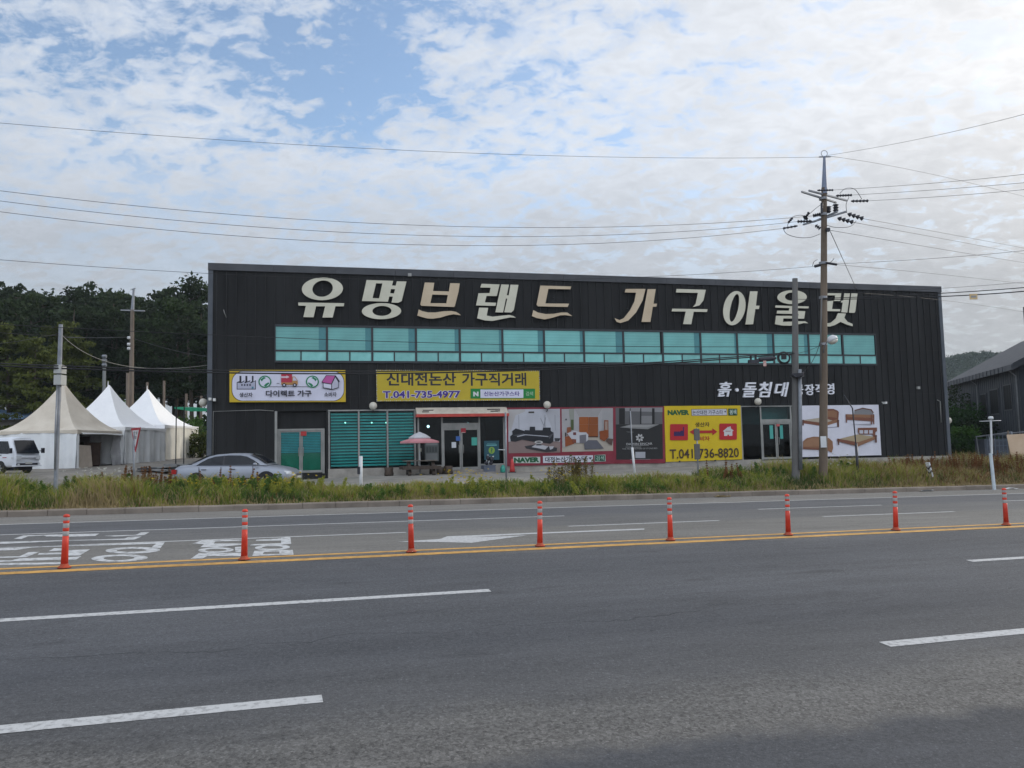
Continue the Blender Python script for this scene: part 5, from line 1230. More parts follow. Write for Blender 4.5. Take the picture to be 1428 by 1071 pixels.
# ------------------------------------------------------------------ marquee tents
m_beige = M('dirty_beige_canvas', (.50, .44, .36), (.62, .56, .47), .8, .85, bump=.08, bscale=3); m_wcan = M('white_canvas', (.80, .80, .81), (.86, .86, .86), .7, .8, bump=.06, bscale=3)
m_wallc = M('grey_white_canvas', (.66, .68, .69), (.78, .79, .79), .7, .85, bump=.12, bscale=2.5); m_flap = M('tan_flap', (.42, .35, .29), (.5, .43, .36), 2, .85); m_dark = M('dark_brown_stuff', (.05, .03, .022), (.09, .055, .04), 2, .8)
def tent(label, apx, apy, Y, half, eave, mroof, mwall, open_side=False, a0=41.3):
    ap = at(apx, apy, Y); g = gp(apx, Y)
    t = thing('marquee_tent', label, 'tent', g, 'peaked marquee tents beside the store')
    H_ = ap.z - (g.z + eave)
    dirs = [Vector((math.cos(R(a0 + 90 * k)), math.sin(R(a0 + 90 * k)), 0)) for k in range(4)]   # right, far, left, near
    N, K = 14, 10
    def rim(u, k):  # point of the square rim, side k from corner k to k+1
        return dirs[k] * (1 - u) + dirs[(k + 1) % 4] * u
    V, Fc = [], []
    rows = []
    for i in range(N + 1):
        f = i / N                      # 0 apex .. 1 eave
        r = f * half + .04
        z = ap.z - H_ * (1 - (1 - f) ** 1.75)
        row = []
        for k in range(4):
            for j in range(K):
                u = j / K; sag = .26 * f * (1 - f) * math.sin(math.pi * u) + .10 * f * math.sin(math.pi * u) ** 2 * (f > .9)
                p = rim(u, k) * r * (1 - .05 * math.sin(math.pi * u) * f * (1 - f) * 2)
                row.append(len(V)); V.append((g.x + p.x, g.y + p.y, z - sag * .5))
        rows.append(row)
    vz = []
    for q_ in range(2):
        row = []
        for k in range(4):
            for j in range(K):
                u = j / K; p = rim(u, k) * (half + .05)
                row.append(len(V)); V.append((g.x + p.x, g.y + p.y, g.z + eave - (.02 if q_ == 0 else .26 - .10 * math.sin(math.pi * u))))
        rows.append(row)
    n = 4 * K
    for a, b in zip(rows, rows[1:]):
        for j in range(n): Fc.append((a[j], b[j], b[(j + 1) % n], a[(j + 1) % n]))
    mb = MB(); mb.add(V, Fc, 0, False); mb.build('canopy', mroof, t)
    MB().bar(ap - Vector((0, 0, .1)), ap + Vector((0, 0, .28)), .04, .02, 8).build('finial', mroof, t)
    for k in range(4):
        if open_side and k == 3: segs = [(.0, .04), (.94, 1.0)]
        else: segs = [(0, 1)]
        for ua, ub in segs:
            mb = MB(); n_ = 40 if ub - ua > .5 else 4; rowa, rowm, rowb, rown, rowc = [], [], [], [], []
            for j in range(n_ + 1):
                u = ua + (ub - ua) * j / n_; p = rim(u, k) * half; nrm = (dirs[k] + dirs[(k + 1) % 4]).normalized()
                w = .05 * math.sin(u * 47 + k * 2) + .05 * math.sin(u * 19 + k) + .02 * math.sin(u * 91)
                w2 = .06 * math.sin(u * 31 + 1.7 * k) + .04 * math.sin(u * 57)
                for rr, zz, ww in ((rowa, eave - .05, .2), (rowm, eave * .75, .7 + 9 * w2), (rowb, eave * .5, 1.0 - 10 * w2), (rown, eave * .25, 1.2 + 9 * w2), (rowc, -.05, 1.6)):
                    rr.append((g.x + p.x + nrm.x * w * ww, g.y + p.y + nrm.y * w * ww, g.z + zz))
            m_ = n_ + 1; mb.add(rowa + rowm + rowb + rown + rowc, [(r * m_ + j, (r + 1) * m_ + j, (r + 1) * m_ + j + 1, r * m_ + j + 1) for r in range(4) for j in range(n_)], 0, True)
            mb.build('side_wall', mwall, t)
        MB().bar((g.x + dirs[k].x * (half - .06), g.y + dirs[k].y * (half - .06), g.z - .1), (g.x + dirs[k].x * (half - .06), g.y + dirs[k].y * (half - .06), g.z + eave), .035, n=8).build('leg', m_galv, t)
    if open_side:
        near, right = dirs[3], dirs[0]
        P = lambda u, inn=0.0: Vector((g.x, g.y, g.z)) + (near * (1 - u) + right * u) * (half - inn)
        mb = MB(); rows_ = []
        for i in range(6):
            f = i / 5
            for j in range(9):
                u = .06 + .86 * j / 8; p = P(u); rows_.append(p + Vector((0, 0, eave - .18 - .14 * f * (1 - .4 * math.sin(math.pi * j / 8)))) + (near + right).normalized() * (.05 + .10 * math.sin(math.pi * f)))
        mb.add(rows_, [(i * 9 + j, (i + 1) * 9 + j, (i + 1) * 9 + j + 1, i * 9 + j + 1) for i in range(5) for j in range(8)], 0, True); mb.build('rolled_flap', mwall, t)
        a, b = P(.03, .1), P(.30, .1); mb = MB(); mb.add([a - Vector((0, 0, .05)), b - Vector((0, 0, .05)) + Vector((.1, 0, 0)), b + Vector((-.05, 0, 1.32)), a + Vector((0, 0, 1.36))], [(0, 1, 2, 3)]); mb.build('door_flap', m_flap, t)
        a, b = P(.82, .25), P(.97, .06); mb = MB()
        V = []
        for i in range(5):
            for j in range(7):
                f = j / 6; p = a * (1 - f) + b * f; V.append(p + Vector((.06 * math.sin(j * 2.1 + i), .06 * math.cos(j * 1.7), (eave - .3) * (1 - i / 4))) + Vector((-.25 * (1 - f) * (1 - abs(i - 2) / 2), 0, 0)))
        mb.add(V, [(i * 7 + j, (i + 1) * 7 + j, (i + 1) * 7 + j + 1, i * 7 + j + 1) for i in range(4) for j in range(6)], 0, True); mb.build('gathered_curtain', M('grey_curtain', (.30, .30, .31), (.42, .42, .43), 2), t)
        mb = MB(); d = P(.5) - P(.5, 1.0)
        for k_, (u, h) in enumerate(((.36, .52), (.6, .42))): p = P(u, .4); mb.bar(p + Vector((0, 0, eave - .2)), p + Vector((0, 0, eave - .2 - h)), .016, n=5)
        mb.build('hanging_strap', m_white, t)
        for u, inn, w_, h_, lab in ((.62, 1.5, 1.1, 1.5, 'tall dark brown stack inside the open tent'), (.86, 2.6, .9, 1.9, 'dark brown cabinet at the back inside the open tent'), (.4, 2.4, 1.2, 1.1, 'low dark brown chest inside the open tent')):
            p = P(u, inn); mb = MB(); m4 = Matrix.Translation(p) @ Matrix.Rotation(R(58), 4, 'Z')
            mb.box(-w_ / 2, w_ / 2, -.35, .35, .08, h_, 0, m4); mb.box(-w_ / 2 - .03, w_ / 2 + .03, -.38, .38, h_, h_ + .05, 0, m4); mb.box(-w_ / 2 + .04, -w_ / 2 + .12, -.3, .3, -.05, .08, 0, m4); mb.box(w_ / 2 - .12, w_ / 2 - .04, -.3, .3, -.05, .08, 0, m4); mb.box(-.01, .01, -.36, -.351, .15, h_ - .05, 0, m4)
            tag(mb.build('stored_cabinet', m_dark, None, p), lab, 'cabinet')
    return t
tent('large beige topped marquee tent with grey walls and an open dark doorway', 86.3, 533.5, 52, 3.75, 2.28, m_beige, m_wallc, True)
tent('middle white marquee tent, partly hidden by the beige one', 150.7, 537, 57, 3.85, 2.40, m_wcan, m_wallc)
tent('rightmost white marquee tent with cream walls nearest the store', 205.2, 543, 62.5, 3.87, 2.50, m_wcan, M('cream_canvas', (.72, .70, .64), (.82, .80, .73), .8, .85, bump=.12, bscale=2.5))
# green netting frame by the store corner
g = gp(256, 50); t = thing('net_frame', 'thin post frame with a green net roof beside the store corner', 'frame', g)
m_net = M('green_net', (.02, .24, .12), (.03, .32, .17), 6, .8); 
for px_ in (245.5, 256.5): MB().bar(gp(px_, 50) - Vector((0, 0, .1)), at(px_ + .4, 567, 50), .035, n=6).build('post', m_dkfr, t)
a, b = at(243, 567.5, 50), at(292, 570, 50); mb = MB()
for k in range(6): pass
mb.add([a, b, b + Vector((.3, 2.2, .05)), a + Vector((.3, 2.2, .1))], [(0, 1, 2, 3)]); mb.add([a, b, b - Vector((0, 0, .16)), (a + b) / 2 - Vector((0, 0, .22)), a - Vector((0, 0, .1))], [(0, 4, 3, 2, 1)]); mb.build('net_roof', m_net, t)
# blue shed roof at the far left
g = gp(12, 72); t = thing('blue_roofed_shed', 'low shed with a light blue roof behind the beige tent', 'shed', g); z0 = at(12, 584, 72).z; z1 = at(12, 568, 72).z
a, b = at(-60, 580, 72).x, at(37, 580, 72).x
mb = MB(); mb.box(a, b - .4, 72.2, 76, gz(a, 74) - .3, z0 + .1); mb.build('wall', M('shed_wall', (.10, .09, .08), (.16, .14, .12), 1), t)
mb = MB(); mb.add([(a, 71.6, z0), (b, 71.6, z0), (b, 75, z1), (a, 75, z1)], [(0, 1, 2, 3)]); mb.add([(a, 71.6, z0 - .07), (b, 71.6, z0 - .07), (b, 75, z1 - .07), (a, 75, z1 - .07)], [(3, 2, 1, 0)]); mb.add([(a, 71.6, z0 - .07), (b, 71.6, z0 - .07), (b, 71.6, z0), (a, 71.6, z0)], [(0, 1, 2, 3)]); mb.build('roof', M('blue_sheet', (.16, .27, .45), (.22, .34, .52), 1, .5), t)
# low scrap behind the car
rs = random.Random(3)
for k, (px_, lab) in enumerate(((222, 'flattened black tarpaulin bundle behind the car boot'), (238, 'low dark heap of boards and tarpaulin beside the car'), (252, 'dark plank pile at the foot of the green net frame'))):
    p = gp(px_, 46.5 + k); mb = MB()
    for i in range(4):
        m4 = Matrix.Translation(p + Vector((rs.uniform(-.6, .6), rs.uniform(-.4, .4), .05 + .08 * i))) @ Matrix.Rotation(rs.uniform(-.5, .5), 4, 'Z') @ Matrix.Rotation(rs.uniform(-.12, .12), 4, 'Y')
        mb.box(-.9 + .07 * i, .9 - .07 * i, -.3, .3, -.045, .045, i % 2, m4)
    tag(mb.build('scrap_heap', [M('black_tarp', (.03, .032, .036), (.06, .062, .065), 3), M('grey_board', (.16, .16, .16), (.26, .26, .25), 2)], None, p), lab, 'scrap heap')

# ------------------------------------------------------------------ vehicles
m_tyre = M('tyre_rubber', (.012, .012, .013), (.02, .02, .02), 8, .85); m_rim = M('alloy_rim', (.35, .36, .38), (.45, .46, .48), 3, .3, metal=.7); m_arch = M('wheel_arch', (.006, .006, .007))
m_cglass = M('car_glass', (.008, .010, .015), (.012, .015, .02), 1, .08, spec=.28); m_silver = M('silver_paint', (.25, .27, .315), (.28, .30, .345), 1.5, .3, metal=.4, spec=.6); m_wpaint = M('white_truck_paint', (.62, .65, .70), (.68, .70, .74), 1.2, .3, spec=.5)
m_hl = M('headlight_lens', (.5, .52, .55), (.62, .64, .66), 14, .12, spec=.8); m_tl = M('tail_light_lens', (.28, .012, .012), (.38, .02, .02), 10, .2); m_plate = M('number_plate', (.5, .5, .48)); m_chr = M('chrome', (.5, .5, .52), (.6, .6, .62), 4, .15, metal=.9)
def wheel(t, x, y, r, w, side, label=None):
    c = Vector((x, y, r)); s = side
    mb = MB(t['M']); mb.lathe([(r * .62, -w / 2), (r * .94, -w / 2), (r, -w * .3), (r, w * .3), (r * .94, w / 2), (r * .62, w / 2)], c, 24, axis=(0, s, 0)); o = mb.build('wheel', m_tyre, t['t'])
    mb = MB(t['M']); mb.lathe([(r * .63, -w * .2), (r * .63, w / 2 - .01), (r * .56, w / 2 - .005), (r * .5, w * .32), (r * .16, w * .38), (.001, w * .4)], c, 20, axis=(0, s, 0))
    mb.build('rim', m_rim, o)
    mb = MB(t['M'])
    for k in range(5):
        a = 2 * math.pi * k / 5; d = Vector((math.cos(a), 0, math.sin(a))); mb.bar(c + Vector((0, s * w * .43, 0)) + d * r * .1, c + Vector((0, s * w * .43, 0)) + d * r * .58, .03, .035, 6)
    mb.build('spokes', m_rim, o)
def loft(mb, secs, mi=0, smooth=True, caps=True):
    n = len(secs[0]); V = [p for s in secs for p in s]
    fs = [(i * n + j, (i + 1) * n + j, (i + 1) * n + (j + 1) % n, i * n + (j + 1) % n) for i in range(len(secs) - 1) for j in range(n)]
    mb.add(V, fs, mi, smooth)
    if caps: mb.add(secs[0], [tuple(range(n))], mi); mb.add(secs[-1], [tuple(range(n - 1, -1, -1))], mi)
def sedan():
    L = 4.9; pos = gp(334, 33.8); head = R(-2)
    Mx = Matrix.Translation(pos) @ Matrix.Rotation(head, 4, 'Z')
    t = thing('parked_sedan', 'silver four door sedan parked before the dark left wall of the store', 'car', pos)
    C = {'M': Mx, 't': t}
    # body sections: x, half width, bottom, shoulder height, deck height at the centre
    S = [(-2.44, .66, .42, .70, .78), (-2.40, .76, .34, .84, .93), (-2.20, .84, .26, .93, 1.00), (-1.75, .88, .22, .95, 1.02), (-1.2, .895, .19, .95, 1.0), (-.4, .90, .18, .94, .98), (.5, .90, .18, .92, .97), (1.05, .895, .18, .90, .97), (1.5, .885, .20, .86, .93), (1.9, .86, .22, .80, .86), (2.2, .80, .24, .73, .78), (2.38, .70, .28, .64, .68), (2.46, .56, .36, .56, .59)]
    def sec(x, w, b, s, d):
        h = s - b
        half = [(w * .86, b), (w * .97, b + h * .12), (w, b + h * .35), (w * .995, b + h * .62), (w * .975, b + h * .86), (w * .93, s), (w * .70, d - .01), (w * .35, d + .005)]
        return [Vector((x, -y, z)) for y, z in half] + [Vector((x, 0, d + .01))] + [Vector((x, y, z)) for y, z in reversed(half)]
    mb = MB(Mx); loft(mb, [sec(*s) for s in S]); body = mb.build('body', m_silver, t)
    # greenhouse
    G = [(-1.82, .70, .62, 1.02), (-1.55, .74, .60, 1.16), (-1.15, .77, .58, 1.335), (-.75, .785, .585, 1.425), (-.2, .79, .60, 1.465), (.3, .79, .60, 1.455), (.62, .785, .59, 1.40), (.95, .775, .60, 1.25), (1.28, .75, .66, 1.05), (1.42, .72, .68, .97)]
    def gs(x, wb, wt, z):
        zb = .93
        return [Vector((x, -wb, zb)), Vector((x, -(wb * .45 + wt * .55), zb + (z - zb) * .55)), Vector((x, -wt, max(z - .05, zb + .004))), Vector((x, -wt * .8, max(z - .012, zb + .006))), Vector((x, 0, z)), Vector((x, wt * .8, max(z - .012, zb + .006))), Vector((x, wt, max(z - .05, zb + .004))), Vector((x, wb * .45 + wt * .55, zb + (z - zb) * .55)), Vector((x, wb, zb))]
    mb = MB(Mx); loft(mb, [gs(*g_) for g_ in G], 0, True, False); mb.build('roof', m_silver, t)
    for sd in (-1, 1):
        def sp(x, z):  # point just outside the side of the greenhouse
            for a, b in zip(G, G[1:]):
                if a[0] <= x <= b[0]:
                    f = (x - a[0]) / (b[0] - a[0]); wb, wt, zt = (a[i] + (b[i] - a[i]) * f for i in (1, 2, 3)); break
            k = (z - .93) / max(zt - .93, .05); return Vector((x, sd * (wb + (wt - wb) * min(k, 1) * (1.0) + .012), z))
        outl = [(-1.50, .985), (-1.34, 1.10), (-1.05, 1.25), (-.75, 1.335), (-.2, 1.375), (.3, 1.36), (.56, 1.31), (.85, 1.16), (1.12, .985)]
        mb = MB(Mx); pts = [sp(x, z) for x, z in outl]; btm = [sp(x, .985) for x, _ in outl]
        for i in range(len(pts) - 1):
            q = [btm[i], btm[i + 1], pts[i + 1], pts[i]]
            mb.add(q, [(0, 1, 2, 3) if sd < 0 else (3, 2, 1, 0)])
        w = mb.build('side_window', m_cglass, t)
        mb = MB(Mx)
        for x in (-.36, ): mb.add([sp(x - .035, .98) + Vector((0, sd * .006, 0)), sp(x + .035, .98) + Vector((0, sd * .006, 0)), sp(x + .02, 1.372) + Vector((0, sd * .006, 0)), sp(x - .05, 1.372) + Vector((0, sd * .006, 0))], [(0, 1, 2, 3) if sd < 0 else (3, 2, 1, 0)])
        mb.build('pillar', m_blk, w)
        mb = MB(Mx); mb.ball((1.0, sd * .98, 1.0), .085, 10, 0, .75); mb.bar((1.02, sd * .86, .96), (1.0, sd * .97, .98), .03); mb.build('wing_mirror', m_silver, t)
        for x in (-1.12, .06): mb = MB(Mx); mb.box(x - .10, x + .10, sd * .905 - .012, sd * .905 + .012, .80, .83); mb.build('door_handle', m_blk if x < 0 else m_blk, t)
        mb = MB(Mx)
        for x in (-.42, .88, -1.32): mb.box(x - .006, x + .006, sd * .894 - .012, sd * .894 + .012, .30, .92)
        mb.box(-1.5, 1.35, sd * .897 - .01, sd * .897 + .012, .42, .46); mb.build('door_gap', m_blk, t)
        for x in (-1.42, 1.42):
            mb = MB(Mx); mb.lathe([(.001, -.02), (.385, -.02), (.385, .02), (.001, .02)], (x, sd * .875, .33), 24, axis=(0, sd, 0)); mb.build('wheel_arch', m_arch, t); wheel(C, x, sd * .82, .32, .21, sd)
        mb = MB(Mx); mb.add([(2.12, sd * .80, .70), (2.36, sd * .66, .66), (2.44, sd * .52, .60), (2.40, sd * .60, .54), (2.22, sd * .79, .56)], [(0, 1, 2, 3, 4), (4, 3, 2, 1, 0)]); 
        mb.T = Mx @ Matrix.Translation((.02, sd * .035, .015)); mb.add([(2.12, sd * .80, .70), (2.36, sd * .66, .66), (2.44, sd * .52, .60), (2.40, sd * .60, .54), (2.22, sd * .79, .56)], [(0, 1, 2, 3, 4), (4, 3, 2, 1, 0)]); mb.build('headlight', m_hl, t)
        mb = MB(Mx); mb.box(-2.46, -2.28, min(sd * .62, sd * .85), max(sd * .62, sd * .85), .66, .84); mb.build('tail_light', m_tl, t)
    mb = MB(Mx); wx = lambda x, y, z: Vector((x, y, z))
    V = []
    for x, hw, z in ((1.34, .60, 1.025), (.98, .56, 1.245), (.66, .54, 1.40)): V += [wx(x + .02, -hw, z + .004), wx(x + .035, 0, z + .025), wx(x + .02, hw, z + .004)]
    mb.add(V, [(0, 1, 4, 3), (1, 2, 5, 4), (3, 4, 7, 6), (4, 5, 8, 7)], 0, True); mb.build('windscreen', m_cglass, t)
    mb = MB(Mx); V = []
    for x, hw, z in ((-1.80, .56, 1.05), (-1.5, .54, 1.19), (-1.12, .52, 1.36)): V += [wx(x - .02, -hw, z + .01), wx(x - .03, 0, z + .03), wx(x - .02, hw, z + .01)]
    mb.add(V, [(0, 3, 4, 1), (1, 4, 5, 2), (3, 6, 7, 4), (4, 7, 8, 5)], 0, True); mb.build('rear_window', m_cglass, t)
    mb = MB(Mx); mb.box(2.38, 2.49, -.36, .36, .50, .59); mb.build('grille', m_chr, t); mb = MB(Mx); mb.box(2.40, 2.50, -.5, .5, .30, .38); mb.build('bumper_intake', m_blk, t); mb = MB(Mx); mb.box(2.46, 2.505, -.24, .24, .40, .49); mb.build('number_plate', m_plate, t)
    mb = MB(Mx); mb.box(2.0, 2.47, -.86 + .2, .86 - .2, .20, .27); mb.build('front_skirt', m_blk, t)
    if 'M' in t: pass
sedan()
def truck():
    pos = gp(38, 44.3); head = R(-20)
    Mx = Matrix.Translation(pos) @ Matrix.Rotation(head, 4, 'Z') @ Matrix.Translation((-.75, 0, 0))
    t = thing('cab_over_truck', 'white small cab over truck parked at the left edge before the beige tent', 'truck', pos); C = {'M': Mx, 't': t}
    S = [(-.95, .78, .42, 1.02, 1.90), (-.6, .80, .36, 1.04, 1.96), (.0, .81, .34, 1.06, 1.97), (.28, .81, .34, 1.06, 1.90)]
    def sec(x, w, b, s, top): return [Vector((x, -y, z)) for y, z in ((w * .9, b), (w, b + .12), (w * 1.01, s - .3), (w, s), (w * .88, top - .12), (w * .78, top - .02))] + [Vector((x, 0, top + .02))] + [Vector((x, y, z)) for y, z in ((w * .78, top - .02), (w * .88, top - .12), (w, s), (w * 1.01, s - .3), (w, b + .12), (w * .9, b))]
    secs = [sec(*s) for s in S]
    def front(x_low, x_belt, x_top, w): return [Vector((x, -y, z)) for x, y, z in ((x_low, w * .9, .36), (x_low + .04, w * .95, .5), (x_belt + .06, w, .85), (x_belt, w * .98, 1.08), (x_top + .06, w * .86, 1.76), (x_top, w * .76, 1.88))] + [Vector((x_top + .02, 0, 1.90))] + [Vector((x, y, z)) for x, y, z in ((x_top, w * .76, 1.88), (x_top + .06, w * .86, 1.76), (x_belt, w * .98, 1.08), (x_belt + .06, w, .85), (x_low + .04, w * .95, .5), (x_low, w * .9, .36))]
    secs.append(front(.62, .70, .34, .805)); secs.append(front(.76, .80, .36, .70))
    mb = MB(Mx); loft(mb, secs); mb.build('cab', m_wpaint, t)
    mb = MB(Mx); mb.add([(.86, -.68, 1.08), (.885, 0, 1.08), (.86, .68, 1.08), (.50, .60, 1.78), (.52, 0, 1.80), (.50, -.60, 1.78)], [(0, 1, 4, 5), (1, 2, 3, 4)], 0, True); mb.build('windscreen', m_cglass, t)
    for sd in (-1, 1):
        mb = MB(Mx); q = [(-.72, sd * .825, 1.10), (.36, sd * .825, 1.06), (.56, sd * .815, 1.12), (.24, sd * .735, 1.74), (-.66, sd * .735, 1.76)]; mb.add(q, [tuple(range(5)) if sd < 0 else tuple(range(4, -1, -1))]); mb.build('side_window', m_cglass, t)
        mb = MB(Mx); mb.box(.68, .80, sd * .98 - .07, sd * .98 + .07, 1.08, 1.36); mb.bar((.62, sd * .8, 1.2), (.72, sd * .95, 1.2), .02); mb.build('wing_mirror', m_blk, t)
        mb = MB(Mx); mb.box(.74, .885, min(sd * .46, sd * .72), max(sd * .46, sd * .72), .74, .93); mb.build('headlight', m_hl, t)
        mb = MB(Mx); mb.box(.60, .75, min(sd * .77, sd * .825), max(sd * .77, sd * .825), .78, .90); mb.build('indicator', m_hl, t)
        mb = MB(Mx); mb.lathe([(.001, -.02), (.36, -.02), (.36, .02), (.001, .02)], (-.18, sd * .80, .34), 22, axis=(0, sd, 0)); mb.build('wheel_arch', m_arch, t); wheel(C, -.18, sd * .76, .30, .19, sd); wheel(C, -2.6, sd * .72, .27, .2, sd)
        mb = MB(Mx); mb.box(.0, .28, sd * .835 - .01, sd * .835 + .01, .85, .88); mb.build('red_badge', m_tl, t)
        mb = MB(Mx); mb.box(-.3, -.12, sd * .83 - .012, sd * .83 + .012, .98, 1.02); mb.build('door_handle', m_blk, t)
    mb = MB(Mx); mb.box(.74, .90, -.44, .44, .84, .95); mb.build('grille', m_wpaint, t); mb = MB(Mx); mb.box(.70, .90, -.66, .66, .44, .55); mb.build('bumper_intake', m_blk, t)
    mb = MB(Mx); mb.box(.62, .92, -.78, .78, .37, .435); mb.build('bumper', m_wpaint, t); mb = MB(Mx); mb.box(.88, .915, -.2, .2, .50, .60); mb.build('number_plate', m_plate, t)
    for y0_, y1_ in ((-.66, -.54), (.54, .66)): mb = MB(Mx); mb.box(.84, .91, y0_, y1_, .44, .53); mb.build('fog_light', m_hl, t)
    mb = MB(Mx); mb.box(-3.75, -1.1, -.80, .80, .70, .80); mb.box(-3.75, -1.1, -.82, -.78, .80, 1.18); mb.box(-3.75, -1.1, .78, .82, .80, 1.18); mb.box(-3.77, -3.73, -.78, .78, .80, 1.18); mb.box(-1.1, -1.04, -.8, .8, .6, 1.6); mb.box(-3.6, -1.0, -.3, .3, .4, .70); mb.build('cargo_bed', m_wpaint, t)
    mb = MB(Mx); mb.box(-.9, .5, -.55, .55, .16, .36); mb.build('chassis', m_blk, t)
truck()

# ------------------------------------------------------------------ parasol, picnic table, clutter by the entrance
YP = 42.6
g = FM @ Vector((fac(580, 600)[0], -1.5, 0)); g.z = gz(g.x, g.y)
Yp = g.y
pr = thing('parasol', 'two tier pink and pale grey parasol standing by the entrance', 'parasol', g)
m_pink = M('pink_canvas', (.48, .20, .22), (.56, .26, .28), 2, .8); m_pale = M('pale_canvas', (.42, .42, .45), (.5, .5, .53), 2, .8)
def canopy(r0, z0, r1, z1, n=8, m=None, name='canopy', fr=.10):
    mb = MB(); V = [];
    for r, z in ((r0, z0), (r1 * .55, z0 + (z1 - z0) * .42), (r1, z1), (r1 * 1.0, z1 - fr)):
        for k in range(n): V.append((g.x + r * math.cos(2 * math.pi * (k + .5) / n), g.y + r * math.sin(2 * math.pi * (k + .5) / n), z))
    mb.add(V, [(i * n + k, (i + 1) * n + k, (i + 1) * n + (k + 1) % n, i * n + (k + 1) % n) for i in range(3) for k in range(n)]); mb.build(name, m, pr)
zt_ = at(580, 604, Yp).z; zm_ = at(580, 611, Yp).z; zb_ = at(580, 617, Yp).z
canopy(.03, zt_ + .05, .57, zm_ + .03, m=m_pale, name='top_tier', fr=.05); canopy(.30, zm_ + .06, 1.02, zb_ + .05, m=m_pink, name='lower_tier', fr=.09)
MB().bar((g.x, g.y, g.z), (g.x, g.y, zt_ + .06), .024).build('pole', m_white, pr)
mb = MB()
for k in range(8): a = 2 * math.pi * (k + .5) / 8; mb.bar((g.x, g.y, zm_ - .02), (g.x + .9 * math.cos(a), g.y + .9 * math.sin(a), zb_ + .05), .01, n=4)
mb.build('ribs', m_white, pr); MB().lathe([(.24, 0), (.24, .06), (.06, .1), (.05, .3)], g, 16).build('base', m_gpole, pr)
pt = thing('picnic_table', 'dark brown weathered picnic table with benches under the parasol', 'table', g + Vector((0, 0, 0)))
m_oldw = M('dark_wet_wood', (.035, .024, .018), (.07, .05, .038), 2, .75, stretch=(1, 8, 1)); m4 = Matrix.Translation(g) @ Matrix.Rotation(math.pi / 2 - FYAW, 4, 'Z')
mb = MB(m4)
for y0_ in (-.40, -.14, .15, .41): mb.box(-.82, .82, y0_ - .12, y0_ + .12, .70, .745)
mb.build('table_top', M('worn_table_top', (.10, .085, .07), (.17, .15, .125), 3, .7), pt)
for sd in (-1, 1): mb = MB(m4); mb.box(-.95, .95, sd * .72 - .16, sd * .72 + .16, .30, .46); mb.build('bench', m_oldw, pt)
for sx in (-.6, .6):
    mb = MB(m4); mb.tube([(sx, -.75, .02), (sx, -.2, .69)], .11, 4, smooth=False); mb.tube([(sx + .06, .75, .02), (sx + .06, .2, .69)], .11, 4, smooth=False); mb.box(sx - .04, sx + .04, -.80, .80, .33, .40); mb.build('leg_frame', m_oldw, pt)
for (sx, lab) in ((-1.55, 'dark brown log stool left of the picnic table'), (1.45, 'dark brown log stool right of the picnic table')):
    c = m4 @ Vector((sx, .1, 0)); mb = MB(); mb.lathe([(.22, .0), (.24, .1), (.21, .25), (.23, .40), (.2, .42), (.001, .42)], c, 12); tag(mb.build('log_stool', m_oldw, None, c), lab, 'stool')
def onf(px, py, y): q_ = fac(px, py, y); p = FM @ Vector((q_[0], y, 0)); p.z = gz(p.x, p.y) + .012; return p
c = onf(681, 655, -.75); m4 = Matrix.Translation(c) @ Matrix.Rotation(math.pi / 2 - FYAW + .15, 4, 'Z'); t = thing('plastic_crate', 'grey blue plastic crate right of the entrance step', 'crate', c)
mb = MB(m4)
for a in ((-.32, .32, -.22, -.19), (-.32, .32, .19, .22), (-.32, -.29, -.19, .19), (.29, .32, -.19, .19)): mb.box(*a, 0, .40)
mb.box(-.29, .29, -.19, .19, .0, .03); mb.box(-.34, .34, -.24, -.22, .36, .41); mb.build('body', M('grey_blue_plastic', (.07, .085, .12), (.1, .115, .15), 3, .5), t)
mb = MB(m4)
mb.tube([(-.05, 0, .35), (.05, -.02, .62), (.2, 0, .8), (.32, .02, .86)], .035, 6); mb.tube([(-.1, .05, .3), (-.05, .05, .7), (.02, .06, .95)], .03, 6)
tag(mb.build('tool_bundle', m_white, None, m4 @ Vector((0, 0, .35))), 'pale brush handles sticking out of the grey blue crate', 'tools')
mb = MB(m4)
for i in range(14): mb.ball((random.uniform(-.2, .25), random.uniform(-.1, .12), .42 + random.uniform(0, .42)), random.uniform(.06, .13), 6)
tag(mb.build('black_bag', m_blk, None, m4 @ Vector((0, 0, .4))), 'crumpled black bag heaped in the grey blue crate', 'bag')
c = onf(701.5, 658, -.6); mb = MB(); mb.lathe([(.11, 0), (.15, .05), (.14, .28), (.08, .34), (.07, .40), (.001, .40)], c, 14); t = tag(mb.build('plastic_bucket', M('teal_plastic', (.03, .26, .20), (.045, .32, .25), 4, .5), None, c), 'small teal plastic tub right of the entrance glass', 'bucket')
c = onf(714.5, 659.5, -.7); t = thing('traffic_cone', 'faded red traffic cone at the left end of the red hoarding', 'cone', c)
MB().lathe([(.15, .03), (.13, .2), (.09, .52), (.05, .72), (.001, .73)], c, 16).build('cone', M('red_plastic', (.42, .03, .03), (.5, .05, .045), 4, .5), t); MB().box(c.x - .2, c.x + .2, c.y - .2, c.y + .2, c.z, c.z + .035).build('base', m_blk, t)
c = onf(614, 660, -1.2); mb = MB(); mb.lathe([(.16, 0), (.2, .05), (.21, .3), (.17, .34), (.15, .30), (.001, .28)], c, 12); tag(mb.build('flower_pot', m_oldw, None, c), 'dark clay pot left of the entrance step', 'pot')
for (px_, lab) in ((948, 'small dark lump lying before the yellow banner'), (998, 'second dark lump on the plinth below the yellow banner')):
    q_ = fac(px_, 645, -.15); p = FM @ Vector((q_[0], -.12, .86)); mb = MB(); mb.ball(p, .06, 8, 0, .8); tag(mb.build('floor_spotlight', m_blk, None, p), lab.replace('dark lump', 'black spotlight').replace('lying before', 'below'), 'spotlight')

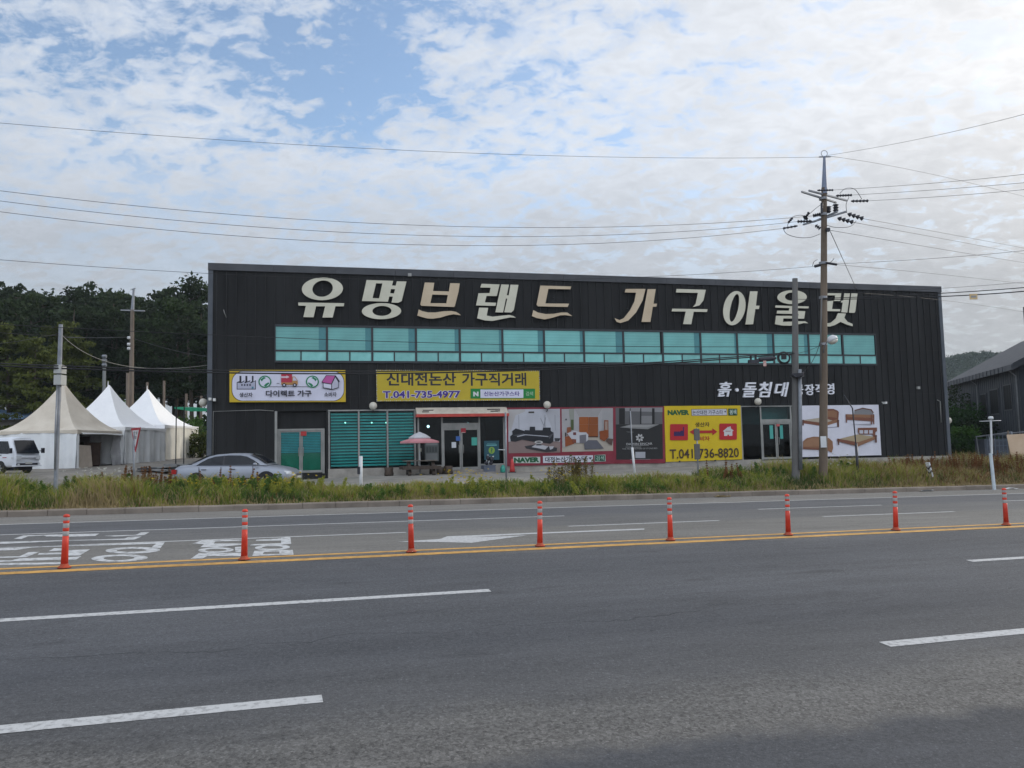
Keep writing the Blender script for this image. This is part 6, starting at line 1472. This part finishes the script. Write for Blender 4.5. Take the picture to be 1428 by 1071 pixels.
# ------------------------------------------------------------------ neighbouring workshop, gate and hill
m_nwall = M('dark_workshop_cladding', (.040, .048, .058), (.06, .07, .082), 1.0, .55, stretch=(6, 6, .3)); m_nroof = M('grey_sheet_roof', (.05, .054, .062), (.075, .08, .09), .6, .75, stretch=(4, 4, 1)); m_eave = M('eave_trim', (.05, .055, .065), (.08, .085, .095), 2, .5)
NA = at(1420, 508, 58); NB = at(1321, 533, 76); NB.z = NA.z
ax_ = (NB - NA); ax_.z = 0; LN = ax_.length; ax_.normalize(); nx_ = Vector((ax_.y, -ax_.x, 0))   # nx_ points right, over the building
NM = Matrix((( -ax_.x, nx_.x, 0, NA.x), (-ax_.y, nx_.y, 0, NA.y), (0, 0, 1, 0), (0, 0, 0, 1)))      # local x: towards the camera end, y: across
zb, ze = -.2, NA.z; WN = 13.0; rise = 3.5
nb = thing('workshop_building', 'dark gabled workshop with grey sheet roof right of the store', 'building', (NA + NB) / 2 * 1.0 - Vector((0, 0, (NA.z + NB.z) / 2 - .4)))
mb = MB(NM)
mb.add([(-LN, 0, zb), (0, 0, zb), (0, 0, ze), (-LN, 0, ze)], [(0, 1, 2, 3)]); mb.add([(0, 0, zb), (0, WN, zb), (0, WN, ze), (0, WN / 2, ze + rise), (0, 0, ze)], [(0, 1, 2, 3, 4)]); mb.add([(-LN, 0, zb), (-LN, 0, ze), (-LN, WN / 2, ze + rise), (-LN, WN, ze), (-LN, WN, zb)], [(0, 1, 2, 3, 4)]); mb.add([(-LN, WN, zb), (-LN, WN, ze), (0, WN, ze), (0, WN, zb)], [(0, 1, 2, 3)])
for i in range(int(LN / .5)): mb.box(-LN + .25 + i * .5, -LN + .28 + i * .5, -.03, -.001, zb, ze - .02)
mb.build('wall', m_nwall, nb)
mb = MB(NM); mb.add([(-LN - .4, -.5, ze - .1), (.5, -.5, ze - .1), (.5, WN / 2, ze + rise + .12), (-LN - .4, WN / 2, ze + rise + .12)], [(0, 1, 2, 3)]); mb.add([(-LN - .4, WN + .5, ze - .1), (-LN - .4, WN / 2, ze + rise + .12), (.5, WN / 2, ze + rise + .12), (.5, WN + .5, ze - .1)], [(0, 1, 2, 3)])
for i in range(int(LN / .6)):
    x = -LN - .3 + i * .6; mb.add([(x, -.5, ze - .07), (x + .05, -.5, ze - .07), (x + .05, WN / 2, ze + rise + .155), (x, WN / 2, ze + rise + .155)], [(0, 1, 2, 3)])
rf = mb.build('roof', m_nroof, nb)
mb = MB(NM); mb.box(-LN - .45, .55, -.62, -.48, ze - .42, ze - .02); mb.add([(.5, -.55, ze - .42), (.62, -.55, ze - .42), (.62, WN / 2, ze + rise - .2), (.5, WN / 2, ze + rise - .2), (.5, -.55, ze + .06), (.62, -.55, ze + .06), (.62, WN / 2, ze + rise + .25), (.5, WN / 2, ze + rise + .25)], [(0, 1, 2, 3), (4, 7, 6, 5), (1, 5, 6, 2), (0, 3, 7, 4), (0, 4, 5, 1)])
for i in range(int(LN / .9)): mb.box(-LN + i * .9, -LN + .12 + i * .9, -.66, -.62, ze - .44, ze - .02)
mb.build('eave_gutter', m_eave, nb)
for x0, x1, z0, z1 in ((-3.4, -1.6, ze - 3.2, ze - 1.25), (-6.6, -4.5, ze - 3.4, ze - 1.4), (-9.0, -7.4, ze - 3.5, ze - 1.6)):
    fr = MB(NM); fr.box(x0, x1, -.06, -.002, z0, z0 + .08); fr.box(x0, x1, -.06, -.002, z1 - .08, z1); fr.box(x0, x0 + .08, -.06, -.002, z0 + .08, z1 - .08); fr.box(x1 - .08, x1, -.06, -.002, z0 + .08, z1 - .08); o = fr.build('window', m_eave, nb)
    MB(NM).box(x0 + .08, x1 - .08, -.03, -.003, z0 + .08, z1 - .08).build('pane', M('dusty_dark_glass', (.003, .004, .005), (.006, .007, .009), 1, .5, spec=.1), o)
mb = MB(NM); mb.box(-13.6, -11.6, -.05, -.002, zb, ze - 1.9); mb.build('door', M('dark_door', (.015, .018, .022)), nb)
for x in (-.4, -9.6, -LN + .5): MB(NM).tube([(x, -.5, ze - .4), (x, -.09, ze - .8), (x, -.09, zb + .4)], .05).build('downpipe', M('pale_pipe', (.26, .27, .28), (.34, .35, .36), 2), nb)
# taller front wing at the picture edge
mb = MB(NM); mb.box(.62, 9, .35, 12, zb, ze + 4.0); mb.build('front_wing', m_nwall, nb)
# gate frame and tilted board
g = gp(1388, 47); gt = thing('gate_frame', 'thin white pipe gate frame beside the forecourt', 'gate', g)
a, b, c_, d = gp(1365, 47), at(1361.5, 609, 47), at(1411, 602.5, 44), gp(1413, 44)
MB().tube([a - Vector((0, 0, .1)), b, c_, d - Vector((0, 0, .1))], .035, 6).build('frame', m_galv, gt); MB().tube([b.lerp(c_, .37), gp(1380.5, 46) + Vector((0, 0, .05))], .025, 6).build('stile', m_galv, gt)
MB().tube([at(1386, 606.5, 46.5), at(1450, 600, 44)], .03, 5).build('long_rail', m_galv, gt)
g = gp(1432, 39.5); bt = thing('tilted_board', 'pale orange sign board with faded red writing at the right edge', 'sign', g)
m4 = Matrix.Translation((g.x, g.y, 0)) @ Matrix.Rotation(R(-25), 4, 'Z'); x0 = -.72; zt0 = at(1415, 606, 39.5).z; zb0 = at(1415, 681, 39.5).z - .1
mb = MB(m4); mb.plate([[(x0 - .1, zt0), (x0 + .12, zb0 + .9), (1.5, zb0 + .9), (1.3, zt0 + .1)]], -.03, .03); mb.build('panel', M('peach_board', (.52, .38, .26), (.60, .46, .33), 1, .7), bt)
mb = MB(m4)
put_text(mb, '가구', .0, .9, zb0 + 1.75, zb0 + 2.25, -.034); put_text(mb, '할인', .12, 1.0, zb0 + 1.1, zb0 + 1.55, -.034); mb.build('lettering', M('faded_red_print', (.50, .16, .13), (.55, .26, .2), 5), bt)
mb = MB(m4); mb.bar((x0, 0, zb0 - .3), (x0 - .02, .05, zt0 + .2), .04, n=6); mb.bar((1.2, 0, zb0 - .3), (1.2, .05, zt0 + .1), .04, n=6); mb.bar((x0 + .7, -.5, zb0 - .2), (x0 + .3, 0, zb0 + 1.2), .03, n=6); mb.build('frame', m_brn, bt)
g = gp(1399, 52); mb = MB()
for i in range(9): mb.bar((g.x - 1.0 + i * .25, g.y, g.z), (g.x - 1.0 + i * .25, g.y, g.z + 1.5), .02, n=4)
for i in range(5): mb.bar((g.x - 1.0, g.y, g.z + .1 + i * .34), (g.x + 1.0, g.y, g.z + .1 + i * .34), .02, n=4)
tag(mb.build('mesh_cage', M('grey_mesh', (.10, .12, .15)), None, g), 'grey wire mesh cage standing behind the gate frame', 'cage')
mb = MB(); mb.box(g.x - .9, g.x + .9, g.y + .5, g.y + 1.6, g.z, g.z + 1.15); mb.box(g.x - .95, g.x + .95, g.y + .45, g.y + 1.65, g.z + 1.15, g.z + 1.22)
tag(mb.build('storage_box', M('dark_blue_box', (.05, .06, .08), (.08, .09, .11), 2), None, g + Vector((0, 1, 0))), 'dark storage box behind the wire mesh cage', 'box')

# ------------------------------------------------------------------ trees
def leafmat(name, c1, c2, scale=.5, trans=.25, rnd=.18): return M(name, c1, c2, scale, .75, spec=.15, trans=trans, rnd=rnd, lo=.3, hi=.7)
m_pine = leafmat('pine_needles', (.012, .022, .010), (.032, .048, .020)); m_pine2 = leafmat('deep_green_leaves', (.012, .022, .009), (.034, .055, .018)); m_olive = leafmat('olive_leaves', (.055, .072, .014), (.115, .135, .03)); m_fresh = leafmat('fresh_leaves', (.035, .085, .014), (.075, .15, .03)); m_bush = leafmat('bush_leaves', (.016, .042, .012), (.04, .085, .022)); m_bark = M('bark', (.05, .038, .03), (.09, .07, .055), 3, .95)
def leaf_cloud(centres, rad, per, size, r_, flat_=.6, wr=.55):
    """triangles scattered through clumps; returns verts, faces"""
    n = len(centres) * per
    c = np.repeat(np.asarray(centres), per, 0); rr = np.repeat(np.asarray(rad), per)
    d = r_.normal(size=(n, 3)); d /= np.linalg.norm(d, axis=1)[:, None] + 1e-9
    d *= (r_.random(n) ** .45 * rr)[:, None]; d[:, 2] *= flat_
    p = c + d
    a = r_.normal(size=(n, 3)); a /= np.linalg.norm(a, axis=1)[:, None]; b = np.cross(a, r_.normal(size=(n, 3))); b /= np.linalg.norm(b, axis=1)[:, None] + 1e-9
    s = size * (.6 + .8 * r_.random(n))[:, None]
    v = np.stack([p - a * s, p + b * s * wr, p + a * s, p - b * s * wr], 1).reshape(-1, 3)
    return v, np.arange(4 * n)
def tree_proto(kind, h, seed, mat):
    r_ = np.random.default_rng(seed); rs = random.Random(seed)
    trunk = MB(); lean = Vector((rs.uniform(-.5, .5), rs.uniform(-.5, .5), 0)); pts = [Vector((0, 0, -.5)), Vector((lean.x * .3, lean.y * .3, h * .35)), Vector((lean.x * .8, lean.y * .8, h * .7)), Vector((lean.x, lean.y, h * .97))]
    k = h / 14
    trunk.tube(pts, [.24 * k, .18 * k, .10 * k, .03 * k], 8)
    cen, rad = [], []
    def ax(f): i = min(int(f * 3), 2); return pts[i].lerp(pts[i + 1], f * 3 - i)
    nl = {'pine': 26, 'broad': 24, 'olive': 30}[kind]
    for i in range(nl):
        if kind == 'pine': f = rs.uniform(.30, .98); L = (1.15 - f) * h * .26 + .5
        elif kind == 'olive': f = .16 + .82 * (i + .5) / nl; L = (1.12 - f) * h * .42 * rs.uniform(.6, 1.1) + .4
        else: f = rs.uniform(.32, .95); L = h * .26 * math.sin(math.pi * min(1, .25 + (f - .3) * 1.0)) * rs.uniform(.6, 1.2) + .4
        an = rs.uniform(0, 2 * math.pi); p0 = ax(f); up_ = {'pine': .12, 'broad': .55, 'olive': .05}[kind]
        p1 = p0 + Vector((math.cos(an) * L, math.sin(an) * L, L * up_ * rs.uniform(.3, 1.3)))
        trunk.tube([p0, (p0 + p1) / 2 + Vector((0, 0, -.04 * L)), p1], [.05 * k, .035 * k, .012], 5)
        for q in ((.45, .8, 1.0) if kind != 'olive' else (.35, .6, .8, 1.0)):
            p = p0.lerp(p1, q) + Vector((rs.uniform(-.3, .3), rs.uniform(-.3, .3), rs.uniform(-.15, .35))); cen.append(p); rad.append(rs.uniform(.55, 1.05) * k * (1.0 if kind != 'broad' else 1.25))
    cen.append(ax(1.0)); rad.append(.5 * k)
    v, f_ = leaf_cloud([tuple(c) for c in cen], rad, {'pine': 60, 'broad': 60, 'olive': 48}[kind], {'pine': .17, 'broad': .19, 'olive': .18}[kind] * k ** .5, r_, {'pine': .55, 'broad': .8, 'olive': .42}[kind])
    t = bpy.data.objects.new({'pine': 'pine_tree', 'broad': 'broadleaf_tree', 'olive': 'spreading_tree'}[kind], None); COL.objects.link(t)
    trunk.build('trunk', m_bark, t, local=True); np_mesh('crown', v, f_, 4, mat, parent=t)
    return t
def put_tree(proto, used, loc, sc_, rz, label, group, cat='tree'):
    if not used.get(proto.name): o = proto; used[proto.name] = 1
    else:
        o = proto.copy(); COL.objects.link(o)
        for ch in proto.children: c = ch.copy(); COL.objects.link(c); c.parent = o
    o.location = loc; o.scale = (sc_[0], sc_[0], sc_[1]); o.rotation_euler = (0, 0, rz); tag(o, label, cat, group); return o
pines = [tree_proto('pine', 14, s, m_pine) for s in (1, 2, 3)]; broads = [tree_proto('broad', 12, s, m_pine2) for s in (4, 5)]; olives = [tree_proto('olive', 10, s, m_olive) for s in (6, 7)]
used = {}
rt = random.Random(5)
topline = [(-80, 398), (0, 394), (20, 398), (45, 400), (68, 402), (82, 394), (105, 388), (122, 394), (138, 403), (165, 401), (185, 412), (205, 402), (225, 400), (248, 397), (262, 404), (290, 416), (330, 440)]
def tl(px): return float(np.interp(px, [a for a, b in topline], [b for a, b in topline]))
gF = 'dark forest trees behind the tents'
k = 0
def hillz(x, y): return gz(x, y)
for row, (Y, n, off) in enumerate(((84, 15, 30), (92, 17, 12), (101, 18, 0))):
    for i in range(n):
        px_ = -70 + (400 / (n - 1)) * i + rt.uniform(-9, 9); pr_ = rt.choice(pines + broads[:1] if row else pines + broads)
        x = at(px_, 600, Y).x; yy = Y + rt.uniform(-3, 3); gzz = hillz(x, yy)
        ztop_ = at(px_, tl(px_) + off + rt.uniform(-4, 10), Y).z; hh = ztop_ - gzz; h0 = 14 if pr_ in pines else 12
        kind = 'tall dark pine in the forest behind the tents' if pr_ in pines else 'rounded dark green tree in the forest behind the tents'
        put_tree(pr_, used, (x, yy, gzz), (hh / h0 * rt.uniform(.85, 1.1), hh / h0), rt.uniform(0, 6.28), kind, gF + (' (pines)' if pr_ in pines else ' (rounded)'))
for px_, py_, Y, wd, lab in ((18, 452, 74, 1.15, 'olive green spreading tree behind the beige tent at the left edge'), (88, 448, 76, 1.05, 'olive green spreading tree behind the left grey pole'), (-45, 440, 76, 1.2, 'olive green tree just outside the left picture edge'), (110, 475, 79, .9, 'smaller olive tree right of the left grey pole'), (52, 470, 71, .9, 'olive tree standing directly behind the beige tent peak')):
    p = at(px_, py_, Y); gzz = gz(p.x, Y); hh = p.z - gzz; put_tree(olives[px_ % 2], used, (p.x, Y, gzz), (hh / 10 * wd, hh / 10), rt.uniform(0, 6), lab, None)
# bushes
def bush(px, Y, w, h, mat, label, per=70, name='bush', group=None, sz=.11):
    g = gp(px, Y); r_ = np.random.default_rng(int(px * 7 + Y)); n = int(10 + 8 * w)
    cen = np.stack([r_.uniform(-.5, .5, n) * w * .8, r_.uniform(-.5, .5, n) * w * .6, r_.uniform(.1, .85, n) * h], 1); rad = r_.uniform(.22, .4, n) * min(w, h) * .7
    v, f_ = leaf_cloud(cen, rad, per, sz, r_, .9)
    t = thing(name, label, 'bush', g, group); np_mesh('foliage', v + np.array(g), f_, 4, mat, parent=t, origin=g)
    mb = MB()
    for i in range(6): c = cen[i]; mb.tube([g - Vector((0, 0, .1)), g + Vector((c[0] * .5, c[1] * .5, c[2] * .6)), g + Vector(c)], [.04, .025, .01], 5)
    mb.build('stem', m_bark, t); return t
bush(138, 69, 3.0, 3.9, m_fresh, 'bright green bush between the beige and middle tent peaks'); bush(166, 70, 3.4, 4.6, m_fresh, 'bright green bush right of the middle tent peak'); bush(192, 71, 2.5, 3.2, m_bush, 'green bush between the two white tents')
bush(262, 66, 3.2, 3.4, m_fresh, 'green bush behind the green net frame'); bush(281, 64, 2.2, 2.2, m_olive, 'yellowish bush at the left corner of the store'); bush(20, 68, 6, 1.8, m_bush, 'low green hedge below the blue shed roof')
bush(240, 70, 3.0, 2.6, m_bush, 'dark green shrub behind the rightmost tent')
for px_, Y, w, h, m, lab in ((1338, 66, 4.6, 4.2, m_bush, 'large rounded green bush right of the store'), (1333, 70, 3.4, 6.3, m_pine2, 'tall dark shrub beside the workshop wall'), (1345, 58, 3.0, 2.2, m_fresh, 'yellow green bush in front of the large rounded bush'), (1330, 56, 3.2, 1.5, m_bush, 'low green bush at the right corner of the store'), (1360, 57, 3.6, 1.4, m_bush, 'low green bush behind the pipe gate frame'), (1365, 64, 3.0, 3.0, m_pine2, 'dark green bush against the workshop wall')):
    bush(px_, Y, w, h, m, lab)
# left background greenery under the forest so the ground line does not show bare
r_ = np.random.default_rng(21); n = 420
X = r_.uniform(-78, -24, n); Y = r_.uniform(76, 100, n); Z = gz_np(X, Y) + r_.uniform(.2, 2.6, n)
v, f_ = leaf_cloud(np.stack([X, Y, Z], 1), r_.uniform(.6, 1.3, n), 40, .22, r_, .8); o = np_mesh('forest_undergrowth', v, f_, 4, m_pine2); o['kind'] = 'stuff'
def fieldz(X, Y, A, B): return gz_np(X, Y) + .03
struct(grid_np('field', np.linspace(-160, -5, 40), np.linspace(64.5, 220, 40), fieldz, M('field_grass', (.035, .055, .018), (.075, .095, .035), .5, .95)))
# wooded hill far to the right
hx, hy = np.linspace(60, 520, 60), np.linspace(330, 620, 40)
def hz(X, Y, A, B): return -3 + 45 * np.exp(-(((X - 250) / 95) ** 2 + ((Y - 470) / 80) ** 2)) + 26 * np.exp(-(((X - 400) / 120) ** 2 + ((Y - 480) / 90) ** 2)) + 3 * np.sin(X * .05) * np.cos(Y * .04)
struct(grid_np('hill', hx, hy, hz, M('hill_ground', (.03, .045, .03), (.05, .065, .04), .05, .95)))
n = 6000; X = r_.uniform(110, 420, n); Y = r_.uniform(365, 480, n); Z = hz(X, Y, 0, 0); k_ = Z > 2; X, Y, Z = X[k_], Y[k_], Z[k_]
v, f_ = leaf_cloud(np.stack([X, Y, Z + 1.0], 1), r_.uniform(1.2, 3.0, len(X)), 26, .55, r_, .8); o = np_mesh('hill_wood', v, f_, 4, leafmat('hill_leaves', (.028, .045, .030), (.055, .078, .050), .05, .1, 0)); o['kind'] = 'stuff'

# ------------------------------------------------------------------ verge: grass, weeds, dock, flowers
def to_xy(s, t): return RO.x + s * RD.x + t * RM.x, RO.y + s * RD.y + t * RM.y
grass_mats = [leafmat('grass_green', (.085, .155, .022), (.16, .225, .042), 1.5, .35, 0), leafmat('grass_lime', (.20, .23, .036), (.31, .32, .06), 1.5, .35, 0), leafmat('grass_straw', (.27, .21, .105), (.38, .30, .16), 1.5, .3, 0), leafmat('dock_red', (.125, .06, .026), (.215, .10, .042), 1.5, .25, 0), leafmat('grass_deep', (.035, .075, .018), (.07, .115, .03), 1.5, .3, 0)]
def blades(s, t, h, w, mi, name, lean=.75, mats=grass_mats):
    n = len(s); r_ = rng; x, y = to_xy(s, t); z = gz_np(x, y) - .02
    a = r_.uniform(0, 2 * np.pi, n); d = np.stack([np.cos(a), np.sin(a), np.zeros(n)], 1); la = r_.uniform(0, 2 * np.pi, n); l = np.stack([np.cos(la), np.sin(la), np.zeros(n)], 1) * (r_.random(n) * lean)[:, None]
    p = np.stack([x, y, z], 1); h_ = h[:, None]; upv = np.array([0, 0, 1.0]); w_ = w[:, None]
    v0 = p - d * w_; v1 = p + d * w_; mid = p + (l * .35 + upv * .6) * h_; v2 = mid + d * w_ * .7; v3 = mid - d * w_ * .7; tip = p + (l + upv * (1 - .25 * lean)) * h_
    v4 = tip + d * w_ * .12; v5 = tip - d * w_ * .12
    V = np.stack([v0, v1, v2, v3, v4, v5], 1).reshape(-1, 3); i = np.arange(n)[:, None] * 6
    Fq = np.concatenate([i + np.array([[0, 1, 2, 3]]), i + np.array([[3, 2, 4, 5]])], 1).reshape(-1)
    o = np_mesh(name, V, Fq, 4, mats, np.repeat(mi, 2)); o['kind'] = 'stuff'; return o
def sofpx(px, t=14.0):
    """position along the road seen at column px for the given offset across it"""
    lo, hi = -60.0, 80.0
    for _ in range(40):
        m = (lo + hi) / 2; x, y = to_xy(m, t); c = W / 2 + F * (x / (y * _cp)) * 1.0
        lo, hi = (m, hi) if c < px else (lo, m)
    return (lo + hi) / 2
PXS = [0, 60, 110, 165, 230, 300, 400, 430, 480, 560, 640, 700, 800, 900, 1000, 1060, 1200, 1290, 1330, 1428]
HT = [.95, .60, .95, .95, .92, .72, .60, .50, .48, .47, .56, .58, .56, .58, .58, .74, .88, .92, .85, .85]
SP = [sofpx(p) for p in PXS]
N = 125000
s = rng.uniform(-24, 34, N); t = 12.56 + 3.6 * rng.random(N) ** 1.15
left_deep = s < sofpx(425); t = np.where(left_deep, 12.56 + (t - 12.56) * 1.25, t); mid = (s > sofpx(435)) & (s < sofpx(1000)); t = np.where(mid, 12.56 + (t - 12.56) * .72, t)
cl = np.sin(s * 1.9 + 1.3 * np.sin(t * 1.7)) * .5 + np.sin(s * .63 + t) * .5 + .35 * np.sin(s * 5.3 + t * 3.1)
H0 = np.interp(s, SP, HT)
edge = np.clip((t - 12.55) / .9, .18, 1)
h = H0 * edge * (.45 + .6 * rng.random(N)) * (1 + .30 * cl)
dry = (np.clip(1 - (t - 12.55) / .8, 0, 1) * .75) + .04 + .18 * (cl > .55) + np.interp(s, [sofpx(60), sofpx(110), sofpx(150), sofpx(200)], [0, .55, .55, 0]) * (t < 14.2) + np.interp(s, [sofpx(1050), sofpx(1300), sofpx(1360)], [.16, .42, .5])
u = rng.random(N); redp = np.interp(s, [sofpx(1180), sofpx(1260), sofpx(1330)], [0.05, .32, .58])
mi = np.where(u < dry * .8, 2, np.where(rng.random(N) < redp, 3, np.where(cl + rng.normal(0, .35, N) > .22, 1, np.where(cl + rng.normal(0, .3, N) < -.3, 4, 0))))
blades(s, t, h, .007 + .010 * rng.random(N), mi, 'verge_grass')
# tall weeds: stalks with leaves, in clumps
m_weed = leafmat('weed_leaves', (.055, .11, .022), (.11, .18, .04), 1.5, .3, 0)
def weeds(name, spots, n_each, hlo, hhi, mat, leaf=.07, spread_=.35, per=16, flower=None):
    V, Fc, mb = [], [], MB(); off = 0
    for px_, t0 in spots:
        s0 = sofpx(px_, t0)
        for _ in range(n_each):
            ss_, tt = s0 + rng.normal(0, spread_), t0 + rng.normal(0, .3); x, y = to_xy(ss_, max(tt, 12.8)); z = float(gz_np(np.array([x]), np.array([y]))[0]); hh = rng.uniform(hlo, hhi)
            b_ = Vector((x, y, z)); tp = b_ + Vector((rng.normal(0, .10), rng.normal(0, .10), hh)); mb.bar(b_, tp, .008, .004, 4, cap=False)
            cen = [tuple(b_.lerp(tp, f)) for f in np.linspace(.12, 1, 10)]; v, f_ = leaf_cloud(cen, ([.16, .17, .17, .16, .15, .13, .12, .10, .08, .05] if leaf > .025 else [.03, .03, .035, .045, .05, .05, .05, .045, .04, .03]), per, leaf * 1.25, rng, .9, .3); V.append(v); Fc.append(f_ + off); off += len(v)
    o = np_mesh(name, np.concatenate(V), np.concatenate(Fc), 4, mat); o['kind'] = 'stuff'
    o2 = mb.build(name + '_stalks', mat); o2['kind'] = 'stuff'
weeds('roadside_weeds', [(8, 15.5), (22, 15.2), (38, 14.6), (95, 15.8), (108, 15.2), (120, 15.6), (136, 15.2), (150, 15.6), (162, 15.3), (214, 15.5), (270, 15), (300, 15.2), (330, 15), (355, 15.2), (375, 15), (398, 15.4),  (1020, 15), (1070, 14.8), (1120, 14.8), (1180, 15), (1230, 14.6)], 6, .35, .75, m_weed, .034, .40, 26)
weeds('low_weeds', [(520, 13.6), (600, 13.6), (690, 13.7), (735, 13.6), (780, 13.7), (860, 13.6), (930, 13.7), (990, 13.9)], 7, .22, .50, m_weed, .03, .6, 22)
weeds('lime_weeds', [(2, 14.6), (12, 14.2), (180, 15), (240, 15), (255, 14.6), (285, 14.6), (315, 14.4), (345, 14.6), (385, 14.4), (410, 14.6), (450, 14.2), (620, 13.6), (665, 13.6), (760, 13.6), (840, 13.6), (980, 14), (1050, 14.2), (1140, 14.2), (1200, 14.2)], 6, .3, .70, grass_mats[1], .032, .4, 24)
weeds('tall_brown_weed', [(806, 15.2), (812, 15.0), (800, 15.2), (772, 15)], 5, .6, 1.15, leafmat('brown_weed', (.09, .075, .025), (.15, .115, .04), 2, .3, 0), .03, .12, 24)
weeds('red_dock', [(180, 15.8), (193, 15.9), (205, 16), (216, 15.8), (228, 15.9), (318, 15.4), (1008, 14.6), (1245, 14.8), (1262, 14.6), (1278, 15), (1306, 14.6), (1320, 14.8), (1334, 14.4), (1346, 14.8), (1358, 14.2), (1370, 14.6), (1388, 14.2), (1396, 14.6), (1404, 14.0), (1412, 14.4), (1420, 14.0), (1428, 14.6), (1438, 14.2)], 11, .45, 1.05, grass_mats[3], .022, .50, 30)
def flowers(name, spots, n_each, col, hz_):
    V, Fc, off = [], [], 0; cen = []
    for px_, t0 in spots:
        s0 = sofpx(px_, t0)
        for _ in range(n_each): x, y = to_xy(s0 + rng.normal(0, .45), max(12.9, t0 + rng.normal(0, .4))); cen.append((x, y, float(gz_np(np.array([x]), np.array([y]))[0]) + rng.uniform(*hz_)))
    v, f_ = leaf_cloud(cen, [.05] * len(cen), 7, .022, rng, .5); o = np_mesh(name, v, f_, 4, col); o['kind'] = 'stuff'
m_yfl = leafmat('yellow_petals', (.42, .30, .02), (.55, .42, .04), 3, .2, 0)
flowers('yellow_flowers', [(252, 14.6), (300, 14.8), (338, 14.8), (360, 14.6), (385, 14.6), (405, 14.8), (628, 14.4), (640, 14.2), (650, 14.5), (662, 14.3), (775, 14.8), (800, 15)], 16, m_yfl, (.40, .85))
flowers('white_flowers', [(120, 15.6), (140, 15.4), (155, 15.6), (1160, 15), (1185, 14.8), (1130, 15)], 12, leafmat('white_petals', (.45, .46, .42), (.55, .55, .5), 3, .2, 0), (.6, 1.05))
# litter along the kerb
rl = random.Random(9)
for px_, t0, lab in ((1287, 12.05, 'crumpled pale paper scrap lying by the kerb stones'), (1404, 11.9, 'flat pale cardboard piece by the kerb at the right edge'), (1003, 12.1, 'clump of dead brown leaves against the kerb')):
    s0 = sofpx(px_, t0); x, y = to_xy(s0, t0); p = Vector((x, y, road_z(s0, t0) + .004)); mb = MB(); V = []
    for i in range(5):
        for j in range(3): V.append(p + Vector((-.28 + .14 * i, -.10 + .1 * j, .01 + rl.random() * .07)))
    mb.add(V, [(i * 3 + j, (i + 1) * 3 + j, (i + 1) * 3 + j + 1, i * 3 + j + 1) for i in range(4) for j in range(2)])
    tag(mb.build('litter', grass_mats[2] if 'leaves' in lab else m_white, None, p), lab, 'litter')

# ------------------------------------------------------------------ air
hb = MB(); hb.box(-700, 700, -60, 900, -14, 110)
hz_ob = hb.build('haze', [])
mh = bpy.data.materials.new('haze_air'); mh.use_nodes = True
nh = mh.node_tree.nodes; nh.clear()
pv = nh.new('ShaderNodeVolumePrincipled'); pv.inputs['Color'].default_value = (.80, .90, 1.0, 1); pv.inputs['Density'].default_value = 0.00022; pv.inputs['Anisotropy'].default_value = 0.0
oo = nh.new('ShaderNodeOutputMaterial'); mh.node_tree.links.new(pv.outputs[0], oo.inputs['Volume'])
hz_ob.data.materials.append(mh); hz_ob['kind'] = 'stuff'
